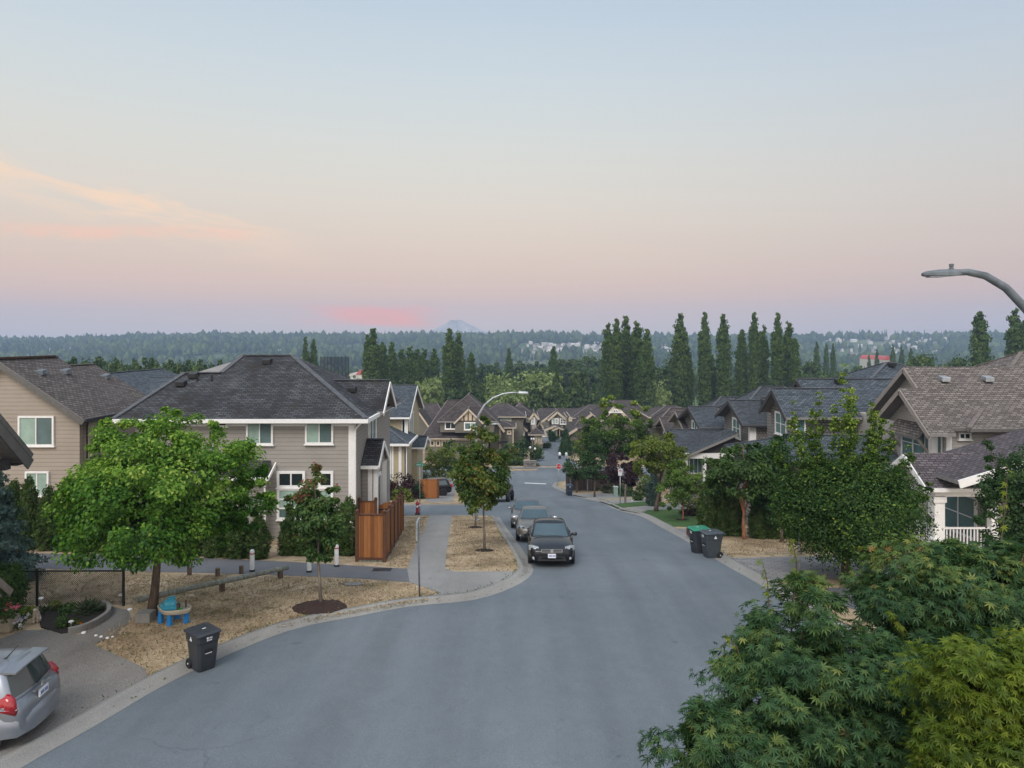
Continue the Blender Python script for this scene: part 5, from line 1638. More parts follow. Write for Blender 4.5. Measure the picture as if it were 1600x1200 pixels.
# ------------------------------------------------------------------ conical evergreens and hedges
def cone_plant(name, h, r, leaf, n, size, seed, shape='column', kind='spray', droop=-0.6):
    """one evergreen mesh standing at the origin"""
    rng = np.random.default_rng(seed)
    z = rng.random(n * 2)
    if shape == 'column':
        prof = np.interp(z, [0, 0.06, 0.45, 0.75, 0.92, 1], [0.74, 0.92, 1.0, 0.66, 0.28, 0.03])
    elif shape == 'cone':
        prof = np.interp(z, [0, 0.05, 1], [0.9, 1.0, 0.03])
    elif shape == 'box':
        prof = np.interp(z, [0, 0.1, 0.85, 1], [0.9, 1.0, 0.98, 0.6])
    keep = rng.random(n * 2) < prof
    z, prof = z[keep][:n], prof[keep][:n]
    a = rng.uniform(0, 2 * math.pi, len(z))
    lump = 1 + 0.10 * np.sin(a * 3 + z * 9 + seed) + 0.08 * np.sin(a * 7 - z * 21)
    if shape == 'cone':
        lump = lump * (0.82 + 0.3 * (np.sin(z * 46 + a * 2) > 0))
    rad = r * prof * lump * rng.uniform(0.72, 1.04, len(z))
    out = np.stack([np.cos(a), np.sin(a), np.full(len(z), 0.15)], 1)
    pos = np.stack([np.cos(a) * rad, np.sin(a) * rad, z * h], 1)
    V, Fc, nv = scatter(rng, pos, nrm(out), size, kind, droop=droop, up=0.2, rnd=0.6)
    t = 0.5 + 0.13 * np.sin(a * 5 + z * 13 + seed) + rng.normal(0, 0.17, len(z))
    me = npmesh(name, V, Fc, GREEN[leaf], None, np.repeat(np.clip(t, 0, 1), nv))
    return me
def evergreen(name, label, x, y, h, r, leaf, n, size, seed, shape='column', group=None, cat='shrub', kind='spray', droop=-0.6, trunk=True):
    root = empty(name, (x, y, g(y) + 0.08), label, cat, group)
    f = cone_plant('foliage', h, r, leaf, n, size, seed, shape, kind, droop)
    f.parent = root
    if trunk:
        mb = MB()
        mb.tube([(0, 0, -0.2), (0, 0, h * 0.55), (0, 0, h * 0.92)], [r * 0.14, r * 0.1, 0.01], 6)
        mb.build('trunk', M['bark'], root)
    return root
def row(proto_args, spots, group, labels):
    """copies of a few evergreens standing in a row"""
    protos = []
    for i, (x, y, h, sc) in enumerate(spots):
        if i < 3:
            o = evergreen(*proto_args[:1], labels[i], x, y, *proto_args[1:5], proto_args[5], 71 + i * 5, group=group, cat='cedar')
            protos.append(o)
        else:
            o = copy_tree(protos[i % 3])
            o.location = (x, y, g(y) + 0.08)
            o.rotation_euler = (0, 0, i * 1.7)
            o['label'] = labels[i]
        o.scale = (sc, sc, h / proto_args[1])
# left hedge along the tan house
tops = [(-6, 752), (22, 752), (45, 748), (76, 764), (106, 764), (138, 768), (170, 768), (203, 770), (236, 770), (270, 772), (304, 778), (338, 786), (372, 796), (404, 806)]
sp, lb = [], []
for i, (px, py) in enumerate(tops):
    Yh = 31.2 - 0.006 * px
    z = Z(py, Yh)
    sp.append((X(px, Yh), Yh, z - g(Yh), 1.0 + 0.08 * math.sin(i * 2.3)))
    if i < 5:
        lb.append('%s cedar column in the hedge below the tan house' % ['cut-off leftmost', 'thin-topped second', 'pointed third', 'broad fourth', 'broad fifth'][i])
    else:
        lb.append('dark cedar column behind the bright green tree and the taupe house lawn')
row(('cedar_shrub', 2.6, 0.43, 'cedar', 2300, 0.17), sp, 'cedar columns below the left houses', lb)
sp, lb = [], []
for i, (px, py, w) in enumerate([(452, 806, 0.9), (474, 818, 0.9), (498, 812, 0.9), (522, 798, 0.95), (545, 778, 1.0)]):
    Yh = 29.6
    sp.append((X(px, Yh), Yh, Z(py, Yh) - g(Yh), 0.95 * w))
    lb.append(['dark cedar shrub at the left under the big ground floor window', 'dark cedar shrub left of the red tipped tree', 'dark cedar shrub hidden behind the red tipped tree', 'cedar shrub just right of the red tipped tree', 'pointed cedar shrub against the brown fence'][i])
row(('cedar_shrub', 2.7, 0.45, 'cedar', 2300, 0.17), sp, 'cedar shrubs beside the brown fence', lb)
sp, lb = [], []
for i, px in enumerate([1106, 1126, 1146, 1186, 1208, 1230, 1252, 1274, 1296]):
    Yh = 35.6 if i < 3 else 34.6
    py = 752 + (6 if i % 2 else 0) + (18 if i > 2 else 0)
    sp.append((X(px, Yh), Yh, Z(py, Yh) - g(Yh), 0.92))
    lb.append('%s cedar of the tall dark hedge behind the bins' % ['leftmost', 'second', 'third'][i] if i < 3 else 'dark cedar in the lower hedge behind the paperbark tree and hornbeam')
row(('cedar_shrub', 3.1, 0.52, 'cedar', 2600, 0.17), sp, 'cedar hedge on the right', lb)
evergreen('blue_spruce', 'blue spruce cut by the left edge in front of the cedar hedge', X(-12, 25.0), 25.0, Z(715, 25) - g(25), 1.35, 'spruce', 5200, 0.20, 81, 'cone', cat='tree', droop=0.2)
evergreen('clipped_shrub', 'clipped round green shrub at the left edge by the chain link fence', X(2, 21.6), 21.6, 1.45, 0.62, 'mid', 5200, 0.075, 83, 'box', kind='oval', droop=0.0)
evergreen('conifer_shrub', 'blue green conical shrub behind the mossy maple trunk', X(1021, 54), 54.0, 2.6, 0.55, 'spruce', 1500, 0.2, 84, 'column')
evergreen('conifer_shrub', 'dark narrow cypress beside the curving townhouse drive', X(884, 140), 140.0, 4.6, 0.8, 'dark', 1200, 0.4, 85, 'column')
evergreen('conifer_shrub', 'dark conical shrub under the narrow cypress by the drive', X(884, 134), 134.0, 2.7, 1.2, 'dark', 1100, 0.4, 86, 'column')

def bush(label, px, py, wpx, hpx, leaf, n, size, seed, name='shrub', group=None, kind='oval', cat='shrub', Yfix=None):
    bx, by = gnd(px, py) if Yfix is None else (X(px, Yfix), Yfix)
    s = by / F
    zg = g(by) + 0.05
    root = empty(name, (bx, by, zg), label, cat, group)
    w, h = wpx * s / 2, hpx * s
    B = [(0, 0, h * 0.45, w * 0.8, w * 0.7, h * 0.5), (-w * 0.4, 0.1, h * 0.38, w * 0.55, w * 0.5, h * 0.42), (w * 0.4, -0.1, h * 0.36, w * 0.55, w * 0.5, h * 0.42)]
    crown('foliage', root, GREEN[leaf], B, n, size, kind, seed, 34, 0.4, 0.35)
    mb = MB()
    for k in range(5):
        a = k * 1.26
        mb.tube([(0, 0, -0.1), (math.cos(a) * w * 0.3, math.sin(a) * w * 0.3, h * 0.35), (math.cos(a) * w * 0.6, math.sin(a) * w * 0.5, h * 0.7)], [0.03, 0.02, 0.006], 5)
    mb.build('stems', M['bark'], root)
    return root
bush('round dark purple bush in front of the pale yellow house', 630, 778, 38, 42, 'purple', 2600, 0.17, 91, Yfix=63.3)
bush('low purple barberry left of the round purple bush', 605, 779, 36, 28, 'purple', 1800, 0.15, 92, Yfix=62.6)
bush('small green bush against the pale yellow house wall', 603, 766, 26, 40, 'mid', 1600, 0.15, 93, Yfix=63.9)
bush('yellow green bush above the brown gate', 628, 786, 34, 22, 'yellowtree', 900, 0.14, 94)
bush('dark green bush left of the orange fence', 651, 781, 20, 30, 'dark', 800, 0.16, 95)
bush('grey green bush leaning over the orange fence', 668, 758, 34, 28, 'dusty', 1100, 0.22, 96)
bush('dark bush in front of the townhouses left of the drive', 802, 722, 40, 32, 'dark', 1300, 0.36, 97)
bush('rusty leaved bush beside the entrance wall', 795, 726, 34, 32, 'autumn', 1300, 0.36, 98)
bush('tall dark bush under the grey bay gable', 816, 716, 24, 32, 'dark', 1100, 0.36, 99)
bush('round dark green bush behind the entrance wall', 838, 720, 18, 28, 'mid', 900, 0.34, 100)
bush('low green bush left of the entrance wall', 807, 727, 30, 12, 'mid', 800, 0.3, 101)
bush('clipped light green bush by the rock border', 996, 784, 18, 18, 'mid', 1100, 0.12, 102)
bush('green bush behind the rock border', 1008, 776, 30, 26, 'mid', 1200, 0.16, 103)
bush('dark bush behind the utility box', 975, 777, 30, 18, 'dark', 900, 0.18, 104)
bush('dusty green bush left of the utility box', 951, 772, 22, 14, 'dusty', 700, 0.16, 105)
bush('yellow flowering bush beside the green lawn', 1083, 805, 30, 30, 'yellowtree', 1400, 0.11, 106)
bush('dark reddish bush at the edge of the green lawn', 1080, 808, 36, 20, 'purple', 900, 0.1, 107)
bush('grey green hedge beside the wooden fence', 940, 766, 36, 14, 'dusty', 900, 0.18, 108)
bush('dark shrubs at the foot of the dark street tree', 925, 768, 26, 10, 'dark', 700, 0.16, 109)
bush('rusty ground bush in front of the entrance wall', 830, 728, 26, 6, 'autumn', 600, 0.22, 110)
bush('small bush at the end townhouse porch', 864, 687, 18, 10, 'mid', 500, 0.4, 111)
bush('dark bush at the end townhouse garage', 862, 690, 10, 20, 'dark', 500, 0.4, 112)
bush('green bush at the bend of the drive', 855, 700, 12, 8, 'mid', 400, 0.35, 113)
bush('light green bush beside the cream townhouse', 915, 715, 24, 30, 'yellowtree', 900, 0.34, 114)
bush('dark hedge mound behind the purple maple', 945, 765, 30, 34, 'dark', 1200, 0.22, 115)
bush('green bush by the lean-to townhouse', 900, 708, 20, 26, 'mid', 800, 0.34, 116)

# flower bed on the left
bx, by = gnd(105, 975)
bed = drape('flower_bed', gp((64, 986), (60, 972), (74, 954), (120, 950), (160, 956), (168, 965), (160, 975), (108, 994), (96, 996)), 0.13, M['soil'], 'dark soil flower bed behind the driveway', 'flower bed', kind='thing', skirt=0.1)
edge_pts = spline(gp((107, 997), (130, 991), (150, 982), (168, 969), (170, 958), (160, 952)), 0.08)
eb = MB()
for i in range(0, len(edge_pts) - 1, 5):
    seg = edge_pts[i:i + 6]
    if len(seg) < 2:
        continue
    o_ = offset2(seg, 0.06)
    i_ = offset2(seg, -0.06)
    lo = [(p[0], p[1], g(p[1]) + 0.02) for p in o_ + i_[::-1]]
    eb.extrude(lo, (0, 0, 0.27))
tag(eb.build('stone_edging', M['concrete'], bevel=0.012), 'curved pale block edging round the flower bed', 'edging')
def tuft(label, px, py, r, h, leaf, n, seed, name='garden_plant', kind='blade', size=None, cat='plant'):
    bx, by = gnd(px, py)
    rng = np.random.default_rng(seed)
    a = rng.uniform(0, 6.28, n)
    f = np.sqrt(rng.random(n))
    pos = np.stack([np.cos(a) * f * r * 0.5, np.sin(a) * f * r * 0.5, np.zeros(n)], 1)
    if kind != 'blade':
        pos[:, 2] = rng.uniform(0.15, 1, n) * h * np.sqrt(np.clip(1 - f * 0.7, 0, 1))
        pos[:, :2] *= 2
    out = nrm(np.stack([np.cos(a) * f, np.sin(a) * f, np.full(n, 1.1 if kind == 'blade' else 0.4)], 1))
    V, Fc, nv = scatter(rng, pos, out, size or h, kind, rnd=0.3, up=0.0 if kind == 'blade' else 0.5)
    o = npmesh(name, V, Fc, GREEN[leaf], None, np.repeat(rng.random(n), nv))
    o.location = (bx, by, g(by) + 0.12)
    tag(o, label, cat)
    return o
tuft('feathery grey green plant at the back of the flower bed', 138, 962, 0.34, 0.42, 'dusty', 900, 121)
tuft('bright green bushy plant in the middle of the flower bed', 107, 963, 0.26, 0.34, 'mid', 600, 122, kind='oval', size=0.07)
tuft('tall green plant at the front of the flower bed', 97, 986, 0.15, 0.42, 'mid', 420, 123, kind='oval', size=0.06)
tuft('rusty leaved low plant near the stone edging', 113, 981, 0.20, 0.16, 'autumn', 300, 124, kind='oval', size=0.06)
tuft('pale yellow green plant against the fence post', 86, 956, 0.18, 0.32, 'yellowtree', 300, 125, kind='oval', size=0.06)
tuft('wispy plant under the solar light', 72, 962, 0.2, 0.28, 'dusty', 260, 126)
tuft('yellow green plant behind the dog statue', 44, 968, 0.22, 0.34, 'lime', 420, 127, kind='oval', size=0.08)

# dry grass blades over the near lawns
def blades():
    rng = np.random.default_rng(5)
    P = []
    def inside(x, y, poly):
        c = np.zeros(len(x), bool)
        j = len(poly) - 1
        for i in range(len(poly)):
            xi, yi = poly[i]
            xj, yj = poly[j]
            c ^= ((yi > y) != (yj > y)) & (x < (xj - xi) * (y - yi) / (yj - yi + 1e-9) + xi)
            j = i
        return c
    areas = [(gp((205, 900), (420, 905), (560, 910), (640, 916), (690, 938), (600, 953), (470, 975), (340, 1008), (236, 1052), (150, 1012), (180, 985), (208, 970)), 26000),
             (gp((20, 893), (200, 898), (215, 950), (30, 950)), 5000), (gp((708, 810), (772, 810), (816, 893), (706, 893)), 12000), (gp((560, 882), (604, 884), (636, 818), (666, 810), (636, 892)), 5000),
             (gp((1140, 846), (1310, 846), (1330, 868), (1140, 871)), 7000), (gp((940, 785), (1000, 780), (1000, 784), (950, 789)), 600)]
    for poly, n in areas:
        a = np.array(poly)
        x = rng.uniform(a[:, 0].min(), a[:, 0].max(), n * 3)
        y = rng.uniform(a[:, 1].min(), a[:, 1].max(), n * 3)
        k = inside(x, y, poly)
        # gather blades in tufts
        x, y = x[k][:n], y[k][:n]
        P.append(np.stack([x, y], 1))
    P = np.concatenate(P)
    P = P + rng.normal(0, 0.05, P.shape)
    n = len(P)
    z = np.interp(P[:, 1], KN, EYE - KD) + 0.085
    pos = np.stack([P[:, 0], P[:, 1], z], 1)
    out = nrm(np.stack([rng.normal(0, 1, n), rng.normal(0, 1, n), rng.uniform(0.5, 1.6, n)], 1))
    V, Fc, nv = scatter(rng, pos, out, 0.085, 'blade', rnd=0.4, up=0.0, sizevar=0.5)
    patch = np.sin(P[:, 0] * 1.9 + np.sin(P[:, 1] * 2.3)) * np.cos(P[:, 1] * 2.9 + P[:, 0])
    t = np.clip(0.55 + 0.18 * patch + rng.normal(0, 0.18, n), 0, 1)
    o = npmesh('dry_grass', V, Fc, GREEN['straw'], None, np.repeat(t, nv))
    tag(o, 'dry straw coloured grass blades on the verges', 'grass', kind='stuff')
blades()
def litter(name, label, leaf, n, size, seed, lines, spread, z, kind='oval', up=1.0):
    """small debris or weeds gathered along lines on the ground"""
    rng = np.random.default_rng(seed)
    P = []
    for line, w in lines:
        a = np.array(line)
        i = rng.integers(0, len(a) - 1, int(n * w))
        f = rng.random(len(i))[:, None]
        # leave it patchy
        keep = (np.sin(i * 0.37 + seed) + np.sin(i * 0.11) + rng.normal(0, 0.6, len(i))) > 0.1
        P.append((a[i] * (1 - f) + a[i + 1] * f)[keep])
    P = np.concatenate(P)
    P = P + rng.normal(0, spread, P.shape)
    m = len(P)
    pos = np.stack([P[:, 0], P[:, 1], np.interp(P[:, 1], KN, EYE - KD) + z], 1)
    out = nrm(np.stack([rng.normal(0, 1, m), rng.normal(0, 1, m), np.full(m, 0.05 if up > 0.5 else 1.2)], 1))
    V, Fc, nv = scatter(rng, pos, out, size, kind, rnd=0.35, up=up, outw=0.2, sizevar=0.5)
    o = npmesh(name, V, Fc, GREEN[leaf], None, np.repeat(rng.random(m), nv))
    tag(o, label, 'litter' if up > 0.5 else 'weeds', kind='stuff')
lines = [(offset2(LE, 0.22), 0.5), (offset2(RE, -0.22), 0.5)]
litter('leaf_litter', 'dead leaves and grit lying along the gutters', 'autumn', 1500, 0.05, 3, lines, 0.09, 0.02)
we = [(offset2(LE, 0.56), 0.4), (offset2(RE, -0.56), 0.3), (gp((640, 915), (688, 932)), 0.04), (gp((146, 1013), (228, 1052)), 0.12), (gp((706, 806), (706, 893)), 0.06), (gp((706, 894), (816, 895)), 0.08), (gp((637, 893), (672, 807)), 0.06)]
litter('green_weeds', 'tufts of green weeds along the edges of the dry lawns', 'mid', 6500, 0.085, 4, we, 0.07, 0.09, 'blade', 0.0)
# ------------------------------------------------------------------ vehicles
def m_paint(name, col, metal=0.5, rough=0.32):
    m = NT(name)
    nz_ = m.noise(2.0, 3, m.coord('Object'))
    c = m.ramp(nz_, [(0.3, tuple(x * 0.92 for x in col)), (0.7, tuple(min(1, x * 1.05) for x in col))])
    return m.set(c, rough, metal, 0.3, 0.08)
M['paint_black'] = m_paint('black_paint', (0.008, 0.009, 0.013), 0.0, 0.22)
M['paint_grey'] = m_paint('bronze_grey_paint', (0.19, 0.18, 0.168), 0.6)
M['paint_dark'] = m_paint('charcoal_paint', (0.125, 0.135, 0.15), 0.6)
M['paint_silver'] = m_paint('silver_paint', (0.27, 0.29, 0.325), 0.65, 0.33)
M['carglass'] = m_glass('car_glass', (0.025, 0.06, 0.075), 0.04, 0.8)
M['rearglass'] = m_glass('rear_glass', (0.05, 0.06, 0.06), 0.06, 0.8)
M['chrome'] = plain('chrome', (0.36, 0.37, 0.39), 0.3, 0.8, 0.05)
M['lens'] = plain('headlight_lens', (0.30, 0.32, 0.34), 0.15, 0.3, 0.35, 30, 0.5)
M['redlens'] = plain('tail_lens', (0.30, 0.010, 0.016), 0.15, 0.0, 0.2, 20, 0.7)
M['plate'] = plain('number_plate', (0.62, 0.64, 0.68), 0.5)
M['plateblue'] = plain('plate_letters', (0.05, 0.08, 0.28), 0.5)
M['plastic'] = plain('black_plastic', (0.02, 0.02, 0.022), 0.55)
M['rim'] = plain('alloy_rim', (0.42, 0.43, 0.45), 0.3, 0.7)

def lerp(a, b, t):
    return a + (b - a) * t

def car(name, label, loc, rz, paint, S, cat='car', group=None):
    """S: dimensions. x runs forward, y to the left, z up."""
    zc = loc[2]
    root = empty(name, loc, label, cat, group, rz)
    # body: cross sections from the rear to the front
    rings = []
    for (x, w, zl, zb, zt) in S['body']:
        half = [(0.0, zl), (w * 0.80, zl), (w * 0.955, zl + 0.07), (w * 1.0, lerp(zl, zb, 0.45)), (w * 0.995, lerp(zl, zb, 0.72)), (w * 0.965, zb - 0.015), (w * 0.90, zb + (zt - zb) * 0.45), (w * 0.55, zt - 0.004), (0.0, zt)]
        ring = [(x, y, z) for y, z in half] + [(x, -y, z) for y, z in half[-2:0:-1]]
        rings.append(ring)
    mb = MB()
    mb.loft(rings)
    body = mb.build('body', paint, root, smooth=True, sub=1)
    # cabin
    C = S['cabin']
    def ring(xf, xr, w, z, bow=0.0, corner=0.10):
        h = [(xf, 0.0), (xf - 0.03 * w, 0.55 * w), (xf - corner, 0.90 * w), (xf - corner * 2.0, 1.0 * w), (lerp(xf, xr, 0.5), 1.02 * w), (xr + corner * 1.8, 0.995 * w), (xr + corner * 0.8, 0.90 * w), (xr + 0.03 * w, 0.55 * w), (xr, 0.0)]
        return [(x, y, z + bow * (1 - (y / w) ** 2)) for x, y in h] + [(x, -y, z + bow * (1 - (y / w) ** 2)) for x, y in h[-2:0:-1]]
    lv = [ring(*r) for r in C]
    mb = MB()
    mb.loft(lv)
    cab = mb.build('cabin', paint, root, angle=40)
    # glass follows the cabin sides
    def strip(nm, idx, t0, t1, mat, trim0=0.0, trim1=0.0, lo=0, hi=1, off=0.012, grow=0.0):
        a, b = lv[lo], lv[hi]
        def P(i, t, f=None):
            p = Vector(a[i]).lerp(Vector(b[i]), t)
            return p
        top = [P(i, t1) for i in idx]
        bot = [P(i, t0) for i in idx]
        if trim0:
            top[0] = top[0].lerp(top[1], trim0); bot[0] = bot[0].lerp(bot[1], trim0)
        if trim1:
            top[-1] = top[-1].lerp(top[-2], trim1); bot[-1] = bot[-1].lerp(bot[-2], trim1)
        cx = Vector((lerp(C[0][0], C[0][1], 0.5), 0, 0.9))
        def o(p):
            d = (p - cx)
            d = Vector((d.x * 0.5, d.y, 0.25)).normalized()
            return p + d * off
        n = len(idx)
        mb = MB()
        mb.add([o(p) for p in bot] + [o(p) for p in top], [[i, i + 1, n + i + 1, n + i] for i in range(n - 1)])
        return mb.build(nm, mat, root, smooth=True)
    strip('windscreen', [14, 15, 0, 1, 2], 0.04, 0.94, M['carglass'])
    nb = S.get('pillar', 4)
    strip('side_window', [3, 4], 0.10, 0.93, M['carglass'], 0.06, 0.03)
    strip('side_window', [4, 5], 0.10, 0.93, M['carglass'], 0.03, S.get('rtrim', 0.25))
    strip('side_window', [13, 12], 0.10, 0.93, M['carglass'], 0.06, 0.03)
    strip('side_window', [12, 11], 0.10, 0.93, M['carglass'], 0.03, S.get('rtrim', 0.25))
    strip('rear_window', [6, 7, 8, 9, 10], 0.10, 0.92, S.get('rg', M['carglass']))
    # wheels
    r, tw = S['r'], S.get('tw', 0.2)
    arch = MB()
    for x in S['axles']:
        for sg in (1, -1):
            W = S['W'] / 2
            yo = sg * (W - tw * 0.42 + S.get('wout', 0.0))
            mb = MB()
            a, b = -tw / 2, tw / 2
            mb.lathe([(r * 0.55, a), (r * 0.93, a), (r, a + tw * 0.2), (r, b - tw * 0.2), (r * 0.93, b), (r * 0.55, b)], (0, 0, 0), 22, 'y')
            # lathe along y: axis argument gives the disc in the x-z plane
            wh = bpy.data.objects.new('wheel', None)
            wo_ = mb.build('wheel', M['rubber'], root, angle=40, loc=(x, yo, r))
            bpy.data.objects.remove(wh)
            rb = MB()
            fy = sg * (tw * 0.5 - 0.015)
            rb.lathe([(r * 0.66, fy - sg * 0.05), (r * 0.66, fy), (r * 0.60, fy + sg * 0.006), (r * 0.58, fy - sg * 0.03), (r * 0.02, fy - sg * 0.035)], (0, 0, 0), 20, 'y')
            for k in range(5):
                an = k * 2 * math.pi / 5 + 0.3
                rb.bar((math.cos(an) * r * 0.08, fy, math.sin(an) * r * 0.08), (math.cos(an) * r * 0.62, fy - sg * 0.005, math.sin(an) * r * 0.62), 0.07, 0.02, (0, 1, 0))
            rb.lathe([(r * 0.12, fy - 0.01), (r * 0.12, fy + sg * 0.012), (0.005, fy + sg * 0.016)], (0, 0, 0), 10, 'y')
            rb.build('rim', M['rim'], wo_, angle=40)
            arch.lathe([(r * 1.13, sg * (W - 0.05)), (r * 1.13, sg * (W + 0.004)), (0.02, sg * (W + 0.006))], (x, 0, r * 1.02), 22, 'y')
    arch.build('wheel_arch', M['plastic'], root)
    # mirrors and handles
    for sg in (1, -1):
        mb = MB()
        x, z = S['mirror']
        y0 = S['W'] / 2
        mb.loft([[(x + dx * k_, sg * (y0 + dy), z + dz_ * k_) for dx, dz_ in ((-0.05, -0.07), (0.07, -0.055), (0.09, 0.02), (0.05, 0.075), (-0.05, 0.07))] for dy, k_ in ((-0.06, 0.35), (0.0, 0.8), (0.10, 1.05), (0.18, 0.8))])
        mb.build('mirror', S.get('mpaint', paint), root, angle=50)
        for hx in S.get('handles', ()):
            hb = MB()
            hb.box(hx - 0.09, hx + 0.09, sg * (y0 - 0.012), sg * (y0 + 0.018), S['hz'] - 0.015, S['hz'] + 0.015)
            hb.build('door_handle', paint, root)
    for sx in S.get('seams', ()):
        for sg in (1, -1):
            seams = MB()
            y0 = S['W'] / 2
            seams.box(sx - 0.006, sx + 0.006, sg * (y0 - 0.02), sg * (y0 + 0.001), 0.35, S['hz'] + 0.07)
            seams.build('door_seam', M['plastic'], root)
    return root

def face_front(root, S, P):
    """headlights, grille, plate, bumper of a car; P gives the nose position and heights"""
    xf, w = P['xf'], S['W'] / 2
    for sg in (1, -1):
        mb = MB()
        z0, z1 = P['lamp']
        pts = [(xf - 0.05, sg * w * P['l0'], z0), (xf - 0.16, sg * w * 0.80, z0 + 0.01), (xf - 0.36, sg * w * 0.965, z0 + 0.06), (xf - 0.46, sg * w * 0.975, z1), (xf - 0.28, sg * w * 0.80, z1 + 0.02), (xf - 0.12, sg * w * P['l0'], z1 - 0.02)]
        cen = Vector((xf - 0.17, sg * w * 0.74, (z0 + z1) / 2 + 0.01))
        mb.add([Vector(p) + Vector((0.03, sg * 0.012, 0.0)) for p in pts] + [cen + Vector((0.06, sg * 0.02, 0.01))] + [Vector(p) - Vector((0.10, 0, 0)) for p in pts],
               [(6, i, (i + 1) % 6) for i in range(6)] + [(i, 7 + i, 7 + (i + 1) % 6, (i + 1) % 6) for i in range(6)])
        h = mb.build('headlight', M['lens'], root)
        hb = MB()
        for yy in (0.62, 0.80):
            hb.lathe([(0.055, 0.0), (0.05, 0.012), (0.005, 0.014)], (xf - 0.06 - (yy - 0.6) * 0.55, sg * w * yy, (z0 + z1) / 2 + 0.0), 10, 'x')
        hb.build('bulb', M['plastic'], h)
        if P.get('fog'):
            fb = MB()
            fb.lathe([(0.055, xf - 0.14), (0.055, xf - 0.035), (0.04, xf - 0.028), (0.005, xf - 0.03)], (0, sg * w * 0.77, P['fog']), 12, 'x')
            fb.build('fog_lamp', M['lens'], root)
    gz0, gz1 = P['grille']
    mb = MB()
    mb.extrude([(xf - 0.02, -w * P['gw'], gz0), (xf - 0.02, w * P['gw'], gz0), (xf - 0.05, w * P['gw'] * 1.06, gz1), (xf - 0.05, -w * P['gw'] * 1.06, gz1)], (0.035, 0, 0))
    gr = mb.build('grille', M['plastic'], root)
    cb = MB()
    for a, b in (((-P['gw'], gz0), (P['gw'], gz0)), ((-P['gw'] * 1.06, gz1), (P['gw'] * 1.06, gz1))):
        cb.bar((xf + 0.018, w * a[0], a[1]), (xf + 0.018, w * b[0], b[1]), 0.014, 0.014)
    for yy in (-P['gw'], P['gw']):
        cb.bar((xf + 0.018, w * yy, gz0), (xf + 0.012, w * yy * 1.06, gz1), 0.022, 0.022)
    if P.get('cross'):
        cb.bar((xf + 0.02, 0, gz0), (xf + 0.016, 0, gz1), 0.05, 0.02, (0, 1, 0))
        cb.bar((xf + 0.02, -w * P['gw'], (gz0 + gz1) / 2), (xf + 0.02, w * P['gw'], (gz0 + gz1) / 2), 0.016, 0.018)
        cb.box(xf + 0.015, xf + 0.035, -0.055, 0.055, (gz0 + gz1) / 2 - 0.06, (gz0 + gz1) / 2 + 0.06)
    cb.build('grille_trim', M['chrome'], gr)
    mb = MB()
    iz0, iz1 = P['intake']
    mb.extrude([(xf - 0.03, -w * 0.62, iz0), (xf - 0.03, w * 0.62, iz0), (xf - 0.01, w * 0.55, iz1), (xf - 0.01, -w * 0.55, iz1)], (0.028, 0, 0))
    mb.build('lower_intake', M['plastic'], root)
    if P.get('plate'):
        mb = MB()
        mb.box(xf + 0.02, xf + 0.045, -0.155, 0.155, P['plate'] - 0.08, P['plate'] + 0.08)
        pl_ = mb.build('number_plate', M['plate'], root, bevel=0.006)
        lb_ = MB()
        for k in range(6):
            y = -0.115 + k * 0.042 + (0.015 if k > 2 else 0)
            lb_.box(xf + 0.0452, xf + 0.048, y, y + 0.026, P['plate'] - 0.035, P['plate'] + 0.035)
        lb_.build('plate_letters', M['plateblue'], pl_)
    # wiper blades
    mb = MB()
    zc, xc = P['cowl']
    mb.bar((xc + 0.03, 0.55 * w, zc), (xc - 0.02, -0.15 * w, zc + 0.035), 0.02, 0.02)
    mb.bar((xc + 0.03, -0.1 * w, zc), (xc - 0.02, -0.78 * w, zc + 0.035), 0.02, 0.02)
    mb.build('wiper', M['plastic'], root)

SEDAN = dict(W=1.84, r=0.335, axles=(-1.38, 1.40), mirror=(0.72, 1.02), handles=(-0.10, -1.05), hz=0.86, seams=(0.80, -0.22, -1.12), rtrim=0.35,
    body=[(-2.40, 0.70, 0.42, 0.82, 0.86), (-2.33, 0.84, 0.26, 0.93, 1.02), (-2.0, 0.91, 0.20, 0.96, 1.05), (-1.4, 0.92, 0.19, 0.96, 1.02), (-0.4, 0.92, 0.19, 0.94, 0.98), (0.6, 0.92, 0.19, 0.92, 0.98), (0.95, 0.92, 0.19, 0.90, 0.99), (1.45, 0.915, 0.20, 0.84, 0.93), (1.95, 0.90, 0.20, 0.76, 0.84), (2.25, 0.83, 0.20, 0.70, 0.74), (2.38, 0.72, 0.24, 0.62, 0.66), (2.42, 0.60, 0.30, 0.54, 0.57)],
    cabin=[(1.02, -1.85, 0.80, 0.94, 0.0, 0.10), (0.16, -1.15, 0.635, 1.40, 0.0, 0.10), (0.02, -1.02, 0.57, 1.455, 0.02, 0.12), (-0.2, -0.8, 0.34, 1.48, 0.012, 0.1)])
FRONT = dict(xf=2.40, l0=0.55, lamp=(0.56, 0.77), grille=(0.56, 0.68), gw=0.42, cross=True, intake=(0.24, 0.42), plate=0.44, fog=0.34, cowl=(0.985, 1.04))
def road_loc(x, y):
    return (x, y, g(y) + 0.005)
def place(px, py):
    return gnd(px, py)
def slope_at(y, d=1.4):
    return math.atan((g(y + d) - g(y - d)) / (2 * d))
def set_pose(o, y, head):
    """car pointing roughly towards -y (downhill behind it): pitch to the road"""
    s = slope_at(y)
    d = Vector((math.cos(head), math.sin(head), math.sin(head) * math.tan(s))).normalized()
    up = Vector((0, -math.tan(s), 1)).normalized()
    lft = up.cross(d).normalized()
    up = d.cross(lft)
    m = Matrix((d, lft, up)).transposed().to_4x4()
    m.translation = o.location
    o.matrix_world = m
    o.rotation_mode = 'XYZ'

hd = R(-90) - 0.02
import copy as _cp
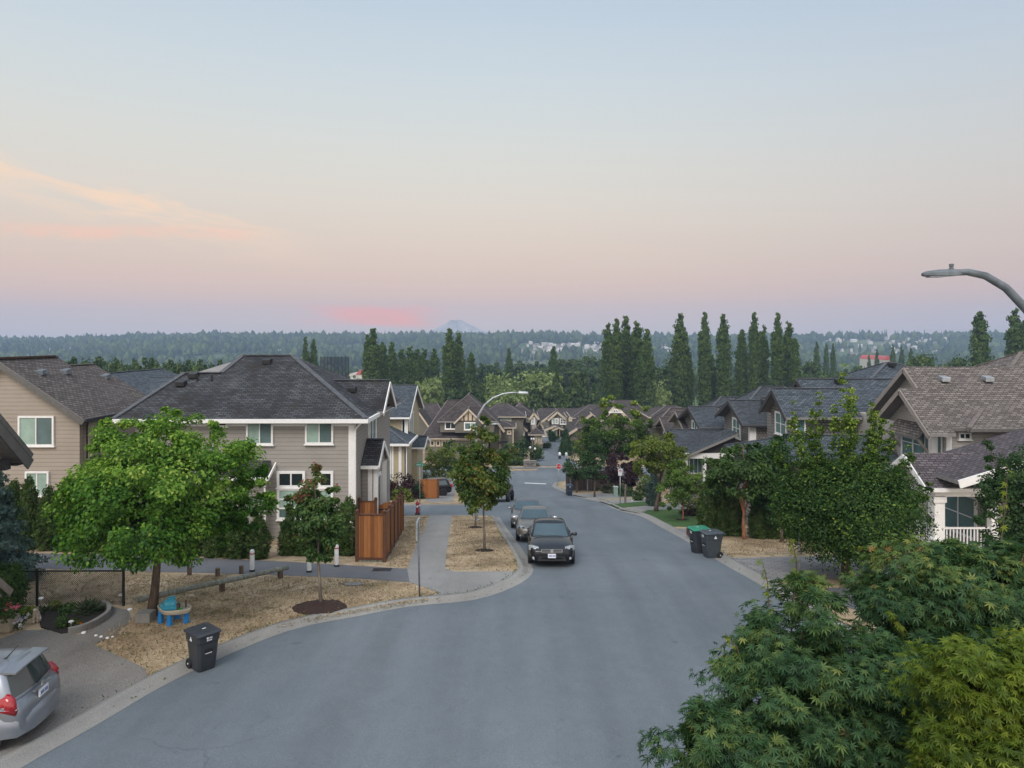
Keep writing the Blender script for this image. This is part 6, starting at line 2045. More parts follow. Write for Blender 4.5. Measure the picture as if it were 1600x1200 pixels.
# three cars parked along the kerb, facing the viewer
c1 = car('parked_car', 'black sedan, nearest of the three cars parked at the kerb', road_loc(1.60, 29.7), 0, M['paint_black'], SEDAN, group='cars parked at the kerb')
face_front(c1, SEDAN, FRONT)
set_pose(c1, 29.7, hd)
S2 = _cp.copy(SEDAN)
S2['mpaint'] = M['chrome']
c2 = car('parked_car', 'bronze grey sedan, middle one of the three cars parked at the kerb', road_loc(1.16, 35.8), 0, M['paint_grey'], S2, group='cars parked at the kerb')
F2 = dict(FRONT, cross=False, grille=(0.55, 0.70), gw=0.40, plate=0.42)
face_front(c2, S2, F2)
set_pose(c2, 35.8, hd)
c3 = car('parked_car', 'charcoal grey sedan, furthest of the three cars parked at the kerb', road_loc(0.90, 41.6), 0, M['paint_dark'], SEDAN, group='cars parked at the kerb')
face_front(c3, SEDAN, F2)
set_pose(c3, 41.6, hd)

# pickup turning at the junction, mostly behind the median tree
TR = dict(W=1.85, r=0.44, tw=0.28, wout=0.06, axles=(-1.65, 1.55), mirror=(0.75, 1.42), handles=(-0.1,), hz=1.22, seams=(0.75, -0.35), rtrim=0.4, mpaint=M['plastic'],
    body=[(-2.65, 0.86, 0.62, 1.26, 1.28), (-2.55, 0.91, 0.58, 1.30, 1.32), (-1.2, 0.92, 0.55, 1.30, 1.32), (0.6, 0.92, 0.55, 1.30, 1.33), (1.1, 0.92, 0.55, 1.28, 1.36), (1.9, 0.91, 0.56, 1.20, 1.28), (2.3, 0.86, 0.58, 1.10, 1.17), (2.42, 0.76, 0.62, 1.0, 1.05)],
    cabin=[(1.12, -1.0, 0.84, 1.30, 0, 0.1), (0.45, -0.88, 0.72, 1.78, 0, 0.1), (0.3, -0.8, 0.62, 1.84, 0.02, 0.12), (0.1, -0.6, 0.35, 1.87, 0.01, 0.1)])
ty = 60.5
tk = car('pickup_truck', 'lifted black pickup with big tyres half hidden by the median tree', road_loc(X(781, ty), ty + 1.9), 0, M['paint_black'], TR, cat='truck')
face_front(tk, TR, dict(xf=2.42, l0=0.6, lamp=(0.92, 1.10), grille=(0.86, 1.10), gw=0.5, intake=(0.62, 0.78), plate=None, cowl=(1.34, 1.14)))
bb = MB()
bb.box(2.36, 2.52, -0.85, 0.85, 0.60, 0.78)
bb.build('bumper', M['plastic'], tk, bevel=0.03)
hb = MB()
hb.box(1.2, 2.25, -0.72, 0.72, 1.325, 1.335)
set_pose(tk, ty + 1.9, R(-90) - 0.12)
SUV = dict(W=1.88, r=0.38, axles=(-1.4, 1.4), mirror=(0.7, 1.2), handles=(-0.1, -1.0), hz=1.05, seams=(0.8, -0.2, -1.1), rtrim=0.1,
    body=[(-2.35, 0.80, 0.45, 1.05, 1.1), (-2.28, 0.90, 0.30, 1.1, 1.14), (-1.4, 0.94, 0.28, 1.12, 1.14), (0.6, 0.94, 0.28, 1.08, 1.12), (1.1, 0.93, 0.28, 1.04, 1.12), (1.8, 0.91, 0.3, 0.95, 1.03), (2.2, 0.85, 0.3, 0.86, 0.9), (2.35, 0.72, 0.36, 0.76, 0.8)],
    cabin=[(1.15, -2.22, 0.84, 1.10, 0, 0.1), (0.3, -1.95, 0.70, 1.60, 0, 0.1), (0.15, -1.85, 0.62, 1.66, 0.02, 0.12), (-0.1, -1.6, 0.35, 1.69, 0.01, 0.1)])
sy = 70.5
sv = car('parked_suv', 'black sport utility car parked behind the orange fence, tail to the street', (X(668, sy), sy, g(sy) + 0.1), R(196), M['paint_black'], SUV, cat='car')
for sg in (1, -1):
    mb = MB()
    mb.box(-2.38, -2.16, sg * 0.70, sg * 0.93, 0.95, 1.2)
    mb.build('tail_light', M['redlens'], sv, bevel=0.02)

# silver hatchback backed onto the driveway, cut by the left edge
HB = dict(W=1.68, r=0.30, axles=(-1.25, 1.2), mirror=(0.75, 1.05), handles=(-0.05, -0.95), hz=0.92, seams=(0.85, -0.1, -0.95), rtrim=0.12, rg=M['rearglass'],
    body=[(-1.93, 0.60, 0.34, 0.62, 0.66), (-1.90, 0.74, 0.26, 0.70, 0.74), (-1.80, 0.82, 0.22, 0.90, 0.95), (-1.5, 0.84, 0.20, 0.97, 1.02), (-0.6, 0.84, 0.20, 0.96, 1.0), (0.6, 0.84, 0.20, 0.94, 1.0), (1.2, 0.83, 0.20, 0.88, 0.98), (1.65, 0.80, 0.22, 0.78, 0.85), (1.88, 0.68, 0.26, 0.66, 0.70)],
    cabin=[(1.30, -1.80, 0.78, 0.94, 0, 0.10), (0.42, -1.60, 0.64, 1.42, 0, 0.10), (0.30, -1.50, 0.58, 1.475, 0.02, 0.12), (0.0, -1.2, 0.34, 1.495, 0.012, 0.1)])
hx, hy = -11.40, 14.6
hc = car('parked_car', 'silver hatchback with red tail lights on the driveway, cut by the left edge', (hx - 0.35, hy, g(hy) + 0.11), R(180) + 0.10, M['paint_silver'], HB)
for sg in (1, -1):
    mb = MB()
    pts = [(-1.80, 0.80, 0.70), (-1.83, 0.72, 0.74), (-1.77, 0.73, 1.02), (-1.68, 0.73, 1.10), (-1.58, 0.78, 1.02), (-1.52, 0.84, 0.80)]
    c_ = Vector((-1.75, sg * 0.79, 0.9))
    P_ = [Vector((a - 0.012, sg * (b + 0.012), c)) for a, b, c in pts]
    mb.add(P_ + [c_ + Vector((-0.045, sg * 0.045, 0))] + [p + Vector((0.12, -sg * 0.05, 0)) for p in P_], [(6, i, (i + 1) % 6) for i in range(6)] + [(i, 7 + i, 7 + (i + 1) % 6, (i + 1) % 6) for i in range(6)])
    tl = mb.build('tail_light', M['redlens'], hc, smooth=True)
    wb = MB()
    wb.add([P_[0].lerp(P_[2], .32) + Vector((-.035, sg * .02, 0)), P_[1].lerp(P_[2], .30) + Vector((-.03, 0, 0)), P_[1].lerp(P_[2], .55) + Vector((-.03, 0, 0)), P_[5].lerp(P_[4], .40) + Vector((-.02, sg * .03, 0)), P_[5].lerp(P_[4], .15) + Vector((-.02, sg * .03, 0))], [(0, 1, 2, 3, 4)])
    wb.build('clear_lens', M['lens'], tl)
bm_ = MB()
bm_.loft([[(x_ - 0.0, y_, z_) for x_, y_, z_ in ((-1.62, s_ * 0.86, 0.30), (-1.86, s_ * 0.78, 0.28), (-2.0, s_ * 0.4, 0.28), (-2.02, 0, 0.28))] for s_ in (1,)] and
         [[(-1.55, 0.86, z), (-1.84, 0.80, z), (-1.98, 0.45, z), (-2.01, 0.0, z), (-1.98, -0.45, z), (-1.84, -0.80, z), (-1.55, -0.86, z)] for z in (0.26, 0.40, 0.56)] +
         [[(-1.50, 0.84, 0.66), (-1.76, 0.76, 0.66), (-1.88, 0.42, 0.665), (-1.90, 0.0, 0.67), (-1.88, -0.42, 0.665), (-1.76, -0.76, 0.66), (-1.50, -0.84, 0.66)]], cap=False, closed=False)
bm_.build('rear_bumper', M['paint_silver'], hc, smooth=True)
sp_ = MB()
sp_.loft([[(-1.38, y, 1.50 - 0.02 * (y / .6) ** 2), (-1.70, y, 1.475 - 0.02 * (y / .6) ** 2), (-1.71, y, 1.45 - 0.02 * (y / .6) ** 2), (-1.40, y, 1.43)] for y in (-0.60, -0.3, 0, 0.3, 0.60)])
sp_.build('spoiler', M['paint_silver'], hc, angle=50)
an = MB()
an.tube([(-1.15, 0.0, 1.49), (-1.20, 0, 1.53), (-1.42, 0, 1.78)], [0.028, 0.014, 0.006], 6)
an.build('antenna', M['plastic'], hc)
pp = MB()
pp.box(-1.935, -1.90, -0.16, 0.16, 0.74, 0.90)
po = pp.build('number_plate', M['plate'], hc, bevel=0.005)
lb_ = MB()
for k in range(6):
    y = -0.12 + k * 0.042 + (0.015 if k > 2 else 0)
    lb_.box(-1.938, -1.936, y, y + 0.026, 0.785, 0.855)
lb_.build('plate_letters', M['plateblue'], po)
gb_ = MB()
gb_.bar((-1.925, -0.26, 0.715), (-1.925, 0.26, 0.715), 0.03, 0.025)
gb_.bar((-1.90, -0.3, 0.94), (-1.90, 0.3, 0.94), 0.05, 0.03)
gb_.box(-1.925, -1.89, -0.04, 0.04, 0.955, 1.02)
gb_.build('tailgate_trim', M['chrome'], hc)
wp = MB()
wp.bar((-1.815, 0.05, 1.0), (-1.79, -0.45, 1.09), 0.025, 0.02)
wp.build('wiper', M['plastic'], hc)
fd = MB()
fd.lathe([(0.085, 0.838), (0.085, 0.848), (0.005, 0.850)], (-1.28, 0, 0.84), 16, 'y')
fd.build('fuel_door', M['paint_silver'], hc)

# ------------------------------------------------------------------ wheeled bins
M['bin'] = plain('charcoal_bin_plastic', (0.030, 0.034, 0.042), 0.5, var=0.15)
M['bin_blue'] = plain('dark_blue_bin_plastic', (0.030, 0.042, 0.068), 0.5, var=0.15)
M['bin_grey'] = plain('grey_bin_plastic', (0.042, 0.052, 0.062), 0.5, var=0.15)
M['lid_green'] = plain('green_lid_plastic', (0.012, 0.17, 0.10), 0.45)
M['mark'] = plain('white_marking', (0.62, 0.64, 0.66), 0.6)
def wheelie(label, x, y, rz, body, lid, zoff=0.0, group='wheeled bins', sc=1.0):
    """front of the bin faces local -y, wheels at the back"""
    root = empty('wheeled_bin', (x, y, g(y) + zoff), label, 'bin', group, rz)
    mb = MB()
    def sec(z, w, d0, d1, c=0.06):
        return [(-w + c, d0, z), (w - c, d0, z), (w, d0 + c, z), (w, d1 - c, z), (w - c, d1, z), (-w + c, d1, z), (-w, d1 - c, z), (-w, d0 + c, z)]
    mb.loft([sec(0.0, 0.235, -0.26, 0.22), sec(0.03, 0.245, -0.28, 0.24), sec(0.45, 0.275, -0.335, 0.30), sec(0.78, 0.295, -0.365, 0.345), sec(0.80, 0.315, -0.385, 0.36), sec(0.98, 0.325, -0.40, 0.375), sec(1.0, 0.335, -0.42, 0.39)])
    mb.build('body', M[body], root, angle=35, bevel=0.008)
    lb = MB()
    lb.loft([sec(1.0, 0.345, -0.44, 0.40, .05), sec(1.035, 0.345, -0.44, 0.40, .05), sec(1.07, 0.30, -0.38, 0.37), sec(1.085, 0.20, -0.25, 0.25)])
    for k in (-1, 0, 1):
        lb.box(k * 0.15 - 0.025, k * 0.15 + 0.025, -0.34, 0.30, 1.06, 1.095)
    lb.build('lid', M[lid], root, angle=35, bevel=0.006)
    hb = MB()
    hb.tube([(-0.30, 0.43, 1.0), (0.30, 0.43, 1.0)], 0.018, 8)
    for s in (-1, 1):
        hb.box(s * 0.30 - 0.015, s * 0.30 + 0.015, 0.36, 0.45, 0.96, 1.03)
    hb.build('handle', M[lid if lid != 'lid_green' else body], root)
    for s in (-1, 1):
        wb = MB()
        wb.lathe([(0.02, s * 0.235), (0.125, s * 0.235), (0.135, s * 0.25), (0.135, s * 0.285), (0.125, s * 0.30), (0.06, s * 0.302), (0.055, s * 0.29), (0.012, s * 0.29)], (0, 0.235, 0.135), 18, 'y' if False else 'x')
        w = wb.build('wheel', M['rubber'], root, angle=40)
        cb = MB()
        cb.lathe([(0.022, s * 0.288), (0.022, s * 0.306), (0.004, s * 0.308)], (0, 0.235, 0.135), 10, 'x')
        cb.build('hub_cap', M['mark'], w)
    # lift pocket on the front
    pb = MB()
    pb.box(-0.11, 0.11, -0.362, -0.33, 0.52, 0.62)
    pb.build('lift_pocket', M['black'], root)
    # white markings: the mark on the sides and the lettering block on the front
    mk_ = MB()
    for s in (-1, 1):
        xx = s * 0.3265
        mk_.extrude([(xx, -0.06, 0.845), (xx, 0.06, 0.845), (xx, 0.05, 0.875), (xx, 0.02, 0.90), (xx, 0.015, 0.94), (xx, -0.015, 0.945), (xx, -0.02, 0.90), (xx, -0.055, 0.875)], (s * 0.003, 0, 0))
        mk_.extrude([(xx, -0.05, 0.825), (xx, 0.05, 0.825), (xx, 0.05, 0.836), (xx, -0.05, 0.836)], (s * 0.003, 0, 0))
    yf = -0.400
    ring_ = [(-0.055 + math.cos(k * 0.52) * 0.032, yf, 0.925 + math.sin(k * 0.52) * 0.032) for k in range(12)]
    mk_.extrude(ring_, (0, -0.004, 0))
    for k in range(3):
        mk_.box(-0.005 + k * 0.028, 0.016 + k * 0.028, yf - 0.004, yf + 0.01, 0.905, 0.94)
    for k in range(4):
        mk_.box(-0.075 + k * 0.038, -0.048 + k * 0.038, yf - 0.002, yf + 0.012, 0.845, 0.88)
    mk_.box(-0.10, 0.08, -0.372, -0.34, 0.50, 0.508)
    mk_.box(-0.05, 0.05, -0.1, -0.06, 1.095, 1.098)
    mk_.build('white_markings', M['mark'], root)
    root.scale = (sc, sc, sc)
    return root
bx, by = gnd(318, 1049)
wheelie('big charcoal wheeled bin at the kerb on the left foreground', bx - 0.12, by + 0.22, R(50), 'bin', 'bin', 0.004, sc=0.93)
bx, by = gnd(1114, 873)
wheelie('grey wheeled bin with white mark and grey lid on the right kerb', bx + 0.05, by + 0.35, R(-78), 'bin_grey', 'bin_grey', 0.004, sc=1.02)
bx, by = gnd(1102, 868)
wheelie('wheeled bin with green lid behind the grey lidded one on the right kerb', bx - 0.05, by + 0.75, R(-76), 'bin', 'lid_green', 0.004, sc=1.02)
bx, by = gnd(890, 775)
wheelie('dark blue wheeled bin in front of the weathered wooden fence', bx, by + 0.3, R(8), 'bin_blue', 'bin_blue', 0.09)

# ------------------------------------------------------------------ street furniture
def lamp(label, base, arm_tip, top_z, arm_len_dir, r=0.075, name='street_lamp', mat='galv', pts=None, head_l=0.72):
    bx, by = base
    zg = g(by)
    root = empty(name, (bx, by, zg), label, 'street lamp', 'street lamps')
    L = Vector((0, 0, 0))
    mb = MB()
    P = [Vector(p) - root.location for p in pts]
    n = len(P)
    mb.tube([Vector((0, 0, -0.1)), Vector((0, 0, 1.2)), P[0]], [r * 1.35, r * 1.3, r], 12)
    mb.lathe([(r * 2.4, -0.05), (r * 2.4, 0.10), (r * 1.6, 0.14)], (0, 0, 0.05), 12)
    mb.build('pole', M[mat], root, angle=50)
    ab = MB()
    ab.tube(P, [lerp(r, r * 0.62, i / (n - 1)) for i in range(n)], 12)
    ab.build('arm', M[mat], root, smooth=True)
    d = (P[-1] - P[-2]).normalized()
    d = Vector((d.x, d.y, d.z * 0.4)).normalized()
    e = P[-1]
    w = Vector((-d.y, d.x, 0)).normalized()
    up = d.cross(w) * -1 if d.cross(w).z < 0 else d.cross(w)
    hb = MB()
    rings = []
    for t, hw, hu, hd_ in ((-0.12, .05, .045, .05), (0.0, .085, .07, .075), (0.18, .10, .075, .085), (0.42, .14, .07, .075), (0.62, .12, .045, .07), (head_l, .05, .005, .055)):
        c = e + d * t * (head_l / 0.72)
        rings.append([c + w * (hw * a) + up * (hu * b if b > 0 else hd_ * b) for a, b in ((-1, -.9), (1, -.9), (1, 0.2), (0.6, 1), (-0.6, 1), (-1, 0.2))])
    hb.loft(rings)
    hd2 = hb.build('lamp_head', M[mat], root, angle=40, bevel=0.008)
    lb = MB()
    c = e + d * (0.42 * head_l / 0.72) - up * 0.07
    lb.extrude([c + d * a + w * b for a, b in ((-0.16, -.09), (0.18, -.09), (0.18, .09), (-0.16, .09))], -up * 0.02)
    lb.build('lens', M['lens'], hd2)
    pb = MB()
    q = e + d * 0.10 + up * 0.07
    pb.lathe([(0.05, 0), (0.05, 0.03), (0.036, 0.035), (0.036, 0.06), (0.046, 0.07), (0.046, 0.115), (0.01, 0.125)], tuple(q), 12)
    pb.build('photocell', M['lampgrey'], hd2)
    return root
Yl = 15.0
tip = [(1650, 566), (1631, 526), (1606, 486), (1572, 450), (1540, 431), (1512, 425), (1494, 426)]
pts = [(X(a, Yl) - 0.0, Yl, Z(b, Yl)) for a, b in tip]
pts = [(pts[0][0] + 0.25, Yl, pts[0][2] - 1.6)] + pts
lamp('weathered grey street lamp arm reaching in from the right edge', (pts[0][0] + 0.08, Yl), None, None, None, 0.108, mat='lampgrey', pts=pts)
Yl = 43.0
bx = X(744, Yl)
pts = [(bx, Yl, Z(665, Yl)), (X(748, Yl), Yl, Z(648, Yl)), (X(757, Yl), Yl, Z(633, Yl)), (X(770, Yl), Yl, Z(622, Yl)), (X(786, Yl), Yl, Z(615.5, Yl)), (X(800, Yl), Yl, Z(613.5, Yl)), (X(812, Yl), Yl, Z(613.5, Yl))]
lamp('pale street lamp curving over the street behind the median tree', (bx, Yl), None, None, None, 0.075, pts=pts, head_l=0.6)
Yl = 98.0
bx = X(756, Yl)
pts = [(bx, Yl, Z(672, Yl)), (X(758, Yl), Yl, Z(666, Yl)), (X(762, Yl), Yl, Z(663, Yl)), (X(770, Yl), Yl, Z(662.5, Yl))]
lamp('far street lamp whose pale head shows right of the median tree', (bx, Yl), None, None, None, 0.075, pts=pts, head_l=0.9)

def sign_post(px, py, h, label, face=None, name='sign_post', r=0.03, cat='sign', Yfix=None, mat='galv', rz=0.0, lean=0.0):
    bx, by = gnd(px, py) if Yfix is None else (X(px, Yfix), Yfix)
    root = empty(name, (bx, by, g(by) + 0.08), label, cat, None, rz)
    mb = MB()
    mb.tube([(0, 0, -0.2), (lean, 0, h)], r, 8)
    mb.build('post', M[mat], root, smooth=True)
    return root
# edge-on sign by the pavement corner
s = sign_post(656, 936, 2.55, 'thin grey sign post seen edge-on at the end of the pavement', lean=-0.07, mat='lampgrey')
mb = MB()
mb.box(-0.085, -0.035, -0.32, 0.32, 1.95, 2.55)
mb.box(-0.03, 0.0, -0.05, 0.05, 2.0, 2.5)
mb.build('sign_plate', M['galv'], s)
s = sign_post(1249, 905, 2.9, 'bare sign post standing in front of the hornbeam', r=0.035)
mb = MB()
mb.box(-0.015, 0.015, -0.16, 0.16, 2.45, 2.88)
mb.build('sign_plate', M['galv'], s)
# street name blade
s = sign_post(656, 805, 3.2, 'street name post with green blade beside the hydrant')
M['signgreen'] = plain('green_sign', (0.015, 0.29, 0.20), 0.45)
mb = MB()
mb.box(-0.30, 0.30, -0.012, 0.012, 3.2, 3.40)
bl = mb.build('sign_blade', M['signgreen'], s)
lb = MB()
for k, (a, w, h) in enumerate([(-0.22, .05, .09), (-0.155, .05, .09), (-0.09, .05, .09), (-0.02, .04, .09), (0.045, .03, .09), (0.15, .07, .07)]):
    lb.box(a, a + w, -0.016, -0.0122, 3.255, 3.255 + h)
lb.build('lettering', M['mark'], bl)
mb = MB()
mb.box(-0.012, 0.012, -0.3, 0.3, 3.42, 3.60)
mb.build('cross_blade', M['signgreen'], s)
# stop sign
s = sign_post(873, 754, 2.05, 'red octagonal stop sign at the far junction', r=0.035, name='stop_sign')
M['stopred'] = plain('stop_red', (0.42, 0.02, 0.03), 0.45)
def octa(r, y, zc):
    return [(math.cos(R(22.5 + 45 * k)) * r, y, zc + math.sin(R(22.5 + 45 * k)) * r) for k in range(8)]
mb = MB()
mb.extrude(octa(0.385, -0.045, 2.05), (0, 0.01, 0))
mb.build('border', M['mark'], s)
mb = MB()
mb.extrude(octa(0.35, -0.049, 2.05), (0, 0.0035, 0))
pl_ = mb.build('plate', M['stopred'], s)
def text_obj(txt, size, mat, parent, loc, rot=(R(90), 0, 0)):
    cu = bpy.data.curves.new('lettering', 'FONT')
    cu.body = txt
    cu.size = size
    cu.align_x = 'CENTER'
    cu.align_y = 'CENTER'
    cu.extrude = 0.002
    cu.materials.append(mat)
    to = put(bpy.data.objects.new('text', cu))
    bpy.context.view_layer.update()
    me = bpy.data.meshes.new_from_object(to)
    bpy.data.objects.remove(to)
    o = bpy.data.objects.new('lettering', me)
    o.location = loc
    o.rotation_euler = rot
    return put(o, parent)
text_obj('STOP', 0.24, M['mark'], pl_, (0, -0.054, 2.05))
# parking sign
s = sign_post(969, 789, 2.3, 'white parking restriction sign on a thin post by the driveway', r=0.028)
mb = MB()
mb.box(-0.16, 0.16, -0.045, -0.03, 2.28, 2.82)
pl_ = mb.build('plate', M['mark'], s)
mb = MB()
def annulus(mb, r0, r1, y, zc, n=20):
    for k in range(n):
        a, b = 2 * math.pi * k / n, 2 * math.pi * (k + 1) / n
        mb.extrude([(math.cos(a) * r0, y, zc + math.sin(a) * r0), (math.cos(b) * r0, y, zc + math.sin(b) * r0), (math.cos(b) * r1, y, zc + math.sin(b) * r1), (math.cos(a) * r1, y, zc + math.sin(a) * r1)], (0, -0.003, 0))
annulus(mb, 0.085, 0.12, -0.0455, 2.65)
mb.bar((-0.075, -0.047, 2.72), (0.075, -0.047, 2.58), 0.003, 0.03)
mb.build('red_ring', M['stopred'], pl_)
mb = MB()
mb.box(-0.035, -0.012, -0.049, -0.0455, 2.585, 2.715)
mb.box(-0.012, 0.035, -0.049, -0.0455, 2.69, 2.715)
mb.box(-0.012, 0.035, -0.049, -0.0455, 2.64, 2.662)
mb.box(0.02, 0.04, -0.049, -0.0455, 2.655, 2.70)
mb.build('letter', M['black'], pl_)
# small sign on the far side of the small round tree
s = sign_post(891, 770, 2.6, 'small pale sign on a post half hidden by the round crowned tree', r=0.03)
mb = MB()
mb.box(-0.16, 0.16, -0.04, -0.028, 2.3, 2.75)
mb.build('plate', M['mark'], s)
# hydrant
bx, by = gnd(653, 806)
hy_ = empty('fire_hydrant', (bx, by - 0.25, g(by) + 0.08), 'red fire hydrant with pale caps beside the street name post', 'hydrant')
M['hydred'] = plain('hydrant_red', (0.36, 0.018, 0.03), 0.45)
mb = MB()
mb.lathe([(0.15, -0.05), (0.15, 0.06), (0.105, 0.10), (0.095, 0.72), (0.13, 0.75), (0.13, 0.80), (0.10, 0.86), (0.06, 0.93), (0.025, 0.95), (0.025, 1.0), (0.005, 1.01)], (0, 0, 0), 18)
mb.build('barrel', M['hydred'], hy_, angle=40)
mb = MB()
mb.lathe([(0.075, -0.10), (0.075, -0.17), (0.05, -0.19), (0.01, -0.20)], (0, 0, 0.62), 12, 'y')
mb.build('pumper_cap', M['mark'], hy_, angle=40)
for sg in (1, -1):
    mb = MB()
    mb.lathe([(0.055, sg * 0.09), (0.055, sg * 0.17), (0.03, sg * 0.20), (0.01, sg * 0.205)], (0, 0, 0.66), 12, 'x')
    mb.build('hose_cap', M['mark'], hy_, angle=40)
mb = MB()
mb.lathe([(0.165, 0.08), (0.17, 0.14), (0.12, 0.19)], (0, 0, 0), 16)
mb.build('base_flange', M['black'], hy_)
# utility box and wooden marker
bx, by = gnd(962, 778)
ub = empty('utility_box', (bx, by, g(by) + 0.08), 'pale green utility box on the verge by the parking sign', 'utility box')
M['kiosk'] = plain('kiosk_green', (0.19, 0.27, 0.24), 0.55)
mb = MB()
mb.box(-0.2, 0.2, -0.2, 0.2, -0.1, 0.95)
mb.build('cabinet', M['kiosk'], ub, bevel=0.02)
mb = MB()
mb.box(-0.23, 0.23, -0.23, 0.23, 0.951, 1.04)
mb.build('lid', plain('kiosk_lid', (0.30, 0.37, 0.34), 0.5), ub, bevel=0.03)
bx, by = gnd(977, 788)
wp_ = MB()
wp_.tube([(0, 0, -0.1), (0.02, 0, 1.5)], [0.09, 0.07], 8)
tag(wp_.build('wooden_post', M['bark_grey'], loc=(bx, by, g(by) + 0.1)), 'short bare wooden post next to the parking sign', 'post')
# white bollards with a red band
M['bollard'] = plain('white_bollard', (0.55, 0.56, 0.57), 0.55, var=0.12)
M['redband'] = plain('red_band', (0.40, 0.06, 0.05), 0.5)
for (px, py, hh, L) in ((483, 898, 0.95, 'white bollard left of the red tipped tree'), (526, 889, 0.86, 'white bollard with red band right of the red tipped tree'), (394, 897, 0.82, 'white bollard half hidden under the bright green tree')):
    bx, by = gnd(px, py)
    b = empty('bollard', (bx, by, g(by) + 0.1), L, 'bollard', 'white bollards on the path')
    mb = MB()
    mb.lathe([(0.085, -0.05), (0.085, hh - 0.06), (0.07, hh - 0.02), (0.03, hh)], (0, 0, 0), 14)
    mb.build('post', M['bollard'], b, angle=40)
    mb = MB()
    mb.lathe([(0.10, -0.05), (0.10, 0.07), (0.088, 0.075)], (0, 0, 0), 14)
    mb.build('base_collar', M['black'], b, angle=40)
    mb = MB()
    mb.lathe([(0.0855, hh - 0.17), (0.088, hh - 0.165), (0.088, hh - 0.125), (0.0855, hh - 0.12)], (0, 0, 0), 14)
    mb.build('reflective_band', M['redband'], b)
# log barrier
def log_rail(label, posts, z, r, ov):
    a, b = posts[0], posts[-1]
    root = empty('log_barrier', ((a[0] + b[0]) / 2, (a[1] + b[1]) / 2, g((a[1] + b[1]) / 2)), label, 'barrier')
    o = root.location
    d = Vector((b[0] - a[0], b[1] - a[1], g(b[1]) - g(a[1]))).normalized()
    A = Vector((a[0], a[1], g(a[1]) + z)) - d * ov[0] - o
    B_ = Vector((b[0], b[1], g(b[1]) + z)) + d * ov[1] - o
    mb = MB()
    mb.tube([A, A.lerp(B_, .33) + Vector((0, 0, .01)), A.lerp(B_, .66) - Vector((0, 0, .01)), B_], [r * 1.08, r, r * 0.98, r * 0.92], 12)
    mb.build('rail', M['oldwood'], root, angle=40)
    for p in posts:
        pb = MB()
        q = Vector((p[0], p[1], g(p[1]))) - o
        pb.tube([q + Vector((0, 0, -0.2)), q + Vector((0, 0, z - r * 0.6))], r * 1.05, 10)
        pb.build('post', M['bark'], root, angle=40)
log_rail('long weathered log rail on short posts across the dry lawn', [gnd(347, 928), gnd(438, 907)], 0.42, 0.09, (2.75, 0.3))
for (px, py, L) in ((340, 904, 'short wooden stump post under the bright green tree'), (377, 900, 'second short wooden stump post behind the log rail'), (296, 902, 'short stump post at the left under the bright green tree')):
    bx, by = gnd(px, py)
    mb = MB()
    mb.tube([(0, 0, -0.1), (0, 0, 0.28)], 0.08, 10)
    tag(mb.build('wooden_post', M['bark'], loc=(bx, by, g(by) + 0.1), angle=40), L, 'post')
# chain link fence
def chain_link():
    yb = gnd(193, 951)[1]
    xb = [X(-76, yb), X(58, yb), X(193, yb)]
    root = empty('chain_link_fence', (xb[2], yb, g(yb)), 'black chain link fence behind the flower bed', 'fence')
    o = root.location
    hh = 1.22
    for x in xb:
        mb = MB()
        mb.tube([(x - o.x, 0, -0.1), (x - o.x, 0, hh + 0.04)], 0.042, 10)
        mb.lathe([(0.05, hh + 0.03), (0.05, hh + 0.06), (0.01, hh + 0.08)], (x - o.x, 0, 0), 10)
        mb.build('post', M['black'], root, angle=40)
    mb = MB()
    mb.tube([(xb[0] - o.x, 0, hh - 0.02), (0, 0, hh - 0.02)], 0.026, 8)
    mb.build('top_rail', M['black'], root, smooth=True)
    mb = MB()
    st = 0.066
    L = xb[2] - xb[0]
    z0, z1 = 0.12, hh - 0.02
    n = int((L + z1 - z0) / st)
    w = 0.008
    for k in range(n):
        s0 = k * st - (z1 - z0)
        for sg in (1, -1):
            a, b = max(s0, 0), min(s0 + (z1 - z0), L)
            if b <= a:
                continue
            za, zb_ = z0 + (a - s0), z0 + (b - s0)
            if sg < 0:
                za, zb_ = z1 + z0 - za, z1 + z0 - zb_
            mb.bar((a - L, 0.004 * sg, za), (b - L, 0.004 * sg, zb_), w, w)
    mb.build('wire_mesh', M['black'], root)
chain_link()
# brown cedar fence with capped posts and gate
def m_board(name, c1, c2, pitch=0.14):
    m = NT(name)
    sp = m.n('ShaderNodeSeparateXYZ')
    m.l(m.uv(), sp.inputs[0])
    q = m.math('DIVIDE', sp.outputs[0], pitch)
    fr = m.math('FRACT', q)
    fl = m.math('FLOOR', q)
    wn_ = m.n('ShaderNodeTexWhiteNoise', noise_dimensions='1D')
    m.l(fl, wn_.inputs['W'])
    gr = m.noise(3, 5, m.coord('UV', (6, 0.7, 1)))
    v = m.math('ADD', m.math('MULTIPLY', wn_.outputs[0], 0.5), m.math('MULTIPLY', gr, 0.5))
    c = m.ramp(v, [(0.25, c1), (0.75, c2)])
    ed = m.ramp(fr, [(0.0, (0.25,) * 3), (0.06, (1,) * 3), (0.94, (1,) * 3), (1.0, (0.25,) * 3)])
    c = m.mix(0.8, c, ed, 'MULTIPLY')
    m.bump(ed, 0.4, 0.01)
    return m.set(c, 0.75, spec=0.25)
M['fencebrown'] = m_board('red_brown_boards', (0.155, 0.058, 0.019), (0.29, 0.122, 0.042))
M['fencepost'] = plain('dark_brown_post', (0.085, 0.035, 0.018), 0.75, var=0.25)
M['fenceorange'] = m_board('orange_stained_boards', (0.24, 0.085, 0.025), (0.33, 0.13, 0.04), 0.15)
M['fencegrey'] = m_board('weathered_grey_boards', (0.055, 0.045, 0.04), (0.11, 0.092, 0.082), 0.16)
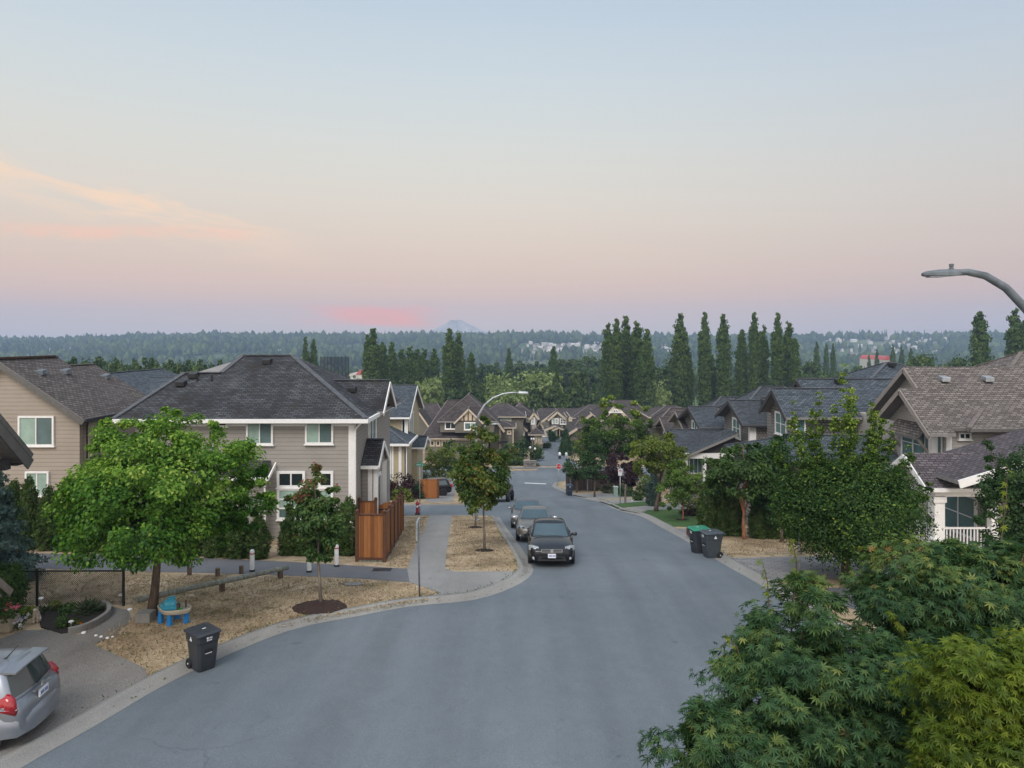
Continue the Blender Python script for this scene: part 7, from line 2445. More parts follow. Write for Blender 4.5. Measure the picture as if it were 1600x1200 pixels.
def board_fence(name, label, posts, h, mat, cap=True, drop=0.0, base=0.12, pm='fencepost', kick=True):
    a = posts[0]
    root = empty(name, (a[0], a[1], g(a[1]) + 0.08), label, 'fence')
    o = root.location
    for i, p in enumerate(posts):
        mb = MB()
        x, y, z = p[0] - o.x, p[1] - o.y, g(p[1]) + 0.08 - o.z
        mb.box(x - 0.065, x + 0.065, y - 0.065, y + 0.065, z - 0.2, z + h + 0.06)
        po_ = mb.build('post', M[pm], root)
        if cap:
            cb = MB()
            zt = z + h + 0.06
            cb.box(x - 0.085, x + 0.085, y - 0.085, y + 0.085, zt, zt + 0.035)
            cb.lathe([(0.05, zt + 0.035), (0.085, zt + 0.09), (0.075, zt + 0.14), (0.01, zt + 0.175)], (x, y, 0), 12)
            cb.build('post_cap', M['fencepost'], po_, angle=40)
    for p, q in zip(posts[:-1], posts[1:]):
        A = Vector((p[0], p[1], g(p[1]) + 0.08)) - o
        B_ = Vector((q[0], q[1], g(q[1]) + 0.08)) - o
        d = (B_ - A)
        d.z = 0
        d.normalize()
        n = Vector((-d.y, d.x, 0)) * 0.018
        ta, tb = A.z + h, B_.z + h
        mb = MB()
        A2, B2 = A + d * 0.066, B_ - d * 0.066
        mb.extrude([Vector((A2.x, A2.y, A.z + base)) - n, Vector((B2.x, B2.y, B_.z + base)) - n, Vector((B2.x, B2.y, tb)) - n, Vector((A2.x, A2.y, ta)) - n], n * 2)
        mb.build('board_panel', M[mat], root)
        rb = MB()
        rb.bar(Vector((A2.x, A2.y, ta + 0.02)), Vector((B2.x, B2.y, tb + 0.02)), 0.10, 0.045)
        rb.bar(Vector((A2.x, A2.y, A.z + base + 0.03)) - n * 2.2, Vector((B2.x, B2.y, B_.z + base + 0.03)) - n * 2.2, 0.035, 0.09)
        rb.build('rail', M[pm], root)
        if kick:
            kb = MB()
            kb.bar(Vector((A2.x, A2.y, A.z + base - 0.09)), Vector((B2.x, B2.y, B_.z + base - 0.09)), 0.05, 0.16)
            kb.build('kick_board', M['oldwood'], root)
    return root
p0, p1 = gnd(558, 881), gnd(601, 882)
run = [p0, p1]
for t, px, py in ((0, 609, 868), (0, 615, 857), (0, 620.5, 847), (0, 625, 838), (0, 629, 830)):
    run.append(gnd(px, py))
fo_ = board_fence('board_fence', 'red brown board fence with ball capped posts beside the pavement', run, 1.88, 'fencebrown')
q0 = (run[-1][0], run[-1][1])
bk = [(X(561, 34.5), 34.5), (X(587, 34.5), 34.5)]
fb_ = board_fence('board_fence', 'short red brown back panel of the yard beside the entry porch', bk, 1.8, 'fencebrown')
gt = empty('garden_gate', (X(590, 36), 36.0, g(36) + 0.08), 'red brown arched gate with dark strap hinges in the fenced yard', 'gate')
mb = MB()
mb.extrude([(0, -0.02, 0.1), (1.25, -0.02, 0.1), (1.25, -0.02, 1.45), (0.95, -0.02, 1.62), (0.6, -0.02, 1.68), (0.3, -0.02, 1.62), (0, -0.02, 1.45)], (0, 0.04, 0))
mb.build('gate_panel', M['fencebrown'], gt)
mb = MB()
for z in (0.45, 1.3):
    mb.bar((0.02, -0.035, z), (0.8, -0.035, z + 0.03), 0.02, 0.06)
mb.build('strap_hinge', M['black'], gt)
board_fence('board_fence', 'orange stained board fence panel beyond the side street', [(X(655, 64.5), 64.5), (X(681, 64.5), 64.5), (X(685, 66.5), 66.5)], 1.75, 'fenceorange', cap=False, pm='fenceorange')
board_fence('board_fence', 'weathered grey board fence behind the dark blue bin', [(X(885, 78.0), 78.0), (X(906, 78.0), 78.0), (X(926, 78.5), 78.5), (X(950, 79), 79.0)], 2.0, 'fencegrey', cap=False, pm='fencegrey', kick=False)
pipe = MB()
pipe.tube([(0, 0, 0), (0, 0, 2.0)], 0.05, 6)
tag(pipe.build('pale_pole', M['galv'], loc=(X(918, 76.5), 76.5, g(76.5))), 'thin pale pole leaning at the weathered fence', 'pole')

# entrance wall of the townhouses
gy = 112.9
ew = empty('entrance_wall', (X(828, gy), gy, g(gy)), 'low stone entrance wall with a pale cap and dark lettering at the townhouse drive', 'wall')
m_ = NT('stone_blocks')
bt = m_.n('ShaderNodeTexBrick')
bt.inputs['Scale'].default_value = 1.0
bt.inputs['Brick Width'].default_value = 0.45
bt.inputs['Row Height'].default_value = 0.18
bt.inputs['Color1'].default_value = (0.17, 0.16, 0.15, 1)
bt.inputs['Color2'].default_value = (0.24, 0.22, 0.21, 1)
bt.inputs['Mortar'].default_value = (0.08, 0.075, 0.07, 1)
m_.l(m_.uv(), bt.inputs['Vector'])
m_.set(bt.outputs[0], 0.9)
mb = MB()
mb.box(-1.0, 1.0, -0.2, 0.2, -0.1, 1.0)
mb.build('stone_face', m_.mat, ew)
mb = MB()
mb.box(-1.08, 1.08, -0.27, 0.27, 1.0, 1.12)
mb.build('cap_stone', M['concrete'], ew, bevel=0.02)
mb = MB()
for k in range(9):
    if k != 4:
        mb.box(-0.70 + k * 0.16, -0.60 + k * 0.16, -0.215, -0.2, 0.62, 0.76)
for k in range(6):
    mb.box(-0.50 + k * 0.17, -0.40 + k * 0.17, -0.215, -0.2, 0.38, 0.52)
mb.build('lettering', M['black'], ew)
# globe lamps at the entrance
for (px, py, L) in ((828.5, 712, 'globe lamp post behind the entrance wall, left'), (836, 714, 'globe lamp post behind the entrance wall, right'), (830.5, 697, 'globe lamp post by the glazed porch, left'), (834, 697, 'globe lamp post by the glazed porch, right')):
    Yq = 121 if py > 700 else 138
    gl = empty('globe_lamp', (X(px, Yq), Yq, g(Yq)), L, 'lamp', 'globe lamps at the entrance')
    mb = MB()
    zt = Z(py - 9.5 if py < 700 else py - 11, Yq) - g(Yq)
    mb.tube([(0, 0, -0.1), (0, 0, zt)], 0.06, 8)
    mb.build('post', M['black'], gl)
    mb = MB()
    mb.lathe([(0.03, zt - 0.05), (0.16, zt + 0.06), (0.20, zt + 0.2), (0.16, zt + 0.34), (0.03, zt + 0.42)], (0, 0, 0), 10)
    mb.build('globe', M['mark'], gl, smooth=True)
for (px, L, hh) in ((874.5, 'white topped dark post at the right of the drive', 1.0), (885, 'pale box on a post at the right of the drive', 0.9)):
    Yq = 127.0
    mb_r = empty('mail_post', (X(px, Yq), Yq, g(Yq)), L, 'post')
    mb = MB()
    mb.box(-0.22, 0.22, -0.2, 0.2, 0, 0.55)
    mb.build('base', M['black' if hh == 1.0 else 'galv'], mb_r)
    mb = MB()
    mb.lathe([(0.20, 0.55), (0.26, 0.7), (0.25, 1.0), (0.12, 1.2), (0.02, 1.25)] if hh == 1.0 else [(0.24, 0.55), (0.26, 0.6), (0.26, 1.0), (0.1, 1.15), (0.02, 1.2)], (0, 0, 0), 10)
    mb.build('top', M['mark'], mb_r, smooth=True)

# rocks along the border, half timber retaining corner by the bins
rng = np.random.default_rng(19)
def rock(x, y, s, label, mat='rock', name='garden_rock', group=None, z=0.1):
    bm = bmesh.new()
    bmesh.ops.create_icosphere(bm, subdivisions=2, radius=s)
    for v in bm.verts:
        v.co *= 1 + rng.uniform(-0.18, 0.18)
        v.co.z *= 0.6
    me = bpy.data.meshes.new(name)
    bm.to_mesh(me)
    bm.free()
    me.materials.append(M[mat])
    o = bpy.data.objects.new(name, me)
    o.location = (x, y, g(y) + z + s * 0.25)
    put(o)
    return tag(o, label, 'rock', group)
M['rock'] = plain('pale_rock', (0.34, 0.33, 0.31), 0.9, var=0.3, scale=5, bump=0.5)
for i in range(14):
    px = 988 + i * 6.2 + rng.uniform(-2, 2)
    py = 784 - i * 0.2 + rng.uniform(-1.5, 1.5)
    x, y = gnd(px, py)
    rock(x, y, rng.uniform(0.10, 0.2), 'pale garden rock in the border between the driveways', group='rocks of the border')
tb = MB()
x, y = gnd(1086, 844)
tb.box(-0.75, 0.55, -0.12, 0.12, 0, 0.34)
tb.box(0.30, 0.55, 0.12, 0.6, 0, 0.30)
tag(tb.build('timber_edging', M['fencepost'], bevel=0.015, loc=(x + 0.5, y + 0.6, g(y) + 0.08)), 'low dark timber edging behind the green lidded bin', 'edging')

# ------------------------------------------------------------------ left garden: water table, pot, figures, solar lights
bx, by = gnd(272, 977)
wt_ = empty('water_table', (bx, by, g(by) + 0.09), 'blue and cream toy water table under the bright green tree', 'toy table', None, R(-14))
M['toyblue'] = plain('blue_plastic', (0.02, 0.20, 0.52), 0.4)
M['toyaqua'] = plain('aqua_plastic', (0.05, 0.30, 0.42), 0.35)
M['toycream'] = plain('cream_plastic', (0.50, 0.45, 0.37), 0.45)
for sx, sy in ((-0.34, -0.15), (0.06, -0.26), (0.38, 0.05), (-0.1, 0.26)):
    mb = MB()
    mb.loft([[(sx + a * w, sy + b * w, z) for a, b in ((-.07, -.06), (.07, -.06), (.07, .06), (-.07, .06))] for z, w in ((0, 1.0), (0.30, 0.78), (0.36, 0.8))])
    mb.build('leg', M['toyblue'], wt_, bevel=0.01)
def blob_ring(r, z, off=(0, 0)):
    return [(off[0] + math.cos(a) * r * (1.1 + 0.14 * math.cos(2 * a + 0.5)), off[1] + math.sin(a) * r * (0.74 + 0.10 * math.sin(3 * a)), z) for a in [k * 2 * math.pi / 28 for k in range(28)]]
mb = MB()
mb.loft([blob_ring(0.38, 0.32), blob_ring(0.44, 0.36), blob_ring(0.46, 0.46), blob_ring(0.44, 0.475), blob_ring(0.41, 0.44), blob_ring(0.38, 0.40)])
mb.build('basin', M['toycream'], wt_, angle=50)
mb = MB()
mb.loft([[(p[0] * 0.62 - 0.16, p[1] * 0.8, z) for p in blob_ring(r_, z)] for r_, z in ((0.42, 0.42), (0.43, 0.50), (0.38, 0.53), (0.30, 0.55), (0.24, 0.64), (0.14, 0.68))])
mb.lathe([(0.10, 0.60), (0.12, 0.72), (0.09, 0.74), (0.07, 0.66)], (-0.10, 0.02, 0), 14)
mb.build('tower', M['toyaqua'], wt_, angle=40)
mb = MB()
mb.lathe([(0.055, 0.42), (0.055, 0.58), (0.01, 0.60)], (0.16, -0.02, 0), 10)
mb.lathe([(0.03, 0.44), (0.03, 0.66), (0.01, 0.67)], (0.33, 0.1, 0), 8)
mb.build('spinner', M['bark'], wt_)
mb = MB()
mb.lathe([(0.07, 0.41), (0.08, 0.45), (0.01, 0.46)], (0.25, -0.05, 0), 10)
mb.build('cup', plain('green_plastic', (0.05, 0.25, 0.06), 0.4), wt_)

bx, by = gnd(12, 992)
fp_ = empty('flower_pot', (bx, by, g(by) + 0.11), 'square beige pot of pink flowers at the left edge', 'flower pot')
mb = MB()
mb.loft([[(a * w, b * w, z) for a, b in ((-1, -1), (1, -1), (1, 1), (-1, 1))] for z, w in ((0, 0.12), (0.40, 0.20), (0.43, 0.21), (0.43, 0.18), (0.36, 0.17))])
mb.build('pot', plain('beige_pot', (0.36, 0.31, 0.24), 0.7), fp_, bevel=0.008)
rng2 = np.random.default_rng(4)
crown('leaves', fp_, GREEN['mid'], [(0, 0, 0.52, 0.30, 0.28, 0.16)], 420, 0.075, 'oval', 5, 20, 0.5, 0.4)
M['pink'] = m_leaf('pink_petal', [(0, (0.45, 0.05, 0.14)), (1, (0.70, 0.20, 0.30))], 0.3)
M['petalw'] = m_leaf('white_petal', [(0, (0.42, 0.36, 0.55)), (1, (0.75, 0.72, 0.8))], 0.3)
crown('flowers', fp_, M['pink'], [(0, -0.02, 0.60, 0.30, 0.26, 0.13)], 110, 0.06, 'oval', 6, 10, 0.25, 0.0)
for (px, py, L, cols) in ((37, 980, 'small white and lilac flower clump beside the pink pot', 'petalw'), (27, 990, 'white and blue flower clump low beside the pot', 'petalw')):
    x, y = gnd(px, py)
    r_ = empty('flower_clump', (x, y, g(y) + 0.12), L, 'flowers')
    crown('leaves', r_, GREEN['mid'], [(0, 0, 0.12, 0.14, 0.12, 0.12)], 120, 0.06, 'oval', int(px), 10, 0.5, 0.4)
    crown('flowers', r_, M[cols], [(0, -0.02, 0.20, 0.14, 0.12, 0.13)], 90, 0.05, 'oval', int(px) + 1, 8, 0.35, 0.0)
x, y = gnd(129, 987)
r_ = empty('flower_clump', (x, y, g(y) + 0.14), 'single orange red flower by the stone edging', 'flowers')
crown('leaves', r_, GREEN['mid'], [(0, 0, 0.08, 0.08, 0.08, 0.07)], 60, 0.05, 'oval', 61, 6, 0.5, 0.4)
crown('flowers', r_, m_leaf('orange_petal', [(0, (0.5, 0.08, 0.02)), (1, (0.65, 0.16, 0.03))], 0.3), [(0, -0.02, 0.15, 0.04, 0.04, 0.04)], 26, 0.045, 'oval', 62, 3, 0.5, 0.0)
# sitting dog statue: one continuous body grown from a skeleton
x, y = gnd(57, 977)
dg = empty('dog_statue', (x, y, g(y) + 0.11), 'small pale statue of a sitting dog beside the flower bed', 'statue', None, R(-70))
me = bpy.data.meshes.new('body')
J = [(0.0, 0, 0.10), (-0.02, 0, 0.20), (0.05, 0, 0.27), (0.09, 0, 0.33), (0.10, 0, 0.42), (0.18, 0, 0.40), (0.21, 0, 0.395),
     (0.07, 0.05, 0.22), (0.085, 0.05, 0.10), (0.09, 0.05, 0.015), (0.12, 0.05, 0.01), (0.07, -0.05, 0.22), (0.085, -0.05, 0.10), (0.09, -0.05, 0.015), (0.12, -0.05, 0.01),
     (-0.06, 0.07, 0.10), (0.03, 0.09, 0.09), (-0.03, 0.085, 0.02), (0.05, 0.085, 0.015), (-0.06, -0.07, 0.10), (0.03, -0.09, 0.09), (-0.03, -0.085, 0.02), (0.05, -0.085, 0.015),
     (-0.12, 0, 0.04), (-0.19, 0.02, 0.02), (0.085, 0.05, 0.40), (0.075, 0.065, 0.345), (0.085, -0.05, 0.40), (0.075, -0.065, 0.345)]
E_ = [(0, 1), (1, 2), (2, 3), (3, 4), (4, 5), (5, 6), (2, 7), (7, 8), (8, 9), (9, 10), (2, 11), (11, 12), (12, 13), (13, 14), (0, 15), (15, 16), (16, 17), (17, 18), (0, 19), (19, 20), (20, 21), (21, 22), (0, 23), (23, 24), (4, 25), (25, 26), (4, 27), (27, 28)]
RD = [.085, .09, .08, .065, .085, .048, .034, .04, .026, .022, .02, .04, .026, .022, .02, .06, .05, .028, .022, .06, .05, .028, .022, .028, .012, .024, .016, .024, .016]
me.from_pydata(J, E_, [])
body = bpy.data.objects.new('body', me)
put(body, dg)
me.materials.append(plain('pale_stone', (0.46, 0.40, 0.33), 0.8, var=0.25, scale=14))
sk = body.modifiers.new('skin', 'SKIN')
for v, r_ in zip(me.skin_vertices[0].data, RD):
    v.radius = (r_, r_)
me.skin_vertices[0].data[0].use_root = True
ss = body.modifiers.new('sub', 'SUBSURF')
ss.levels = ss.render_levels = 1
# solar path lights
for (px, py, hh, L) in ((64, 962, 0.42, 'white solar light beside the middle fence post'), (189, 950, 0.3, 'white solar light beside the right fence post'), (203, 975, 0.32, 'white solar light at the edge of the garden path'), (111, 986, 0.16, 'tiny white solar light inside the stone edging')):
    x, y = gnd(px, py)
    r_ = empty('solar_light', (x, y, g(y) + 0.11), L, 'garden light', 'solar garden lights')
    mb = MB()
    mb.tube([(0, 0, -0.05), (0, 0, hh)], 0.010, 6)
    mb.build('stake', M['galv'], r_)
    mb = MB()
    mb.lathe([(0.02, hh - 0.05), (0.03, hh), (0.075, hh + 0.005), (0.06, hh + 0.03), (0.01, hh + 0.045)], (0, 0, 0), 12)
    mb.build('cap', M['mark'], r_, angle=40)
M['wrock'] = plain('white_rock', (0.6, 0.6, 0.6), 0.8)
for i, (px, py, s_) in enumerate(((131, 995, 0.07), (158, 1001, 0.05), (150, 999, 0.045), (168, 1003, 0.05), (122, 989, 0.05), (176, 1001, 0.04))):
    x, y = gnd(px, py)
    rock(x, y, s_, ['larger white stone outside the end of the stone edging', 'white stone on the driveway edge', 'small white stone beside the garden path', 'white stone at the tip of the dry lawn', 'white stone on the soil inside the edging', 'tiny white stone by the garden path'][i], 'wrock', 'white_stone')
# iron grate and the patch scars in the lawn
x, y = gnd(597, 895)
mb = MB()
for k in range(12):
    mb.box(-0.34 + k * 0.058, -0.31 + k * 0.058, -0.14, 0.14, 0, 0.015)
mb.box(-0.36, 0.36, -0.16, -0.14, 0, 0.018)
mb.box(-0.36, 0.36, 0.14, 0.16, 0, 0.018)
tag(mb.build('drain_grate', M['black'], loc=(x, y, g(y) + 0.105)), 'dark drain grate in the path near the brown fence', 'grate')
x, y = gnd(552, 917)
drape('utility_cover', [(x + math.cos(k * .4) * 0.34, y + math.sin(k * .4) * 0.22) for k in range(16)], 0.112, M['concrete'], 'oval concrete utility cover sunk in the dry lawn', 'utility cover', kind='thing')
# ------------------------------------------------------------------ beyond the houses: trees of the valley
def tree_proto(kind, seed):
    """returns (trunk mesh, crown mesh) for a unit tree 1 m tall"""
    rng = np.random.default_rng(seed)
    if kind == 'poplar':
        B = []
        for z in np.linspace(0.08, 0.955, 18):
            r = np.interp(z, [0.05, 0.2, 0.5, 0.75, 0.9, 1.0], [0.050, 0.072, 0.084, 0.078, 0.046, 0.010])
            B.append((rng.normal(0, 0.006), rng.normal(0, 0.006), z, r, r, 0.055))
        for k in range(9):
            a, z = rng.uniform(0, 6.28), rng.uniform(0.3, 0.88)
            rr = np.interp(z, [0.2, 0.5, 0.9], [0.062, 0.058, 0.020])
            B.append((math.cos(a) * rr, math.sin(a) * rr, z, 0.016, 0.016, 0.06))
        n, size, cl, cr_, kw = 11000, 0.017, 560, 0.46, dict(droop=-1.0, up=0.1, wexp=0.55)
    elif kind == 'broad':
        B = [(0, 0, 0.58, 0.34, 0.34, 0.34)]
        for k in range(8):
            a = rng.uniform(0, 6.28)
            B.append((math.cos(a) * 0.24, math.sin(a) * 0.24, rng.uniform(0.38, 0.78), 0.2, 0.2, 0.18))
        n, size, cl, cr_, kw = 8000, 0.036, 170, 0.28, dict(droop=0.1)
    elif kind == 'willow':
        B = [(0, 0, 0.62, 0.40, 0.40, 0.30)]
        for k in range(12):
            a = k * 0.55
            B.append((math.cos(a) * 0.36, math.sin(a) * 0.36, rng.uniform(0.30, 0.66), 0.12, 0.12, 0.24))
        n, size, cl, cr_, kw = 3600, 0.05, 110, 0.30, dict(droop=1.6, up=-0.1)
    else:
        B = []
        for z in np.linspace(0.1, 0.92, 14):
            r = 0.24 * (1 - z) ** 0.85 + 0.01
            B.append((rng.normal(0, 0.01), rng.normal(0, 0.01), z, r, r, 0.04))
        n, size, cl, cr_, kw = 3200, 0.055, 160, 0.5, dict(droop=0.5, up=0.4)
    leaf = {'poplar': 'poplar', 'broad': ['valley', 'far', 'valley'][seed % 3], 'willow': 'willow', 'conifer': 'far'}[kind]
    c = crown('crown', None, GREEN[leaf], B, n, size, 'clump', seed, cl, cr_, 0.25, tvar=0.7, **kw)
    mb = MB()
    mb.tube([(0, 0, -0.02), (0, 0, 0.4), (0, 0, 0.85)], [0.022, 0.016, 0.004], 6)
    t = mb.build('trunk', M['bark'])
    return t, c
PROTO = {}
GREEN['valley'] = m_leaf('valley_leaf', [(0.0, (0.025, 0.050, 0.018)), (0.5, (0.060, 0.105, 0.035)), (1.0, (0.14, 0.18, 0.06))], 0.25)
def far_tree(kind, name, label, px, py_top, wpx, Y, py_base=None, group=None, var=None, leaf=None):
    var = (int(px) % 3) if var is None else var
    key = (kind, var)
    if key not in PROTO:
        PROTO[key] = tree_proto(kind, 200 + var * 13 + len(kind))
        fresh = True
    else:
        fresh = False
    z0 = g(Y) - 0.3
    h = Z(py_top, Y) - z0
    root = empty(name, (X(px, Y), Y, z0), label, 'tree', group, rz=px * 0.77)
    for src in PROTO[key]:
        o = src if fresh else src.copy()
        if not fresh:
            COL.objects.link(o)
        o.parent = root
    if fresh:
        PROTO[key] = tuple(PROTO[key])
    unit = {'poplar': 0.205, 'broad': 0.86, 'willow': 0.94, 'conifer': 0.5}[kind]
    w = wpx * Y / F / unit
    root.scale = (w, w, h)
    return root
G1 = 'tall poplars right of the street'
pop = [(950, 505, 22, 228), (963, 500, 24, 224), (978, 496, 26, 230), (995, 502, 26, 226), (1011, 516, 24, 222), (1004, 545, 26, 220), (962, 560, 22, 219),
       (1062, 492, 27, 232), (1075, 540, 16, 236), (1101, 490, 22, 232), (1113, 556, 14, 240), (1131, 493, 24, 232), (1159, 514, 21, 234), (1179, 490, 21, 230), (1193, 508, 18, 236), (1215, 491, 22, 230), (1232, 502, 22, 233), (1243, 528, 17, 228)]
nm = ['left edge', 'second', 'tallest', 'fourth', 'right edge', 'short front', 'short left']
for i, (px, py, w, Y) in enumerate(pop):
    if i < 7:
        L = '%s poplar in the dense clump above the trussed townhouse' % nm[i]
    else:
        L = '%s in the spaced poplar row right of the clump' % ['first poplar', 'short stub beside the first poplar', 'second tall poplar', 'low stub beside the second poplar', 'third tall poplar', 'shorter fourth poplar', 'tall fifth poplar', 'shorter neighbour of the fifth poplar', 'tall poplar next to last', 'slightly lower poplar near the end', 'lowest poplar at the right end'][i - 7]
    far_tree('poplar', 'poplar_tree', L, px, py, w, Y, group=G1)
for i, (px, py, w, Y, L) in enumerate([(477, 528, 14, 240, 'left one of two poplars above the taupe roof'), (490, 529, 14, 242, 'right one of two poplars above the taupe roof'), (582, 515, 28, 226, 'broad tall poplar left of the willow clump'), (574, 522, 16, 230, 'thinner poplar at the left side of the broad one'),
        (612, 536, 22, 250, 'shorter poplar just right of the broad one'), (628, 545, 20, 262, 'fourth shorter poplar behind the yellow house roof'), (641, 541, 22, 250, 'fifth poplar above the yellow house roof'), (662, 544, 20, 262, 'poplar above the small round willow'),
        (678, 546, 20, 262, 'poplar right of the small round willow'), (702, 515, 24, 224, 'tall poplar above the half timbered townhouse'), (717, 522, 22, 228, 'second tall poplar above the half timbered townhouse'), (736, 550, 18, 240, 'low poplar right of the tall pair'),
        (1531, 486, 31, 226, 'broad dark poplar above the tan roof'), (1586, 482, 27, 226, 'dark poplar at the right edge of the photo'), (1600, 500, 20, 228, 'poplar cut by the right edge'),
        (865, 540, 15, 300, 'lone dark poplar above the willows'), (795, 545, 14, 320, 'lone poplar beside the street lamp arm'), (652, 545, 22, 245, 'poplar hidden between others behind the yellow house'), (598, 534, 20, 236, 'poplar crowding the broad one on its right'),
        (1276, 533, 10, 380, 'small far poplar, first of three in a row'), (1291, 536, 9, 380, 'small far poplar, second of three in a row'), (1302, 538, 9, 380, 'small far poplar, third of three in a row'), (1370, 546, 7, 430, 'tiny far poplar left of the red roofed hall'),
        (1395, 540, 9, 420, 'small far poplar left of the round green trees'), (1409, 541, 9, 420, 'small far poplar beside the round green trees'), (1423, 543, 9, 420, 'small far poplar half hidden in the round green trees'), (1358, 553, 6, 430, 'tiny far poplar above the slate roof')]):
    far_tree('poplar', 'poplar_tree', L, px, py, w, Y, group='poplars left of the street' if px < 900 else 'far poplars')
wl_ = [(669, 584, 36, 216, 'small round willow between poplars'), (683, 588, 20, 218, 'narrow willow beside the small round one'), (775, 582, 44, 222, 'large pale willow behind the street lamp'), (815, 578, 70, 216, 'broad pale willow right of the street lamp'), (846, 574, 56, 222, 'round pale willow at the right of the group'),
       (790, 600, 50, 208, 'low pale willow in front of the others'), (1028, 592, 34, 222, 'pale willow between the poplar clump and the row')]
for i, (px, py, w, Y, L) in enumerate(wl_):
    far_tree('willow', 'willow_tree', L, px, py, w * 1.2, Y, group='weeping willows beyond the townhouses')
cn = [(902, 570, 40, 205, 'dark conifer behind the end townhouse'), (912, 574, 30, 207, 'second dark conifer behind the end townhouse'), (868, 578, 32, 206, 'dark conifer between the willows and townhouses'), (735, 574, 28, 214, 'dark conifer left of the willows'), (752, 590, 26, 210, 'dark conifer under the pale willow'),
      (886, 596, 34, 200, 'low dark conifer above the drive'), (838, 598, 30, 200, 'low dark conifer in front of the round willow'), (1015, 590, 26, 214, 'conifer beside the poplar clump'), (930, 590, 30, 206, 'conifer left of the poplar clump'), (199, 600, 10, 150, 'small conifer tip between the left roofs')]
for i, (px, py, w, Y, L) in enumerate(cn):
    far_tree('conifer', 'conifer_tree', L, px, py, w, Y, group='conifers beyond the townhouses')
rng = np.random.default_rng(77)
G2 = 'leafy trees behind the tan house'
k = 0
for px in range(88, 410, 16):
    py = 560 + rng.uniform(-8, 8) + (4 if px > 250 else 0)
    kind = 'conifer' if rng.random() < 0.3 else 'broad'
    far_tree(kind, 'dark_tree', 'dark green tree in the belt behind the two left houses', px, py, 58 + rng.uniform(-8, 16) if kind == 'broad' else 30, 150 + rng.uniform(-12, 25), group=G2, var=k % 3)
    k += 1
for (px, py, w, Y, L) in [(1040, 553, 50, 240, 'round green tree between the poplar clump and the row'), (1032, 570, 40, 236, 'lower round green tree beside the poplar clump'), (1262, 560, 30, 250, 'round green tree right of the poplar row'), (1280, 562, 36, 250, 'second round green tree right of the poplar row'), (1255, 580, 26, 210, 'low green tree at the end of the poplar row'),
        (1300, 575, 30, 230, 'low tree behind the slate roof'), (1318, 572, 26, 240, 'tree left of the hornbeam tip'), (1340, 566, 24, 260, 'tree right of the hornbeam tip'), (1355, 572, 24, 250, 'small tree above the slate roof peak'), (1430, 549, 44, 190, 'round green tree above the tan gable'), (1460, 546, 48, 190, 'broad green tree above the tan ridge'),
        (1490, 552, 44, 186, 'light green tree above the tan ridge'), (1508, 556, 36, 186, 'green tree beside the broad dark poplar'), (1478, 562, 34, 180, 'low green tree above the roof vents'), (1550, 560, 30, 190, 'green tree between the two right poplars'), (1575, 565, 30, 190, 'low tree at the right edge behind the tan roof'),
        (860, 556, 46, 330, 'dark round tree beyond the willows'), (885, 560, 40, 320, 'dark round tree right of the lone poplar'), (825, 562, 36, 340, 'dark round tree beyond the pale willows'), (920, 552, 40, 330, 'light round tree left of the poplar clump'), (905, 556, 30, 340, 'round tree above the dark conifer'),
        (1085, 570, 20, 330, 'dark tree seen through the poplar row'), (1120, 575, 24, 330, 'dark tree between the second and third poplars'), (1170, 580, 30, 300, 'dark tree behind the fifth poplar'), (1145, 585, 26, 300, 'dark tree low in the poplar row'), (1215, 585, 30, 290, 'dark tree low at the end of the row'),
        (640, 575, 30, 250, 'dark tree below the left poplars'), (610, 578, 30, 250, 'dark tree left of the small willow'), (556, 583, 20, 330, 'pale tree beside the net fence'), (700, 590, 36, 226, 'dark tree below the tall poplar pair'), (765, 565, 36, 300, 'dark tree behind the large willow'),
        (1372, 566, 30, 300, 'green tree in front of the far red roof'), (1392, 567, 28, 300, 'green tree at the right of the far red roof'),
        (10, 566, 26, 200, 'dark tree just above the tan ridge at the far left'), (25, 560, 22, 200, 'tree tip above the tan ridge')]:
    far_tree('broad', 'leafy_tree', L, px, py, w * 1.45, Y, group='round trees of the valley')
# netting of a driving range
nf = empty('net_fence', (X(522, 270), 270, g(270)), 'tall dark net fence on thin poles beyond the taupe roof', 'fence')
for i in range(9):
    mb = MB()
    x = X(501 + i * 5.5, 270) - nf.location.x
    mb.tube([(x, 0, 0), (x, 0, Z(556.5, 270) - g(270))], 0.16, 6)
    mb.build('pole', M['black'], nf)
nm_ = NT('dark_netting')
tr_ = nm_.n('ShaderNodeBsdfTransparent')
df_ = nm_.n('ShaderNodeBsdfDiffuse')
df_.inputs[0].default_value = (0.02, 0.022, 0.025, 1)
mx_ = nm_.n('ShaderNodeMixShader')
mx_.inputs[0].default_value = 0.35
nm_.l(tr_.outputs[0], mx_.inputs[1]); nm_.l(df_.outputs[0], mx_.inputs[2]); nm_.l(mx_.outputs[0], nm_.out.inputs[0])
mb = MB()
mb.box(X(501, 270) - nf.location.x, X(545, 270) - nf.location.x, -0.02, 0.02, 0.5, Z(557.5, 270) - g(270))
mb.build('net', nm_.mat, nf)
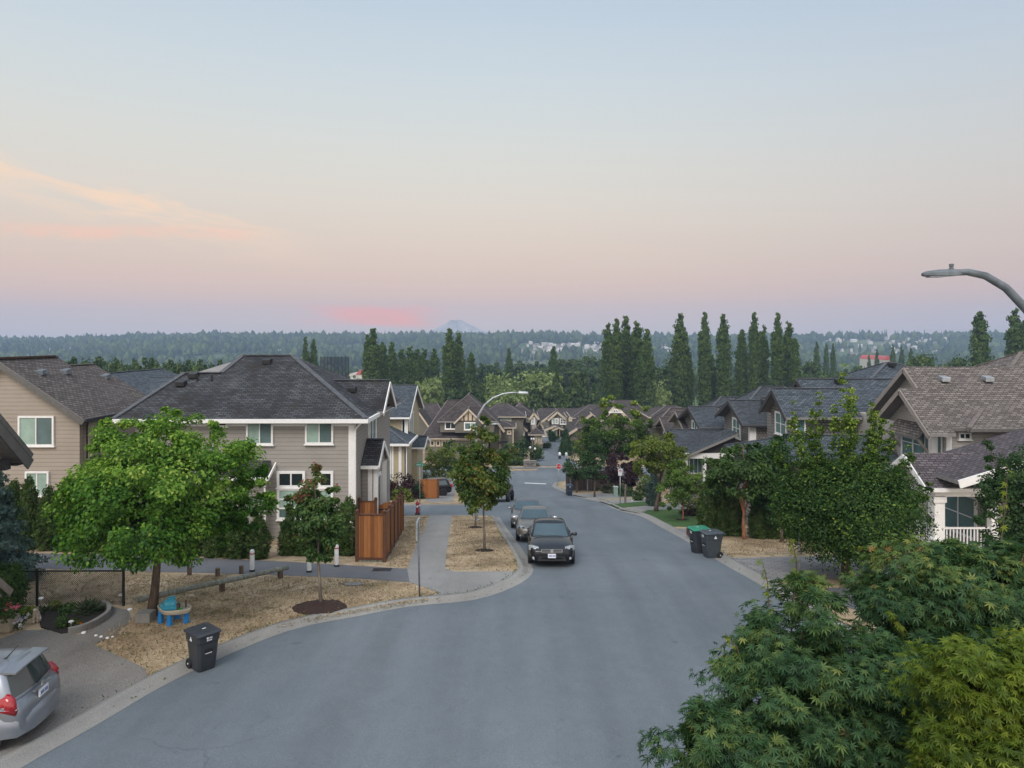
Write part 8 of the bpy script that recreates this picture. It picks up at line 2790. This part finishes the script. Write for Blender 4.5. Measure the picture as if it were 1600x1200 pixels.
# two large halls
def hall(label, px0, px1, py0, py1, Y, red, d=30):
    zg = g(Y)
    zt = Z(py0, Y)
    h = empty('hall', (X((px0 + px1) / 2, Y), Y, zg), label, 'building')
    mb = MB()
    w = (X(px1, Y) - X(px0, Y)) / 2
    ez = Z(py0 * 0.45 + py1 * 0.55, Y) - zg
    mb.box(-w, w, 0, d, 0, ez)
    mb.build('wall', plain('hall_wall', (0.55, 0.53, 0.5), 0.7), h)
    rb = MB()
    n = 10
    pr = [(-w * 1.02 + 2.04 * w * k / n, math.sin(math.pi * k / n) * (zt - zg - ez) + ez) for k in range(n + 1)]
    rb.extrude([(x, -0.3, z) for x, z in pr], (0, d + 0.6, 0))
    rb.build('roof', plain('hall_roof', red, 0.6), h)
hall('far hall with a red roof beside the net fence', 556, 572, 578, 592, 420, (0.42, 0.10, 0.09))
hall('long pale hall beside the red roofed one', 543, 558, 583, 592, 430, (0.5, 0.46, 0.42))
hall('far hall with a pale and red roof above the slate roof', 1381, 1393, 556, 568, 430, (0.42, 0.10, 0.10))
hall('long white hall beside the far red roof', 1370, 1382, 558, 568, 440, (0.5, 0.5, 0.52), 20)

# ------------------------------------------------------------------ hills
def hz_(x, y):
    """height of the hill land beyond the valley"""
    t = np.clip((y - 1050) / 950.0, 0, 1)
    s = t * t * (3 - 2 * t)
    u = x / np.maximum(y, 1) * F
    ridge = 1.5 + 5.5 * np.exp(-((u + 240) / 330) ** 2) + 2.0 * np.sin(u * 0.011 + 1.0) + 1.2 * np.sin(u * 0.037) + 4.0 * np.exp(-((u - 700) / 400) ** 2) - 7.0 * np.exp(-((u + 760) / 190) ** 2)
    low = EYE - np.interp(y, KN, KD)
    roll = 5.0 * np.sin(x * 0.006 + y * 0.004) * s * (1 - s) * 3
    back = np.clip((y - 2000) / 500, 0, 1)
    return low * (1 - s) + (ridge - back * 30) * s + roll
xs = np.linspace(-2700, 2700, 90)
ys = np.linspace(1040, 2600, 60)
XX, YY = np.meshgrid(xs, ys)
ZZ = hz_(XX, YY)
n = len(xs)
Fc = np.array([(j * n + i, j * n + i + 1, (j + 1) * n + i + 1, (j + 1) * n + i) for j in range(len(ys) - 1) for i in range(n - 1)])
hm = m_lawn('hill_grass', [(0.035, 0.055, 0.022), (0.05, 0.08, 0.03), (0.085, 0.115, 0.05), (0.16, 0.17, 0.09)], (0.03, 0.05, 0.02), 0.55, 0.01)
tag(npmesh('hills', np.stack([XX, YY, ZZ], -1).reshape(-1, 3), Fc, hm, smooth=True), 'long wooded hills across the valley', kind='structure')
# a snowy volcano far behind
mx0 = X(712, 2560)
def volcano():
    rng = np.random.default_rng(3)
    V, Fc = [], []
    na, nr = 60, 14
    for j in range(nr):
        f = j / (nr - 1)
        for i in range(na):
            a = 2 * math.pi * i / na
            r = 200 * f * (1 + 0.10 * math.sin(a * 5 + f * 4) + 0.06 * math.sin(a * 11))
            z = 80 * (1 - f) ** 1.35 * (1 + 0.07 * math.sin(a * 7 + 3 * f) + rng.uniform(-0.03, 0.03))
            if j == 0:
                z = 75
            V.append((math.cos(a) * r, math.sin(a) * r * 0.35, z - 4))
    for j in range(nr - 1):
        for i in range(na):
            Fc.append((j * na + i, j * na + (i + 1) % na, (j + 1) * na + (i + 1) % na, (j + 1) * na + i))
    o = npmesh('mountain', np.array(V), np.array(Fc), plain('snow_and_rock', (0.30, 0.30, 0.33), 0.9, var=0.25, scale=0.02))
    o.location = (mx0, 2560, 6)
    tag(o, 'faint snowy volcano on the horizon', kind='structure')
volcano()

# forest over the hills and through the valley: nobody could count it
def forest(name, label, N, y0, y1, hmin, hmax, wf, seed, leaf, zf, clear, lumps=1, spread=0.84, tris=5):
    rng = np.random.default_rng(seed)
    y = np.sqrt(rng.random(N * 2) * (y1 ** 2 - y0 ** 2) + y0 ** 2)
    x = rng.uniform(-spread, spread, N * 2) * y
    k = clear(x, y, rng)
    x, y = x[k][:N], y[k][:N]
    n = len(x)
    h = rng.uniform(hmin, hmax, n)
    con = rng.random(n) < 0.45
    rings = 4
    ang = np.arange(tris) * 2 * math.pi / tris
    zr = np.where(con[:, None], np.array([0.08, 0.30, 0.62, 1.0]), np.array([0.12, 0.40, 0.78, 1.0]))
    rr = np.where(con[:, None], np.array([0.20, 0.23, 0.13, 0.01]), np.array([0.26, 0.46, 0.34, 0.05])) * wf
    j = rng.uniform(0.7, 1.3, (n, rings, tris))
    rot = rng.uniform(0, 6.28, n)
    px = x[:, None, None] + (h[:, None] * rr)[:, :, None] * np.cos(ang[None, None] + rot[:, None, None]) * j
    py = y[:, None, None] + (h[:, None] * rr)[:, :, None] * np.sin(ang[None, None] + rot[:, None, None]) * j
    pz = zf(x, y)[:, None, None] + (h[:, None] * zr)[:, :, None] * rng.uniform(0.92, 1.05, (n, rings, tris))
    V = np.stack([px, py, pz], -1).reshape(-1, 3)
    f = []
    for r_ in range(rings - 1):
        for t in range(tris):
            f.append((r_ * tris + t, r_ * tris + (t + 1) % tris, (r_ + 1) * tris + (t + 1) % tris, (r_ + 1) * tris + t))
    Fc = (np.array(f)[None] + (np.arange(n) * rings * tris)[:, None, None]).reshape(-1, 4)
    tint = np.clip(0.5 + rng.normal(0, 0.26, n) - 0.15 * con + 0.25 * np.sin(x * 0.013 + np.sin(y * 0.01)) * np.sin(y * 0.021), 0, 1)
    o = npmesh(name, V, Fc, GREEN[leaf], None, np.repeat(tint, rings * tris))
    tag(o, label, 'forest', kind='stuff')
def clr(x, y, rng):
    f = np.sin(x * 0.011 + 1.3 * np.sin(y * 0.006)) + np.sin(y * 0.017 + x * 0.004) + 0.5 * np.sin(x * 0.031)
    u = x / y * F + 800
    v = HZ + (EYE - hz_(x, y)) / y * F
    town = ((u > 810) & (u < 950) & (v > 538) & (v < 562)) | ((u > 1015) & (u < 1066) & (v > 542) & (v < 562)) | ((u > 1285) & (u < 1485) & (v > 530) & (v < 566))
    return (f < (0.85 + 0.9 * (y > 1850))) & (~town | (rng.random(len(x)) < 0.16))
forest('hill_forest', 'blue green forest covering the far hills', 14000, 1150, 2080, 8, 24, 0.85, 9, 'far', hz_, clr, spread=0.86)
forest('ridge_forest', 'trees standing along the skyline of the far hills', 900, 1950, 2040, 13, 31, 0.62, 10, 'far', hz_, lambda x, y, r: np.ones(len(x), bool), spread=0.86)
def clr2(x, y, rng):
    f = np.sin(x * 0.02 + y * 0.011) + np.sin(y * 0.03 - x * 0.013)
    u = x / y * F + 800
    return (f < 0.75) & ~((u > 560) & (u < 720) & (y < 420)) & ~((u > 1060) & (u < 1130) & (y < 480)) & ~((u > 495) & (u < 600) & (y < 520)) & ~((u > 1330) & (u < 1400) & (y < 560))
forest('valley_wood', 'belts of trees across the valley floor', 2600, 300, 1150, 7, 14, 1.05, 12, 'far', lambda x, y: EYE - np.interp(y, KN, KD) - 0.5, clr2, spread=0.84, tris=7)

# houses far off on the hillside
def far_house_proto(i):
    mb = MB()
    w, d, h = [(5, 4, 3.6), (6.5, 5, 4), (9, 6, 3.4)][i]
    mb.box(-w / 2, w / 2, -d / 2, d / 2, -2, h)
    mb.mi = 1
    mb.extrude([(-w / 2 - .4, -d / 2 - .4, h), (-w / 2 - .4, d / 2 + .4, h), (-w / 2 - .4, 0, h + d * 0.42)], (w + .8, 0, 0))
    o = mb.build('distant_house', [plain('far_wall', [(0.50, 0.47, 0.45), (0.36, 0.34, 0.33), (0.58, 0.56, 0.55)][i], 0.8), plain('far_roof', [(0.25, 0.20, 0.19), (0.16, 0.15, 0.16), (0.45, 0.43, 0.42)][i], 0.8)])
    return o
fp = [far_house_proto(i) for i in range(3)]
rng = np.random.default_rng(15)
cnt = [0, 0, 0]
for (ua, ub, va, vb, m, L, G) in ((815, 945, 540, 556, 84, 'small pale house in the suburb left of the poplar clump on the far hill', 'far suburb left of the poplar clump'),
                                  (1020, 1062, 544, 557, 26, 'small pale house on the far hill between poplar clump and row', 'far suburb beside the poplar row'),
                                  (1290, 1480, 532, 560, 60, 'small pale house on the far hill at the right', 'far suburb at the right'),
                                  (60, 200, 549, 556, 9, 'small pale farm building on the far hill at the left', 'far farm buildings'),
                                  (300, 310, 545, 549, 2, 'lone pale house on the far hill above the taupe roof', 'lone far houses'),
                                  (400, 560, 552, 560, 8, 'pale house on the far hill above the taupe roof ridge', 'far houses above the taupe roof'),
                                  (770, 815, 535, 545, 10, 'pale house high on the far hill beside the lone poplar', 'far houses by the lone poplar')):
    for q in range(m):
        u, v = rng.uniform(ua, ub), rng.uniform(va, vb)
        # walk out along the ground until the hill reaches that height
        lo, hi = 1060.0, 1990.0
        for _ in range(40):
            mid = 0.5 * (lo + hi)
            if hz_(np.array([X(u, mid)]), np.array([mid]))[0] < Z(v, mid):
                lo = mid
            else:
                hi = mid
        Y = lo
        i = int(rng.integers(0, 3)) if ub < 1200 else int(rng.integers(0, 3))
        o = fp[i] if cnt[i] == 0 else fp[i].copy()
        if cnt[i]:
            COL.objects.link(o)
        cnt[i] += 1
        o.location = (X(u, Y), Y, hz_(np.array([X(u, Y)]), np.array([Y]))[0] + 5.0)
        o.rotation_euler = (0, 0, rng.uniform(-0.7, 0.7))
        tag(o, L, 'house', G)

# ------------------------------------------------------------------ the evening haze
mb = MB()
mb.box(-2800, 2800, -90, 2750, -60, 130)
hm_ = bpy.data.materials.new('evening_haze')
hm_.use_nodes = True
ht = hm_.node_tree
ht.nodes.clear()
pv_ = ht.nodes.new('ShaderNodeVolumePrincipled')
pv_.inputs['Color'].default_value = (0.50, 0.67, 0.94, 1)
pv_.inputs['Density'].default_value = 0.00027
pv_.inputs['Anisotropy'].default_value = 0.0
ho = ht.nodes.new('ShaderNodeOutputMaterial')
ht.links.new(pv_.outputs[0], ho.inputs['Volume'])
hz_o = mb.build('haze', hm_)
tag(hz_o, 'thin blue evening haze over the valley', kind='stuff')
